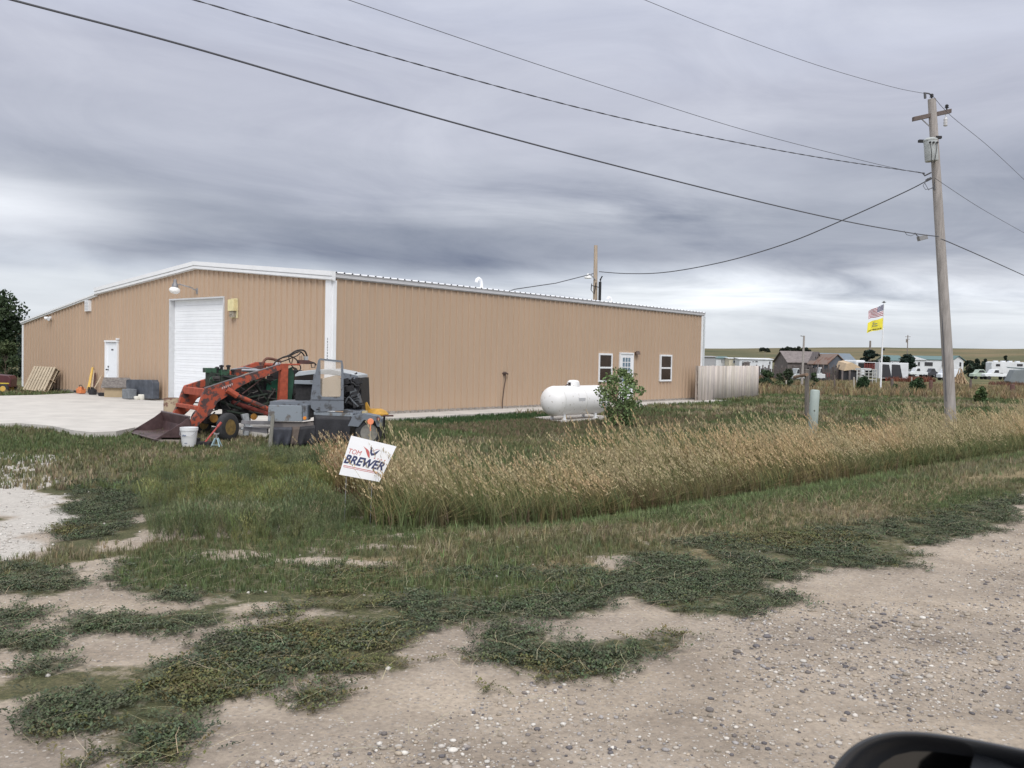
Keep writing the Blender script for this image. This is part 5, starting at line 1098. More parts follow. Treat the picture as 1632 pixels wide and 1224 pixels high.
c = G(148, 629, 0); b = MB(); b.lathe(c, [(0, 0), (.13, 0), (.15, .05), (.14, .2), (.1, .22), (0, .1)], (0, 0, 1), 14); solo(b.build('black_bucket', M_blk, smooth=True), c, 'small black bucket at the feet of the leaning tools', 'bucket')
c = G(129, 628.5, -.02); t = thing('chainsaw', 'orange chainsaw lying by the wall left of the leaning tools', 'chainsaw', c)
b = MB(); b.box(c+Z(.14)+BN*.0, .38, .24, .2, BN, BU); b.box(c+Z(.26), .26, .16, .1, BN, BU); b.build('motor_housing', mat('orange_plastic', (.62, .20, .07), .5, var=.1), t, bevel=.03)
b = MB(); b.tube(cat_([c+Z(.2)-BN*.2, c+Z(.36)-BN*.08, c+Z(.36)+BN*.12, c+Z(.2)+BN*.2], 4), .016, 6); b.build('grip', M_dark, t)
b = MB(); b.box(c+BN*.42+Z(.1), .5, .015, .08, BN, BU); b.build('guide_bar', M_iron, t)
# two pallets leaning together
pb0 = gw(37.5, 623.5, 1.0); pb1 = gw(73, 625, 1.0); pt0 = gw(56, 584.5, .32)
wid = Vector((pb1.x-pb0.x, pb1.y-pb0.y, 0)); wl = wid.length; wid.normalize(); pb0.z = -.04
up = (Vector((pt0.x, pt0.y, pt0.z))-pb0); ul = up.length; up.normalize(); up = (up-wid*up.dot(wid)*.0).normalized(); nn = wid.cross(up).normalized(); nn = nn if nn.y < 0 or nn.x < 0 else -nn
for k in range(2):
    o_ = -nn*(.15*k); t = thing('pallet', ('front wooden pallet' if k == 0 else 'rear wooden pallet')+' of the two leaning on the gable wall', 'pallet', pb0+o_, 'pallets leaning on the gable wall')
    b = MB()
    for i in range(8): b.box(pb0+o_+wid*(wl*(i+.5)/8)+up*ul/2+nn*.06, wl/8*.66, ul, .018, wid, up, nn)
    b.build('deck_boards', mat('pale_pallet_wood', (.47, .39, .28), .85, var=.2, scale=4), t)
    for q in (.03, .5, .97):
        b = MB(); b.box(pb0+o_+wid*wl/2+up*(ul*q)+nn*.005, wl, .04, .088, wid, up, nn); b.build('stringer', mat('brown_pallet_wood', (.33, .25, .17), .85, var=.2, scale=4), t)
    b = MB()
    for i in range(4): b.box(pb0+o_+wid*(wl*(i+.5)/4)+up*ul/2-nn*.05, wl/4*.5, ul, .016, wid, up, nn)
    b.build('bottom_boards', mat('brown_pallet_wood', (0, 0, 0)), t)
# dark red garden tractor at the left edge
c = G(-12, 626, -.1); t = thing('garden_tractor', 'dark red garden tractor with yellow trim parked under the tree at the left edge', 'garden tractor', c)
X_ = Vector((1, .1, 0)).normalized(); Y_ = Vector((-.1, 1, 0)).normalized(); m_dr = mat('dark_maroon_paint', (.075, .018, .022), .45, var=.2)
b = MB(); b.prism([c+X_*x+Z(z)-Y_*.3 for x, z in ((.1, .3), (.85, .25), (.87, .62), (.78, .75), (.1, .8))], Y_*.6); b.build('hood', m_dr, t, bevel=.03)
b = MB(); b.prism([c+X_*x+Z(z)-Y_*.35 for x, z in ((-.9, .3), (.1, .3), (.1, .42), (-.3, .45), (-.4, .7), (-.95, .7))], Y_*.7); b.build('rear_body', m_dr, t, bevel=.03)
b = MB(); b.box(c+X_*-.45+Z(.8), .4, .4, .1, X_, Y_); b.box(c+X_*-.66+Z(.98), .08, .4, .36, X_, Y_); b.build('seat', M_blk, t, bevel=.03)
b = MB(); b.tube([c+X_*.12+Z(.75), c+X_*-.05+Z(1.0)], .02, 6); b.lathe(c+X_*-.05+Z(1.0), [(.15, 0), (.17, .01), (.15, .025)], (X_*-.5+Z(.8)), 14); b.build('steering_wheel', M_dark, t)
b = MB(); b.box(c+X_*.5+Z(.42)-Y_*.31, .6, .02, .05, X_, Y_); b.box(c+X_*.1+Z(.06)-Y_*.2, .8, .5, .1, X_, Y_); b.build('yellow_trim', mat('bright_yellow_paint', (.6, .45, .05), .5), t)
for x_, r_ in ((.62, .2), (-.6, .28)): wheel(t, c+X_*x_-Y_*.38+Z(r_), -Y_, r_, .16, m_yh)
for x_, r_ in ((.62, .2), (-.6, .28)): wheel(t, c+X_*x_+Y_*.38+Z(r_), Y_, r_, .16, m_yh)
# ================================================================== TREES AND SHRUBS
M_leaf = leafmat('leaf_green'); M_bark = mat('grey_brown_bark', (.13, .10, .075), .9, var=.3, scale=8, bump=.3)
LT = np.array([(-.5, 0, 0), (0, -.28, .05), (.5, 0, 0), (0, .28, .05)]); LF = np.array([(0, 1, 2, 3)])
def leaves(P_, N_, size, cols, seed=0):
    """free leaves: one bent quad each, random attitude"""
    rs = np.random.RandomState(seed); M = len(P_)
    a = rs.normal(size=(M, 3)); a /= np.linalg.norm(a, axis=1)[:, None]; b = rs.normal(size=(M, 3)); b -= a*(a*b).sum(1)[:, None]; b /= np.linalg.norm(b, axis=1)[:, None]; c = np.cross(a, b)
    s = (size*rs.uniform(.6, 1.35, M))[:, None]
    V = np.stack([P_-a*s*.5, P_+b*s*.3+c*s*.06, P_+a*s*.5, P_-b*s*.3+c*s*.06], 1).reshape(-1, 3)
    return V, np.arange(4*M).reshape(M, 4), np.repeat(cols, 4, 0)
def crown_tree(name, label, cat, base, h, w, col, n, leaf, seed, shape='round', trunk_h=.25, group=None, clumps=26, depth=None, low=.12, fill=.55, stems=1):
    base = Vector(base); rs = np.random.RandomState(seed); rr_ = random.Random(seed); t = thing(name, label, cat, base, group)
    d_ = depth or w; cl = []
    for k in range(clumps):
        u = (k+.5)/clumps; zz = low+(1-low)*rs.uniform(0, 1)**.9
        if shape == 'round': prof = math.sqrt(max(0, 1-((zz-.52)/.52)**2))*.5
        elif shape == 'cone': prof = (1-zz)**.65*.5*1.15+.04
        elif shape == 'vase': prof = (.22+.32*min(1, (zz-low)/.5))*(1 if zz < .7 else (1-(zz-.7)/.3*.75))
        elif shape == 'mound': prof = math.sqrt(max(0, 1-zz**2))*.5
        a = rs.uniform(0, 2*pi); rad = prof*rs.uniform(.35, 1)**.6*.82
        cl.append((cos(a)*rad*w, sin(a)*rad*d_, zz*h*.95, rs.uniform(.7, 1.3)))
    cl = np.array(cl); cs = (w*.17 if shape not in ('cone', 'vase') else w*.12)
    which = rs.randint(0, clumps, n); off = rs.normal(size=(n, 3)); off /= np.linalg.norm(off, axis=1)[:, None]; off *= (rs.uniform(0, 1, n)**(1/2.2))[:, None]*cs*cl[which, 3:4]
    if shape == 'cone': off[:, 2] *= .45; off[:, :2] *= 1.5
    Pp = cl[which, :3]+off; Pp[:, 2] = np.maximum(Pp[:, 2], .02)
    var = (rs.uniform(.62, 1.45, clumps)[which]*rs.uniform(.75, 1.3, n))[:, None]; hue = rs.uniform(-.12, .12, (clumps, 3))[which]*np.array([1, .35, .6])
    C = np.clip(np.array(col)[None]*var*(1+hue), 0, 1)
    V, F, CC = leaves(Pp, None, leaf, C, seed+1); o = npmesh('crown', V, F, M_leaf, CC, t)
    b = MB(); tr_ = max(.02, h*.022)
    for s_ in range(stems):
        ang0 = rr_.uniform(0, 6.28); sp_ = 0 if stems == 1 else w*.06
        top = base+Vector((cos(ang0)*sp_*2, sin(ang0)*sp_*2, h*.7)); b0 = base+Vector((cos(ang0)*sp_, sin(ang0)*sp_, -.1))
        b.tube([b0, b0.lerp(top, .35)+Vector((rr_.uniform(-.02, .02)*h, 0, 0)), top], [tr_*(1 if stems == 1 else .6), tr_*.7*(1 if stems == 1 else .6), tr_*.25], 7)
    for k in range(min(clumps, 14)):
        c = base+Vector(cl[k, :3].tolist()); st = base+Vector((0, 0, max(.05*h, c.z-base.z-h*.3)*.8)); b.tube([st, st.lerp(c, .5)+Vector((0, 0, -.02*h)), c], [tr_*.4, tr_*.28, tr_*.1], 5)
    b.build('trunk', M_bark, t); return t
sb = G(987, 683, -.14); sb.z = tz(sb.x, sb.y)
crown_tree('young_cottonwood', 'bushy young cottonwood shrub standing before the white propane tank', 'shrub', sb, 1.72, 1.5, (.125, .18, .070), 3200, .085, 5, 'vase', clumps=64, stems=6, low=.02)
crown_tree('dark_tree', 'dense dark green tree rising left of the shop, cut by the photo edge', 'tree', (-36.2, 60, -.2), 5.9, 5.4, (.030, .050, .022), 15000, .26, 8, 'round', clumps=46, low=.18)
crown_tree('light_shrub', 'lighter green shrub below the dark tree at the left edge', 'shrub', (-28.9, 50, -.2), 2.2, 2.0, (.060, .085, .035), 3500, .14, 9, 'mound', clumps=18)
crown_tree('light_shrub', 'blue green bush squeezed between the dark tree and the corner of the shop', 'shrub', (-29.6, 53, -.2), 2.7, 1.7, (.030, .05, .035), 3000, .15, 10, 'mound', clumps=18)
def bush(px0, px1, pyt, pyb, label, col, n=1500, name='bush', shape='mound', leaf=.14, seed=1, group='dark bushes beyond the yard'):
    m_ = (px0+px1)/2; b0 = GT(m_, pyb); Y = b0.y; w_ = (px1-px0)*Y/FPX; h_ = P(m_, pyt, Y).z-b0.z
    crown_tree(name, label, 'bush', b0, h_, w_, col, n, leaf, seed, shape, group=group, clumps=16, low=.05)
dk = (.040, .062, .030)
bush(1208, 1236, 590, 620, 'dark bush touching the right end of the board fence', dk, 2600, seed=21); bush(1236, 1268, 589, 619, 'wide dark bush between the board fence and the tall grey post', dk, 3000, seed=22)
bush(1290, 1304, 593, 620, 'narrow dark bush just behind the pale green pedestal', dk, 1500, seed=23); bush(1362, 1389, 602, 624, 'round dark bush left of the flagpole', (.032, .06, .025), 2400, seed=24)
bush(1447, 1478, 604, 625, 'round dark bush between two short posts right of the flagpole', (.030, .06, .024), 2600, seed=25); bush(1551, 1576, 618, 643, 'leafy light green weed clump right of the utility pole', (.075, .11, .04), 1300, seed=26, group='pale weed clumps')
bush(1419, 1432, 612, 624, 'small green weed clump near the dark short post', (.06, .09, .04), 700, seed=27, group='pale weed clumps'); bush(1228, 1256, 610, 622, 'pale green low weed in front of the dark bushes', (.13, .15, .07), 900, seed=28, group='pale weed clumps')
bush(1322, 1338, 588, 610, 'light olive bush right of the red farm wagon', (.12, .135, .055), 1200, seed=29, group='pale weed clumps')
def far(px0, px1, pyt, Y, pyb=None):
    x0 = P(px0, 590, Y).x; x1 = P(px1, 590, Y).x; zt = P((px0+px1)/2, pyt, Y).z; zb = tz((x0+x1)/2, Y)-.1 if pyb is None else P((px0+px1)/2, pyb, Y).z
    return x0, x1, zb, zt
def conifer(px0, px1, pyt, Y, label, seed):
    x0, x1, zb, zt = far(px0, px1, pyt, Y); crown_tree('spruce_tree', label, 'tree', ((x0+x1)/2, Y, zb), zt-zb, (x1-x0)*1.1, (.016, .030, .022), 8000, .45, seed, 'cone', clumps=60, low=.06)
conifer(1368, 1403, 556, 175, 'large dark spruce left of the flagpole', 31); conifer(1432, 1461, 564, 205, 'dark spruce between the white trailer and the white house', 32)
def ftree(px0, px1, pyt, Y, label, seed, col=(.02, .033, .02), n=1600, leaf=.5, shape='round', g_='trees far behind the houses'):
    x0, x1, zb, zt = far(px0, px1, pyt, Y); crown_tree('round_tree', label, 'tree', ((x0+x1)/2, Y, zb), zt-zb, (x1-x0), col, n, leaf, seed, shape, clumps=14, group=g_, low=.1)
ftree(1404, 1424, 567, 215, 'small dark tree right of the flagpole beside the teal roof', 33)
ftree(1534, 1552, 574, 235, 'dark tree right behind the gable end of the white house', 34); ftree(1549, 1566, 572, 240, 'dark tree left of the pale green car', 35); ftree(1561, 1581, 573, 238, 'dark tree against the front of the travel trailer', 36)
ftree(1541, 1560, 580, 225, 'low dark bush under the trees right of the white house', 37); ftree(1596, 1606, 566, 300, 'small tree showing above the roof of the travel trailer', 38)
for k, (a, c, y_, w_) in enumerate(((1211, 1225, 554.5, 0), (1241, 1252, 556, 0), (1250, 1262, 554.5, 0), (1258, 1272, 556, 0), (1268, 1282, 554, 0), (1278, 1292, 556.5, 0))):
    Y = 640; x0, x1, zb, zt = far(a, c, y_, Y); crown_tree('hilltop_tree', ('lone dark tree on the ridge' if k == 0 else ('', 'leftmost dark tree of the ridge row', 'tall dark tree second from the left in the ridge row', 'low dark tree in the middle of the ridge row', 'tallest dark tree of the ridge row, right of the middle', 'rightmost dark tree of the ridge row')[k]), 'tree', ((x0+x1)/2, Y, zb), zt-zb, (x1-x0)*1.15, (.020, .028, .018), 900, 1.3, 50+k, 'round', clumps=10, group='trees along the ridge', low=.05)

# ================================================================== FAR BUILDINGS AND VEHICLES
def fm(name, c, **k): return mat(name, c, k.pop('rough', .7), var=k.pop('var', .12), scale=k.pop('scale', .8), **k)
m_fw = fm('far_white_siding', (.62, .64, .66)); m_fc = fm('cream_siding', (.60, .55, .43)); m_teal2 = fm('teal_metal_roof', (.10, .17, .17)); m_grw = fm('grey_metal_wall', (.33, .33, .34))
m_fdark = fm('dark_opening', (.03, .03, .035)); m_shake = fm('weathered_shingle_roof', (.17, .145, .14), var=.35, scale=2); m_oldb = fm('grey_barn_boards', (.13, .11, .105), var=.35, scale=2, stretch=(3, 3, .4))
m_blueroof = fm('blue_grey_metal_roof', (.14, .175, .21)); m_slate = fm('slate_grey_boards', (.085, .095, .115), var=.25); m_rroof = fm('rust_patched_roof', (.21, .15, .12), col2=(.17, .08, .05), thr=.45)
def quadwin(parent, x0, x1, z0, z1, Y, m=m_fdark, frame=True):
    b = MB()
    if frame:
        b.box(((x0+x1)/2, Y-.03, (z0+z1)/2), x1-x0+.16, .06, z1-z0+.16); f = b.build('window', m_fw, parent); b = MB()
        b.box(((x0+x1)/2, Y-.07, (z0+z1)/2), x1-x0, .03, z1-z0); b.build('pane', m, f)
    else: b.box(((x0+x1)/2, Y-.03, (z0+z1)/2), x1-x0, .06, z1-z0); b.build('window', m, parent)
def house(name, label, cat, px0, px1, py_e, py_r, Y, D, mw, mr, wins=(), gable='x', group=None, over=.3):
    """gable='x': ridge runs across the view; 'y': gable end faces the viewer"""
    x0, x1, zb, ze = far(px0, px1, py_e, Y); zr = P((px0+px1)/2, py_r, Y).z; t = thing(name, label, cat, ((x0+x1)/2, Y+D/2, zb), group); xm = (x0+x1)/2
    b = MB(); b.box((xm, Y+D/2, (zb+ze)/2), x1-x0, D, ze-zb)
    if gable == 'y': b.prism([(x0, Y, ze), (x1, Y, ze), (xm, Y, zr-.08)], (0, D, 0))
    else: b.prism([(x0, Y, ze), (x0, Y+D, ze), (x0, Y+D/2, zr-.08)], (x1-x0, 0, 0))
    b.build('wall', mw, t); b = MB(); k = over
    if gable == 'x':
        s_ = (zr-ze)/(D/2)
        for q in (0, 1):
            ye = Y-k if q == 0 else Y+D+k; b.prism([(x0-k, ye, ze-k*s_), (x0-k, ye, ze-k*s_+.12), (x0-k, Y+D/2, zr+.12), (x0-k, Y+D/2, zr)], (x1-x0+2*k, 0, 0))
    else:
        s_ = (zr-ze)/((x1-x0)/2)
        for q in (0, 1):
            xe = x0-k if q == 0 else x1+k; b.prism([(xe, Y-k, ze-k*s_), (xe, Y-k, ze-k*s_+.12), (xm, Y-k, zr+.12), (xm, Y-k, zr)], (0, D+2*k, 0))
    b.build('roof', mr, t)
    for (a, c, y0, y1) in wins: quadwin(t, P(a, 590, Y).x, P(c, 590, Y).x, P(a, y1, Y).z, P(a, y0, Y).z, Y)
    return t
house('grey_shed', 'plain grey metal shed behind the left end of the board fence', 'shed', 1118, 1140, 569, 568, 170, 8, m_grw, m_grw)
house('mobile_home', 'white mobile home with a teal roof right of the grey shed', 'mobile home', 1141, 1161, 571.3, 568.5, 200, 7, m_fw, m_teal2, ((1149.4, 1150.6, 573, 578), (1154.5, 1156.8, 573, 577.5)))
house('mobile_home', 'cream mobile home with one square dark window in the row', 'mobile home', 1161.5, 1177, 571.6, 570.6, 196, 6, m_fc, m_fw, ((1168.3, 1170.8, 575, 578),))
house('mobile_home', 'long white mobile home with paired windows at the right of the row', 'mobile home', 1178, 1230.5, 572.8, 571.2, 192, 7, m_fw, m_fw, ((1183, 1184, 575.4, 577), (1191, 1192, 575.4, 577), (1199, 1200.5, 575.4, 577), (1203.5, 1207, 575.4, 577), (1225.5, 1227.5, 576, 580.5)))
x0, x1, zb, zt = far(1183, 1192, 578, 188); t = thing('porch_deck', 'dark wooden porch before the long white mobile home', 'porch', ((x0+x1)/2, 187.5, zb)); b = MB(); b.box(((x0+x1)/2, 187.5, (zb+zt)/2), x1-x0, 1.8, zt-zb); b.build('deck', m_oldb, t); b = MB(); b.box(((x0+x1)/2, 186.5, zt+.12), x1-x0+.3, .1, .2); b.build('railing', m_oldb, t)
def tank_car(name, label, px0, px1, pyt, pyb, Y, col, kind='pickup', flip=False):
    """side-on vehicle standing on the ground: body, glass, wheels"""
    x0 = P(px0, 590, Y).x; x1 = P(px1, 590, Y).x; xm = (x0+x1)/2; L_ = x1-x0; zb = tz(xm, Y)
    zt = P((px0+px1)/2, pyt, Y).z; Hh = max(1.3, min(zt-zb, 2.1)); W_ = 1.8; t = thing(name, label, kind if kind != 'sedan' else 'car', (xm, Y, zb)); f = (lambda u: x0+u*L_) if not flip else (lambda u: x1-u*L_)
    pr = {'pickup': [(0, .3), (0, .52), (.06, .57), (.24, .6), (.33, .97), (.40, 1), (.55, 1), (.585, .6), (1, .58), (1, .3)], 'sedan': [(0, .28), (.02, .55), (.25, .65), (.38, .98), (.66, 1), (.82, .68), (.99, .6), (1, .28)], 'van': [(0, .25), (.0, .55), (.12, .62), (.22, .97), (.3, 1), (.98, 1), (1, .9), (1, .25)]}[kind]
    b = MB(); b.prism([(f(u), Y-W_/2, zb+v*Hh) for u, v in pr], (0, W_, 0)); b.build('body', mat('car_paint_'+str(abs(hash(tuple(col)))%999), col, .35, var=.05), t, bevel=.05)
    gw_ = {'pickup': [(.345, .66), (.40, .93), (.54, .93), (.56, .66)], 'sedan': [(.30, .68), (.40, .92), (.64, .93), (.76, .70)], 'van': [(.17, .68), (.235, .92), (.42, .92), (.42, .68)]}[kind]
    b = MB()
    for y_ in (Y-W_/2-.01, Y+W_/2-.01): b.prism([(f(u), y_, zb+v*Hh) for u, v in gw_], (0, .02, 0))
    b.build('window', m_fdark, t)
    for u in (.17, .8):
        for s_ in (-1, 1): b = MB(); b.lathe((f(u), Y+s_*(W_/2-.2), zb+.36), [(0, 0), (.2, 0), (.36, .03), (.36, .2), (0, .21)], (0, s_, 0), 16); b.build('wheel', M_rub, t)
    return t
tank_car('white_pickup', 'white pickup parked left of the old shingled barn', 1244, 1256, 578, 585, 165, (.6, .62, .64), 'pickup')
house('pump_house', 'tiny white shed at the left wall of the old shingled barn', 'shed', 1249.5, 1256, 575, 573, 172, 3, m_fw, m_fw)
bn = house('old_barn', 'weathered barn with a sagging shingled roof and dark loft opening', 'barn', 1256, 1306, 577.5, 560.5, 150, 8, m_oldb, m_shake)
house('barn_wing', 'low gabled end of the weathered barn with a black door hole', 'barn', 1297, 1310, 579, 561.5, 147, 2.6, m_oldb, m_shake, gable='y')
x0, x1, zb, zt = far(1299, 1302.5, 568.5, 146.9, 577); 
b = MB(); b.box(((x0+x1)/2, 146.95, (zb+zt)/2), x1-x0, .1, zt-zb); b.build('loft_opening', m_fdark, bn)
house('metal_barn', 'long barn with a blue grey metal roof behind the others', 'barn', 1306, 1364, 578, 563.5, 185, 10, m_grw, m_blueroof, over=.5)
house('slate_barn', 'small dark slate coloured barn with a rust patched roof', 'barn', 1319.5, 1348, 579, 565, 140, 9, m_slate, m_rroof, gable='y')
# collapsed tan roof lean-to and dark camper shell
x0, x1, zb, zt = far(1344, 1372, 579, 118); t = thing('collapsed_lean_to', 'lean-to with a caved-in tan plywood roof over a black opening', 'shed', ((x0+x1)/2, 118, zb))
b = MB(); pts = [(1345, 591), (1350, 579.5), (1358, 578), (1366, 582), (1372, 586), (1368, 591.5), (1360, 589)]; b.prism([P(x, y, 118) for x, y in pts], (0, 3.2, .3)); b.build('roof', fm('tan_plywood', (.50, .38, .25), var=.2), t)
b = MB(); b.prism([P(x, y, 118.3) for x, y in [(1345, 590), (1366, 590), (1365, 606), (1344, 606)]], (0, 2.6, 0)); b.build('opening', m_fdark, t)
b = MB()
for px in (1342.5, 1354, 1369): q = P(px, 590, 117.8); b.box((q.x, 117.8, (zb+q.z)/2), .22, .22, q.z-zb)
b.build('post', m_oldb, t)
x0, x1, zb, zt = far(1361, 1378, 574, 128); t = thing('white_box_trailer', 'white box trailer with rounded corner behind the collapsed lean-to', 'trailer', ((x0+x1)/2, 128, zb)); b = MB(); b.box(((x0+x1)/2, 130, (zb+.5+zt)/2), x1-x0, 5, zt-zb-.5); b.build('body', m_fw, t, bevel=.3)
b = MB(); [b.lathe(((x0+x1)/2+q, 127.6, zb+.35), [(0, 0), (.35, 0), (.35, .2), (0, .2)], (0, 1, 0), 14) for q in (-.4, .4)]; b.build('wheel', M_rub, t)
x0, x1, zb, zt = far(1377.5, 1393, 578, 122, 588.5); t = thing('red_stock_trailer', 'dark red slatted stock trailer in front of the big spruce', 'trailer', ((x0+x1)/2, 122, tz(x1, 122))); b = MB()
m_rt = fm('dark_red_trailer', (.16, .035, .03))
for k in range(5): b.box(((x0+x1)/2, 122, zb+(zt-zb)*(k+.5)/5), x1-x0, .06, (zt-zb)/5*.62)
for k in range(5): b.box((x0+(x1-x0)*k/4, 121.95, (zb+zt)/2), .1, .12, zt-zb)
b.build('slatted_side', m_rt, t); b = MB(); b.box(((x0+x1)/2, 123.2, (zb+zt)/2), x1-x0-.05, 2.2, zt-zb-.1); b.build('interior', m_fdark, t); b = MB(); b.box(((x0+x1)/2, 123, zt+.05), x1-x0+.1, 2.5, .08); b.build('roof', m_fw, t)
b = MB(); [b.lathe(((x0+x1)/2+q, 122.2, tz(x1, 122)+.3), [(0, 0), (.35, 0), (.35, .2), (0, .2)], (0, 1, 0), 14) for q in (-.3, .45)]; b.box(((x0+x1)/2, 123, (zb+tz(x1, 122)+.3)/2), x1-x0, 2, .15); b.build('wheel', M_rub, t)
# pipe corral: white rails
t = None; x0, x1, zb, zt = far(1366, 1397, 588, 95); t = thing('pipe_corral', 'white and grey pipe rails of a corral left of the flagpole', 'corral', ((x0+x1)/2, 95, zb))
b = MB()
for q in (0, .33, .66, 1): b.box(((x0+x1)/2, 95, zt-(zt-zb)*.55*q-.05), x1-x0, .05, .07)
for q in range(6): b.box((x0+(x1-x0)*q/5, 95, (zb+zt)/2), .08, .08, zt-zb)
b.build('rail', fm('pale_pipe', (.42, .42, .40)), t); b = MB(); b.box((x0+(x1-x0)*.7, 97, zt-.05), (x1-x0)*.55, 1.5, .22); b.build('feeder_top', m_fw, t)
# dark weathered corral boards in front of the barns
for k, (a, c, y_, Y, l_) in enumerate(((1206, 1256, 583.5, 125, 'long dark weathered corral fence left of the old barn'), (1256, 1304, 584, 118, 'dark weathered corral fence in front of the old barn'), (1304, 1346, 583, 120, 'dark weathered corral fence before the slate barn'))):
    x0, x1, zb, zt = far(a, c, y_, Y); t = thing('corral_fence', l_, 'fence', ((x0+x1)/2, Y, zb), 'dark corral fences before the barns'); b = MB(); n_ = int((x1-x0)/.25)
    for i in range(n_): hh = (zt-zb)*R.uniform(.8, 1.06); b.box((x0+(x1-x0)*(i+.5)/n_, Y+R.uniform(-.04, .04), zb+hh/2), .2, .04, hh)
    b.build('boards', fm('dark_corral_boards', (.075, .062, .058), var=.5, scale=3), t); b = MB()
    for i in range(6): b.box((x0+(x1-x0)*i/5, Y+.12, zb+(zt-zb)*.52), .14, .14, (zt-zb)*1.1)
    b.build('post', m_oldb, t)
# red farm wagon and other machinery
q = GT(1310, 607); Y = q.y; t = thing('red_farm_wagon', 'red farm wagon behind the pale green pedestal, half hidden by weeds', 'wagon', q); zz = lambda y: P(1310, y, Y).z; X = lambda x: P(x, 600, Y).x; m_rw = fm('red_wagon_paint', (.27, .035, .035))
b = MB(); b.box(((X(1299)+X(1313))/2, Y, (zz(594.5)+zz(599))/2), X(1313)-X(1299), 1.4, zz(594.5)-zz(599)); b.build('box', m_rw, t); b = MB(); b.box(((X(1314)+X(1321))/2, Y-.1, (zz(594)+zz(604))/2), X(1321)-X(1314), 1.2, zz(594)-zz(604)); b.build('hopper', m_rw, t, bevel=.05)
b = MB(); b.box((X(1309), Y, zz(601)), X(1320)-X(1299), .3, .12); b.build('frame', M_iron, t)
for px in (1302, 1312, 1318): b = MB(); b.lathe((X(px), Y-.75, q.z+.34), [(0, 0), (.2, 0), (.34, .03), (.34, .16), (0, .18)], (0, 1, 0), 16); b.build('wheel', M_rub, t)
q = GT(1323, 608); b = MB(); b.lathe(q, [(0, 0), (.28, 0), (.3, .1), (.3, .35), (.22, .42), (0, .44)], (0, 0, 1), 16); solo(b.build('teal_drum', fm('teal_drum', (.07, .17, .15)), smooth=True), q, 'teal drum right of the red farm wagon', 'drum')
tank_car('white_pickup', 'white pickup front showing over the red farm wagon', 1299, 1312, 585.5, 592, 118, (.55, .56, .57), 'pickup')
tank_car('white_pickup', 'pale old car between the shingled barn and the slate barn', 1305, 1319, 576, 584, 158, (.62, .64, .66), 'van')
tank_car('white_pickup', 'pale pickup half hidden behind the corral fence before the old barn', 1260, 1279, 587, 593, 112, (.42, .44, .44), 'pickup')
# white trailer with dark openings
x0, x1, zb, zt = far(1401, 1448, 578, 150); t = thing('open_trailer', 'long white trailer with two black openings right of the flagpole', 'trailer', ((x0+x1)/2, 150, zb)); b = MB(); b.box(((x0+x1)/2, 151.2, (zb+.5+zt)/2), x1-x0, 2.4, zt-zb-.5); b.build('body', m_fw, t, bevel=.08)
for a, c in ((1405, 1418.5), (1421, 1436)):
    b = MB(); a0 = P(a, 590, 150).x; a1 = P(c, 590, 150).x; b.prism([(a0, 149.96, zb+.65), (a1+.3, 149.96, zb+.65), (a1-.2, 149.96, zt-.35), (a0, 149.96, zt-.3)], (0, .05, 0)); b.build('opening', m_fdark, t)
for q in (.4, .5): b = MB(); b.lathe((x0+(x1-x0)*q, 149.9, zb+.4), [(0, 0), (.38, 0), (.38, .2), (0, .2)], (0, 1, 0), 14); b.build('wheel', M_rub, t)
house('teal_roof_house', 'white house with a teal roof partly behind the small dark tree', 'house', 1417, 1441, 574.5, 566.8, 235, 8, m_fw, m_teal2, ((1421, 1423, 577, 580),))
wh = house('white_house', 'long white ranch house with a teal roof behind the utility pole', 'house', 1455, 1524, 573.2, 567.8, 225, 8, m_fw, m_teal2, ((1462.5, 1465.5, 577, 583), (1473, 1486, 577, 583), (1500.5, 1505.5, 577, 584), (1518.5, 1522, 577.5, 584)))
x0, x1, zb, ze = far(1518.5, 1535, 574.3, 222.6); zr = P(1527, 567.8, 222.6).z; xm = (x0+x1)/2; b = MB(); b.box((xm, 225.5, (zb+ze)/2), x1-x0, 5.8, ze-zb); b.prism([(x0, 222.6, ze), (x1, 222.6, ze), (xm, 222.6, zr)], (0, 5.8, 0)); b.build('gable_wing', m_fw, wh)
b = MB()
for q in (0, 1): xe = x0-.5 if q == 0 else x1+.5; b.prism([(xe, 222.2, ze-.15), (xe, 222.2, ze), (xm, 222.2, zr+.18), (xm, 222.2, zr+.03)], (0, 6.6, 0))
b.build('roof', m_teal2, wh); quadwin(wh, P(1528.5, 590, 222.6).x, P(1531.5, 590, 222.6).x, P(1530, 584, 222.6).z, P(1530, 577.5, 222.6).z, 222.6)
b = MB(); x0, x1, zb, zt = far(1456, 1466, 567.5, 224.5); b.prism([(x0, 224.6, P(1460, 573.5, 224.5).z), (P(1478, 590, 224.5).x, 224.6, P(1460, 573.5, 224.5).z), (x0+.1, 224.6, zt)], (0, .15, 0)); b.build('gable_board', m_fw, wh)
tank_car('white_pickup', 'white pickup parked before the left end of the white house', 1448, 1476, 582.5, 591, 190, (.66, .68, .70), 'pickup')
tank_car('white_van', 'white van partly hidden behind the utility pole', 1496, 1526, 583, 596, 165, (.72, .75, .80), 'van')
tank_car('dark_car', 'dark car parked between the white pickup and the white van', 1476, 1492, 585, 592, 192, (.05, .05, .06), 'sedan')
tank_car('green_car', 'pale green car in front of the travel trailer', 1548, 1573, 587, 594, 185, (.42, .50, .42), 'sedan')
tank_car('white_pickup', 'white pickup with a dark bumper before the travel trailer', 1567, 1606, 583.5, 595, 180, (.74, .76, .78), 'pickup')
x0, x1, zb, zt = far(1520, 1541, 585, 140); t = thing('brush_pile', 'tan heap of boards and brush right of the white van', 'brush pile', ((x0+x1)/2, 140, tz(x1, 140))); b = MB(); zb = tz(x1, 140)
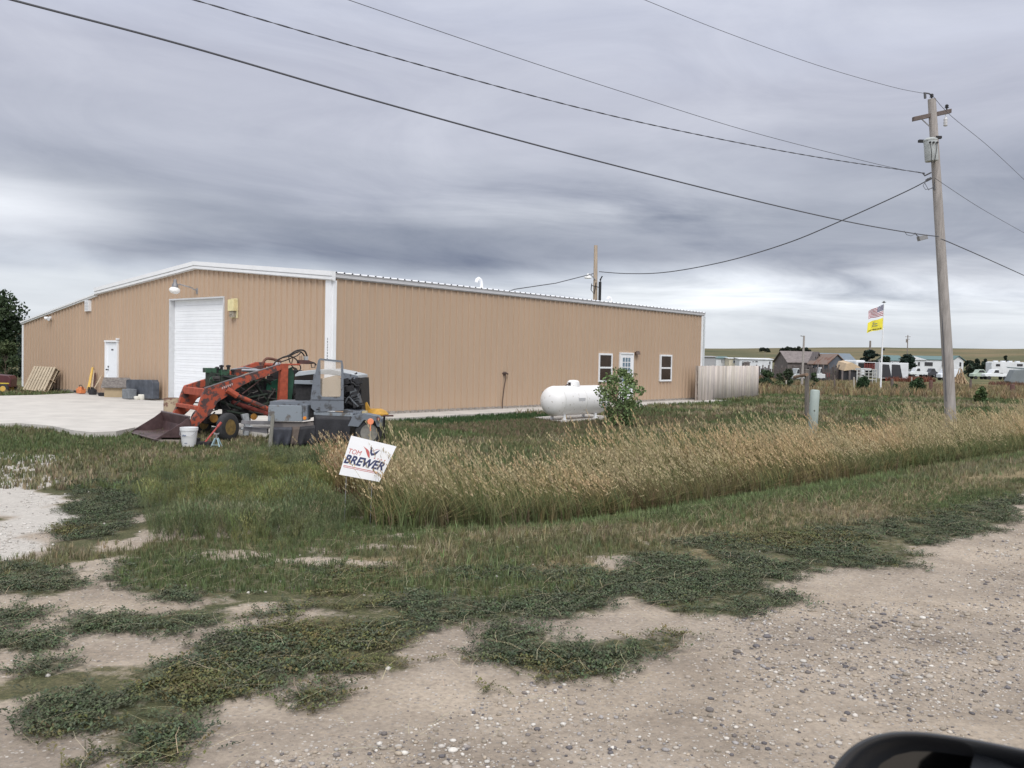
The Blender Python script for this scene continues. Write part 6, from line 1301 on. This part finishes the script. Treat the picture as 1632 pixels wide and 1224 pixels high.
for k in range(70): x = R.uniform(x0, x1); hgt = (zt-zb)*(1-abs((x-(x0+x1)/2)/((x1-x0)/2))**1.5)*R.uniform(.3, 1); b.tube([(x+R.uniform(-.8, .8), 140+R.uniform(-.7, .7), zb), (x, 140+R.uniform(-.3, .3), zb+max(.1, hgt))], .07, 4)
b.build('boards', fm('tan_scrap_wood', (.36, .26, .16), var=.35), t)
# travel trailer at the right edge
x0, x1, zb, zt = far(1580, 1652, 577, 190); t = thing('travel_trailer', 'long white travel trailer with a dark stripe at the right edge', 'travel trailer', ((x0+x1)/2, 191, zb)); H_ = zt-zb
b = MB(); b.prism([(x0+.0, 190, zb+H_*.38), (x0+.0, 190, zt-.15), (x0+.4, 190, zt), (x1, 190, zt), (x1, 190, zb+.55), (x0+(x1-x0)*.3, 190, zb+.55), (x0+(x1-x0)*.26, 190, zb+H_*.38)], (0, 2.4, 0)); b.build('body', m_fw, t, bevel=.06)
b = MB()
for a in (1590, 1602, 1613, 1625): xx = P(a, 590, 190).x; b.box((xx, 191, zt+.12), .8, .6, .24)
b.build('roof_vents', m_fw, t)
for a, c in ((1587, 1593.5), (1620.5, 1629.5)): quadwin(t, P(a, 590, 190).x, P(c, 590, 190).x, P(a, 583.8, 190).z, P(a, 580, 190).z, 190, frame=False)
b = MB(); b.prism([(P(1606, 590, 190).x, 189.97, P(1606, 586.2, 190).z), (x1, 189.97, P(1632, 590, 190).z), (x1, 189.97, P(1632, 587.3, 190).z), (P(1603, 590, 190).x, 189.97, P(1600, 584.6, 190).z)], (0, .05, 0)); b.build('dark_stripe', fm('slate_stripe', (.13, .17, .18)), t)
for a in (1611, 1615.5): b = MB(); b.lathe((P(a, 590, 190).x, 189.95, zb+.38), [(0, 0), (.38, 0), (.38, .25), (0, .25)], (0, 1, 0), 16); b.build('wheel', M_rub, t)
x0, x1, zb, zt = far(1604, 1640, 588.5, 150); t = thing('tarped_boat', 'low shape under a grey tarp in front of the travel trailer', 'boat', ((x0+x1)/2, 150, zb)); b = MB(); b.prism([(x0, 149, zb+.5), (x0+.9, 149, zt-.1), (x1-.5, 149, zt), (x1, 149, zb+.6), (x1-.3, 149, zb+.2), (x0+.4, 149, zb+.2)], (0, 1.8, 0)); b.build('tarp', fm('grey_tarp', (.17, .19, .20)), t, bevel=.12)
# distant poles
def fpole(px, pyt, Y, label, arms=True, w=.16, name='distant_pole', lamp=False):
    q = P(px, 590, Y); zb = tz(q.x, Y)-.3; zt = P(px, pyt, Y).z; t = thing(name, label, 'utility pole', (q.x, Y, zb), 'distant utility poles'); b = MB(); b.tube([(q.x, Y, zb), (q.x, Y, zt)], [w*1.15, w*.8], 8); b.build('pole', fm('distant_pole_wood', (.2, .17, .15)), t)
    if arms:
        b = MB(); b.box((q.x, Y-.1, zt-.5), 1.6, .1, .13); b.tube([(q.x-.4, Y-.2, zt-2.2), (q.x-.4, Y-.2, zt-1.3)], .22, 8)
        if arms == 2: b.box((q.x, Y-.1, zt-1.2), 1.2, .1, .12)
        b.build('crossarm', fm('distant_pole_wood', (0, 0, 0)), t)
fpole(1445, 534, 260, 'distant pole with crossarms above the dark spruce', 2); fpole(1385.5, 543, 230, 'bare pole top showing above the large spruce', False, .3); fpole(1218.5, 561, 330, 'thin far pole on the slope above the mobile homes', False, .12)
q = P(1279.5, 590, 85); t = thing('yard_light_pole', 'slim pole with a small arm in front of the old barn', 'utility pole', (q.x, 85, tz(q.x, 85))); b = MB(); zt = P(1279, 535, 85).z; b.tube([(q.x-.05, 85, tz(q.x, 85)-.2), (q.x+.02, 85, zt)], [.13, .09], 8); b.build('pole', fm('pale_grey_pole', (.32, .29, .27)), t); b = MB(); b.tube([(q.x, 85, zt-.08), (q.x-.25, 85, zt-.02)], .04, 6); b.box((q.x-.25, 85, zt-.03), .12, .1, .1); b.build('arm', M_lamp if False else m_lamp, t)
for k, (x, y, w_, l_) in enumerate(((1582, 621.5, .62, 'flattened white drum lying in the pasture at the far right'), (1551, 630, .45, 'pale stone lying in the grass left of the white drum'))):
    q = GT(x, y+2); b = MB(); b.ball(q+Vector((0, 0, .14)), 1, 14, 8, (w_/2*1.0, .2, .17 if k == 0 else .1)); solo(b.build('white_drum' if k == 0 else 'pale_stone', fm('dull_white', (.72, .72, .70) if k == 0 else (.35, .36, .30)), smooth=True), q, l_, 'drum' if k == 0 else 'stone')
for k, (x, y, s_, l_) in enumerate(((1337, 747, .09, 'white litter lump at the front edge of the tall grass'), (1550, 711, .10, 'small white stone where the tall grass begins at the right'))):
    q = GT(x, y); b = MB(); b.ball(q+Z(.03), s_*.5, 9, 6, (1.2, .8, .6)); solo(b.build('white_stone', mat('chalky_stone', (.6, .58, .55), .9)), q, l_, 'stone')

# ================================================================== CAR MIRROR
Ym = .72
mo = [P(x, y, Ym) for x, y in [(1306, 1250), (1322, 1218), (1345, 1190), (1378, 1170), (1420, 1161), (1470, 1162), (1540, 1172), (1632, 1190), (1760, 1218), (1830, 1260), (1850, 1330), (1830, 1420), (1700, 1450), (1420, 1440), (1325, 1400), (1300, 1320)]]
cm = sum(mo, Vector())/len(mo); t = thing('door_mirror', 'black rounded car door mirror filling the lower right corner', 'wing mirror', cm)
b = MB(); fwd = (cm-Vector((0, 0, CAM_H))).normalized(); rings_ = [(0, .86), (-.006, .95), (.008, .985), (.03, .985), (.06, .9), (.085, .7), (.095, .4)]; n = len(mo); vs = []
for d, s_ in rings_: vs += [cm+(p-cm)*s_+fwd*d for p in mo]
fs = [(i*n+k, i*n+(k+1) % n, (i+1)*n+(k+1) % n, (i+1)*n+k) for i in range(len(rings_)-1) for k in range(n)]+[tuple((len(rings_)-1)*n+k for k in range(n))]
# hollow front: the rim turns inwards to the glass
vs += [cm+(p-cm)*.80+fwd*.03 for p in mo]+[cm+(p-cm)*.70+fwd*.045 for p in mo]; q0 = len(rings_)*n; fs += [(k, q0+k, q0+(k+1) % n, (k+1) % n) for k in range(n)]+[(q0+k, q0+n+k, q0+n+(k+1) % n, q0+(k+1) % n) for k in range(n)]
b.add(vs, fs); hs = b.build('housing', mat('black_mirror_shell', (.028, .031, .036), .25, var=.1, scale=20, spec=.6), t, smooth=True)
sm = hs.modifiers.new('round', 'SUBSURF'); sm.levels = 2; sm.render_levels = 2
b = MB(); b.add([cm+(p-cm)*.705+fwd*.043 for p in mo], [tuple(range(n))]); b.build('mirror_glass', mat('mirror_glass', (.12, .125, .13), .1, 1.0, var=.02), t)
b = MB(); b.tube([cm+fwd*.05, cm+Vector((.12, -.02, -.05)), cm+Vector((.22, -.06, -.12))], [.05, .04, .05], 12); b.build('arm', mat('black_mirror_shell', (0, 0, 0)), t, smooth=True)
# ================================================================== GROUND COVER
M_veg = leafmat('ground_cover'); M_stone = mat('road_pebbles', (1, 1, 1), .85, var=.25, scale=60, attr=True, spec=.3)
def place(x, y, dz=0.0): return np.stack([x, y, terr(x, y)+dz], 1)
def scat(n, x0, x1, y0, y1): return RS.uniform(x0, x1, n), RS.uniform(y0, y1, n)
def inview(x, y, m=60):
    """only what the frame and a step to either side of it could show"""
    return (y > 1.5) & (np.abs(x) < y*.62+1.2)
def cl(n, base, v=.25, hv=.1):
    g = RS.uniform(1-v, 1+v, n)[:, None]; return np.clip(np.array(base)[None]*g*(1+RS.uniform(-hv, hv, (n, 3))), 0, 1)
# sprig of knotweed: a lying stem with small leaves
def sprig(nl, L, hgt, seed):
    rs = random.Random(seed); v = []; f = []
    for i in range(nl):
        t = (i+.6)/nl; x = L*t; y = rs.uniform(-.012, .012)+.15*L*sin(t*3+seed); z = hgt*(t**.7)*rs.uniform(.55, 1.1)+.006; a = rs.uniform(-1.3, 1.3)+(1.2 if i % 2 else -1.2); l = rs.uniform(.010, .021); w = l*.34; up_ = rs.uniform(.1, .8)*l
        dx, dy = cos(a), sin(a); k = len(v); v += [(x, y, z), (x+dx*l*.5-dy*w, y+dy*l*.5+dx*w, z+up_*.6), (x+dx*l, y+dy*l, z+up_), (x+dx*l*.5+dy*w, y+dy*l*.5-dx*w, z+up_*.6)]; f.append((k, k+1, k+2, k+3))
    k = len(v); v += [(0, 0, .002), (L, .15*L*sin(3+seed), hgt*.8), (L, .15*L*sin(3+seed)+.003, hgt*.8), (0, .003, .002)]; f.append((k, k+1, k+2, k+3))
    return np.array(v), np.array(f)
parts = []
def sel_weed(x, y): w, b_, s_, r_ = masks(x, y); return w, b_, s_, r_
N = 300000; x, y = scat(N, -8, 10, 2.6, 13.0); k = inview(x, y); x, y = x[k], y[k]
w, b_, s_, r_ = masks(x+RS.normal(0, .045, len(x)), y+RS.normal(0, .06, len(x))); rad = np.hypot(x, y); mid_ = inpoly(x, y, WEED[11], .3, 1.5, 12) | inpoly(x, y, WEED[10], .3, 1.5, 11); keep = w & (~mid_ | (RS.uniform(0, 1, len(x)) < np.clip(.25+1.6*fbm(x*1.4, y*1.4, 66, 3), .04, .7))) & (RS.uniform(0, 1, len(x)) < np.clip(1.15-rad*.05, .35, 1)) & (fbm(x*3.1, y*3.1, 15, 3)+RS.normal(0, .1, len(x)) > -.16)
x, y = x[keep], y[keep]
tpl = [sprig(16, .13, .027, s) for s in range(6)]
for s in range(6):
    q = slice(s, None, 6); xs, ys = x[q], y[q]; m_ = len(xs); d = cl(m_, (.076, .093, .050), .42, .14); dr = fbm(xs*.8, ys*.8, 17, 3)+RS.uniform(-.15, .15, m_) > .26; d[dr] = d[dr]*np.array([1.4, 1.1, .8])
    parts.append(stamp(tpl[s][0], tpl[s][1], place(xs, ys), RS.uniform(0, 6.28, m_), RS.uniform(.6, 1.25, m_), icol=d))
V, F, C = join(parts); o = npmesh('low_weeds', V, F, M_veg, C); tag(o, 'dark green mats of low creeping weeds along the gravel road', 'weeds', kind='stuff'); print('weeds', len(F))
# tufts of grass: a few blades each
def tuft(nb, h, spread, seed, w=.006, curl=.5):
    rs = random.Random(seed); v = []; f = []
    for i in range(nb):
        a = rs.uniform(0, 6.28); r = rs.uniform(0, spread); x, y = cos(a)*r, sin(a)*r; hh = h*rs.uniform(.5, 1.1); la = rs.uniform(0, 6.28); lx, ly = cos(la)*hh*curl*rs.uniform(.2, 1), sin(la)*hh*curl*rs.uniform(.2, 1); px, py = -sin(a)*w, cos(a)*w
        k = len(v); v += [(x-px, y-py, 0), (x+px, y+py, 0), (x+lx*.35+px*.7, y+ly*.35+py*.7, hh*.6), (x+lx*.35-px*.7, y+ly*.35-py*.7, hh*.6), (x+lx+px*.15, y+ly+py*.15, hh), (x+lx-px*.15, y+ly-py*.15, hh)]
        f += [(k, k+1, k+2, k+3), (k+3, k+2, k+4, k+5)]
    return np.array(v), np.array(f)
parts = []
def tufts(N, box, h, w, spread, nb, colf, test, sc=(.6, 1.3), curl=.5, seed0=0):
    x, y = scat(N, *box); k = inview(x, y); x, y = x[k], y[k]; ok = test(x, y); x, y = x[ok], y[ok]
    tp = [tuft(nb, h, spread, seed0+s, w, curl) for s in range(4)]
    for s in range(4):
        q = slice(s, None, 4); xs, ys = x[q], y[q]; m_ = len(xs)
        if m_: parts.append(stamp(tp[s][0], tp[s][1], place(xs, ys), RS.uniform(0, 6.28, m_), RS.uniform(sc[0], sc[1], m_), icol=colf(xs, ys)))
def onbuild(x, y):
    """true where the shop, slab, path or pad covers the ground"""
    px_, py_ = x-BC.x, y-BC.y; s = px_*BU.x+py_*BU.y; q = px_*BN.x+py_*BN.y
    inside = (s > -.1) & (s < 23) & (q > -1.5) & (q < 23.5)
    dp = np.array([(p.x, p.y) for p in drv]); ins = inpoly(x, y, dp, 0.0)
    pad = np.array([(p.x, p.y) for p in (*pc, p4)]); return inside | ins | inpoly(x, y, pad, 0.0)
GREEN, OLIVE, TAN = np.array((.115, .148, .062)), np.array((.165, .165, .082)), np.array((.275, .238, .148))
def gcol(x, y, dry=.35, green=GREEN):
    n_ = len(x); f = fbm(x*.45, y*.45, 41, 4)+RS.uniform(-.22, .22, n_); c = np.where((f < .0)[:, None], green, OLIVE); c = np.where((f > .34-dry*.6)[:, None], TAN, c); return np.clip(c*RS.uniform(.6, 1.3, n_)[:, None]*(1+RS.uniform(-.1, .1, (n_, 3))), 0, 1)
def t_verge(x, y):
    w, b_, s_, r_ = masks(x+RS.normal(0, .1, len(x)), y+RS.normal(0, .13, len(x))); n, t = NT(x, y); mid_ = inpoly(x, y, WEED[11], .3, 1.5, 12) | inpoly(x, y, WEED[10], .3, 1.5, 11); w = w & ~mid_; return ~w & ~b_ & (n > 4.5) & ~((y < 7.0) & (x < -.3)) & (n < 9.2) & ~onbuild(x, y) & (RS.uniform(0, 1, len(x)) < np.where(s_, .5, .95))
tufts(120000, (-9, 12, 4.5, 15), .06, .0035, .035, 6, lambda x, y: gcol(x, y, -.04), t_verge, seed0=10)
tufts(26000, (-9, 14, 4.5, 17), .11, .003, .06, 4, lambda x, y: np.clip(TAN*RS.uniform(.5, 1.2, len(x))[:, None], 0, 1), lambda x, y: t_verge(x, y) & masks(x, y)[2], curl=1.6, seed0=20)
def t_strip(x, y): n, t = NT(x, y); return (n > 5.85+.35*fbm(x, y, 3, 3)+RS.uniform(-.2, .2, len(x))) & (n < 8.4) & (t > 4)      # green strip before the tall grass
tufts(42000, (-1, 24, 7, 30), .10, .005, .05, 6, lambda x, y: gcol(x, y, .05, np.array((.155, .20, .085))), t_strip, seed0=30)
def t_yard(x, y): n, t = NT(x, y); return (n > 8.8) & ~onbuild(x, y)
def ycol(x, y):
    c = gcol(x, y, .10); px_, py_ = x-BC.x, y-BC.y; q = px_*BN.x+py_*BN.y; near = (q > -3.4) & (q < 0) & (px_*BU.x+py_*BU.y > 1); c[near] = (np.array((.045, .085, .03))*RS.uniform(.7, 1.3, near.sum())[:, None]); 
    mid = (q < -3.6) & (q > -7.5) & (px_*BU.x+py_*BU.y > 0); c[mid] = np.where(RS.uniform(0, 1, mid.sum())[:, None] < .45, np.array((.19, .145, .095)), np.array((.12, .13, .062)))*RS.uniform(.6, 1.3, mid.sum())[:, None]; return c
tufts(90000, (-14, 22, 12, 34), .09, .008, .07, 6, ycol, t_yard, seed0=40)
tufts(45000, (-24, 40, 30, 62), .16, .02, .16, 6, lambda x, y: gcol(x, y, .3), t_yard, seed0=50)
V, F, C = join(parts); o = npmesh('short_grass', V, F, M_veg, C); tag(o, 'short green and dry turf grass of the verge and yard', 'grass', kind='stuff'); print('short', len(F))
# ------------------------------------------------------------------ feathery kochia left of the sign
parts = []
KO = wpoly([(215, 820), (240, 765), (280, 735), (420, 722), (520, 715), (540, 745), (555, 790), (550, 835), (430, 868), (300, 860), (230, 850)])
def feather(seed, n=34, h=.42):
    rs = random.Random(seed); v = []; f = []
    for i in range(n):
        a = rs.uniform(0, 6.28); t = rs.uniform(.1, 1); r = .16*t*rs.uniform(.2, 1.1); x, y, z = cos(a)*r, sin(a)*r, h*t*rs.uniform(.7, 1.05); l = rs.uniform(.03, .055); w = .0035; da = rs.uniform(0, 6.28); dx, dy, dz = cos(da)*l*.5, sin(da)*l*.5, l*.9
        k = len(v); v += [(x-w, y, z), (x+w, y+w, z), (x+dx+w*.4, y+dy, z+dz), (x+dx-w*.4, y+dy, z+dz)]; f.append((k, k+1, k+2, k+3))
    for i in range(5):
        a = rs.uniform(0, 6.28); k = len(v); v += [(-.003, 0, 0), (.003, 0, 0), (cos(a)*.12+.002, sin(a)*.12, h*.9), (cos(a)*.12-.002, sin(a)*.12, h*.9)]; f.append((k, k+1, k+2, k+3))
    return np.array(v), np.array(f)
x, y = scat(26000, -7, 0, 7, 17); ok = inpoly(x, y, KO, .3, 1.0, 5); x, y = x[ok], y[ok]; tp = [feather(s) for s in range(5)]; edge_ = np.clip(.62+1.15*fbm(x*1.5, y*1.5, 6, 3), .3, 1.3)
for s in range(5):
    q = slice(s, None, 5); m_ = len(x[q]); c = cl(m_, (.130, .160, .076), .4, .12); dry_ = RS.uniform(0, 1, m_) < .16; c[dry_] = c[dry_]*np.array([1.6, 1.3, 1.5]); pal = (fbm(x[q]*.7, y[q]*.7, 88, 3)+RS.uniform(-.2, .2, m_)) > .1; c[pal] *= np.array([1.35, 1.2, .9])
    parts.append(stamp(tp[s][0], tp[s][1], place(x[q], y[q]), RS.uniform(0, 6.28, m_), edge_[q]*RS.uniform(.45, .9, m_), icol=c))
V, F, C = join(parts); o = npmesh('feathery_weeds', V, F, M_veg, C); tag(o, 'feathery mid-green weeds growing left of the election sign', 'weeds', kind='stuff'); print('kochia', len(F))
# ------------------------------------------------------------------ tall dry grass in the ditch
def stalk(seed, h=.92, head=True, lean=-.2, green=False):
    rs = random.Random(seed); v = []; f = []; c = []
    st = (.25, .225, .115) if not green else (.105, .13, .05); w = .0028 if not green else .005
    pts = [(0, 0, 0), (lean*.12, 0, h*.35), (lean*.4, 0, h*.7), (lean*.85, 0, h)]
    for i in range(3):
        (x0, y0, z0), (x1, y1, z1) = pts[i], pts[i+1]; k = len(v); w0 = w*(1-i*.25); v += [(x0-w0, y0-w0*.6, z0), (x0+w0, y0+w0*.6, z0), (x1+w0, y1+w0*.6, z1), (x1-w0, y1-w0*.6, z1)]; f.append((k, k+1, k+2, k+3))
        base = np.array((.155, .115, .085)) if (i == 0 and not green) else np.array(st); c += [base]*4
    if head:
        for i in range(9):
            t = i/8; x = lean*(.85+.30*t); z = h*(1+.20*t)-.03*t; l = .035*(1-t*.4)+.012; a = rs.uniform(0, 6.28); dx, dy = cos(a)*l*.5, sin(a)*l*.5; k = len(v); ww = .006
            v += [(x, 0, z), (x+dx*.5-ww, dy*.5, z+l*.35), (x+dx-.01, dy, z+l*.9), (x+dx*.5+ww, dy*.5, z+l*.45)]; f.append((k, k+1, k+2, k+3)); c += [np.array((.46, .375, .245))*rs.uniform(.8, 1.15)]*4
    for i in range(3 if not green else 4):
        z = h*rs.uniform(.1, .5); a = rs.uniform(0, 6.28); l = rs.uniform(.15, .3); k = len(v); dx, dy = cos(a)*l, sin(a)*l; ww = .003; v += [(0, -ww, z), (0, ww, z), (dx+.001, dy+.001, z+l*.5), (dx-.001, dy-.001, z+l*.5)]; f.append((k, k+1, k+2, k+3)); c += [np.array((.24, .20, .10) if not green else (.10, .14, .05))]*4
    return np.array(v), np.array(f), np.array(c)
parts = []
def tallmask(x, y):
    n, t = NT(x, y); f0 = 8.15+.22*fbm(t*.9, n*0, 13, 3); back = 10.9+.9*fbm(t*.35, n*.2, 14, 3); start = sst(5.2, 6.2, t-.6*(n-8.4)+.35*fbm(n*2, t, 16, 2)); d = sst(0, .25, n-f0)*(1-sst(back-1.2, back+.4, n))*start; return d
N = 95000; n_ = RS.uniform(7.8, 12.6, N); t_ = RS.uniform(4.2, 44, N)**1.0; t_ = 4.2+(t_-4.2)**1.15/(39.8**.15); x = -.667*n_+.745*t_; y = .745*n_+.667*t_; k = inview(x, y); x, y = x[k], y[k]
d = tallmask(x, y); thin = fbm(x*.5, y*.5, 19, 3); ok = RS.uniform(0, 1, len(x)) < d*np.clip(.72+1.1*thin, .15, 1); x, y = x[ok], y[ok]; nn_, tt_a = NT(x, y)
tp = [stalk(s, RS.uniform(.52, .72), True, -RS.uniform(.12, .38)) for s in range(7)]+[stalk(20+s, RS.uniform(.34, .55), False, -.15, True) for s in range(5)]
for s in range(12):
    q = slice(s, None, 12); m_ = len(x[q]); c = cl(m_, (1, 1, 1), .3, .06); pat = fbm(x[q]*.35, y[q]*.35, 23, 3); c *= np.where(pat[:, None] > .08, np.array([1.26, 1.16, 1.02]), np.array([1.06, 1.08, .98]))
    hs = RS.uniform(.55, 1.2, m_)*(.92+.55*fbm(x[q]*.55, y[q]*.55, 29, 3)); parts.append(stamp(tp[s][0], tp[s][1], place(x[q], y[q]), RS.normal(0, .8, m_), RS.uniform(.8, 1.3, m_), tcol=tp[s][2], icol=c, hs=hs))
# thicker green skirt low in the stand
x2 = x[::2]+RS.uniform(-.1, .1, len(x[::2])); y2 = y[::2]+RS.uniform(-.1, .1, len(x2)); tg_ = tuft(7, .34, .05, 99, .005, .4); c = cl(len(x2), (.125, .145, .062), .35, .1); br = fbm(x2*.8, y2*.8, 71, 3) > .1; c[br] = c[br]*np.array([1.15, .82, .95])
parts.append(stamp(tg_[0], tg_[1], place(x2, y2), RS.uniform(0, 6.28, len(x2)), RS.uniform(.7, 1.3, len(x2)), icol=c))
# a loose clump in front of the truck, behind the sign
x, y = [], []
for (px, py, n0, r0) in ((548, 752, 130, .22), (572, 782, 260, .2), (600, 797, 360, .22), (632, 806, 360, .25), (548, 788, 160, .12), (665, 815, 260, .25)):
    g_ = GT(px, py); x += list(g_.x+RS.normal(0, r0, n0)); y += list(g_.y+.05+RS.normal(0, r0*.7, n0))
x = np.array(x); y = np.array(y)
for s in range(4): q = slice(s, None, 4); parts.append(stamp(tp[s][0], tp[s][1], place(x[q], y[q]), RS.normal(0, .8, len(x[q])), RS.uniform(.5, .85, len(x[q])), tcol=tp[s][2], icol=cl(len(x[q]), (1.15, .92, .82), .3)))
V, F, C = join(parts); o = npmesh('tall_dry_grass', V, F, M_veg, C); tag(o, 'tall tan seed-headed grass leaning left along the ditch', 'grass', kind='stuff'); print('tall', len(F))
# ------------------------------------------------------------------ pasture weeds beyond the yard
parts = []
def pasture(N, box, h, w, nb, col, test, seed0): tufts(N, box, h, w, .3, nb, lambda x, y: cl(len(x), col, .4, .12), test, seed0=seed0)
def zone(pts, z=-.5): a = np.array([tuple(G(px, py, z).xy) for px, py in pts]); return lambda x, y: inpoly(x, y, a, .8, .12, 3)
pasture(15000, (10, 60, 40, 120), .5, .03, 7, (.24, .19, .105), lambda x, y: (fbm(x*.06, y*.04, 44, 3) > .0) & (y > 52), 60)
pasture(9000, (10, 60, 50, 120), .45, .03, 7, (.10, .115, .05), lambda x, y: (fbm(x*.06, y*.04, 45, 3) > .02) & (y > 55), 64)
rz_ = zone([(1398, 593), (1440, 590), (1500, 591), (1505, 600), (1480, 606), (1420, 604), (1390, 601)]); pasture(14000, (25, 75, 60, 160), .75, .05, 8, (.19, .07, .045), rz_, 68)
rz2 = zone([(1560, 598), (1640, 594), (1640, 614), (1600, 612), (1570, 606)]); pasture(9000, (30, 90, 55, 140), .6, .045, 8, (.16, .09, .06), rz2, 72)
rz3 = zone([(1205, 596), (1260, 594), (1256, 604), (1206, 606)]); pasture(5000, (18, 45, 60, 150), .7, .05, 8, (.20, .13, .075), rz3, 76)
V, F, C = join(parts); o = npmesh('pasture_weeds', V, F, M_veg, C); tag(o, 'rusty, tan and olive weeds covering the pasture beyond the yard', 'weeds', kind='stuff'); print('pasture', len(F))
# ------------------------------------------------------------------ straws lying about
st = np.array([(-.5, 0, 0), (-.5, .003, 0), (.1, .02, .03), (.1, .017, .03), (.5, -.01, .01), (.5, -.012, .01)]); sf = np.array([(0, 1, 2, 3), (3, 2, 4, 5)])
st = st*np.array([1, 2.0, 1]); x, y = scat(11000, -8, 10, 3.2, 14); k = inview(x, y); x, y = x[k], y[k]; n, t = NT(x, y); k = (n > 3.2) & (n < 8.3) & (RS.uniform(0, 1, len(x)) < .8); x, y = x[k], y[k]
V, F, C = stamp(st, sf, place(x, y, .045), RS.normal(.5, .8, len(x)), RS.uniform(.06, .32, len(x))**1.0, icol=cl(len(x), (.50, .42, .28), .35)); o = npmesh('dry_straw', V, F, M_veg, C); tag(o, 'pale dry straws lying over the verge', 'straw', kind='stuff')
# ------------------------------------------------------------------ pebbles
import bmesh as _bm
def rock(seed):
    b_ = _bm.new(); _bm.ops.create_icosphere(b_, subdivisions=1 if seed < 6 else 2, radius=.5); rs = random.Random(seed); sx, sy, sz = rs.uniform(.8, 1.15), rs.uniform(.6, .9), rs.uniform(.4, .62)
    v = [(p.co.x*sx*rs.uniform(.88, 1.12), p.co.y*sy*rs.uniform(.88, 1.12), p.co.z*sz*rs.uniform(.88, 1.12)+.12) for p in b_.verts]; f = [tuple(q.index for q in fc.verts) for fc in b_.faces]; b_.free(); return np.array(v), np.array(f)
RK = [rock(s) for s in range(9)]; parts = []
def stones(N, box, s0, s1, test, pw=3.0, palette=None, hi=False):
    x, y = scat(N, *box); k = inview(x, y); x, y = x[k], y[k]; ok = test(x, y) & (RS.uniform(0, 1, len(x)) < np.clip(.5+1.3*fbm(x*.9+3, y*1.1, 101, 4), .12, 1)); x, y = x[ok], y[ok]; sz = s0+(s1-s0)*RS.uniform(0, 1, len(x))**pw
    pal = np.array([(.52, .47, .41), (.40, .35, .30), (.30, .27, .25), (.58, .54, .49), (.20, .18, .17), (.44, .37, .29), (.15, .14, .145), (.36, .34, .33), (.62, .59, .54), (.30, .26, .21), (.40, .34, .27)]) if palette is None else palette
    for s in range(3 if hi else 6):
        q = slice(s, None, 3 if hi else 6); m_ = len(x[q])
        if m_: r_ = RK[s+6] if hi else RK[s]; parts.append(stamp(r_[0], r_[1], place(x[q], y[q]), RS.uniform(0, 6.28, m_), sz[q], icol=np.clip(pal[RS.randint(0, len(pal), m_)]*RS.uniform(.8, 1.15, m_)[:, None], 0, 1)))
def t_road(x, y): w, b_, s_, r_ = masks(x, y); return r_ & ~w & (fbm(x*.8+y*.5, y*.9, 55, 3) > -.28)
stones(95000, (-4, 9, 2.2, 9), .005, .017, lambda x, y: t_road(x, y), 2.0)
stones(40000, (-4, 12, 2.2, 14), .014, .044, t_road, 2.0); stones(700, (-3, 6, 2.4, 7), .03, .06, t_road, 2.5, hi=True)
stones(9000, (-7, 3, 4, 12), .006, .022, lambda x, y: masks(x, y)[1], 2.2)
stones(15000, (-9, -3, 8, 18), .012, .045, lambda x, y: inpoly(x, y, BARE[0], .35, 1.1, 31), 2.0, palette=np.array([(.60, .57, .53), (.52, .49, .45), (.42, .39, .35), (.66, .64, .60)]))
stones(17000, (-3, 7, 2.2, 7), .012, .036, t_road, 1.5); stones(500, (-7, 6, 4, 14), .015, .05, lambda x, y: np.ones(len(x), bool), 2.0, palette=np.array([(.6, .57, .52), (.45, .42, .38)]))
V, F, C = join(parts); o = npmesh('road_gravel', V, F, M_stone, C); o.data.shade_smooth(); tag(o, 'mixed white, tan and grey pebbles strewn over the dirt road', 'gravel', kind='stuff'); print('stones', len(F))
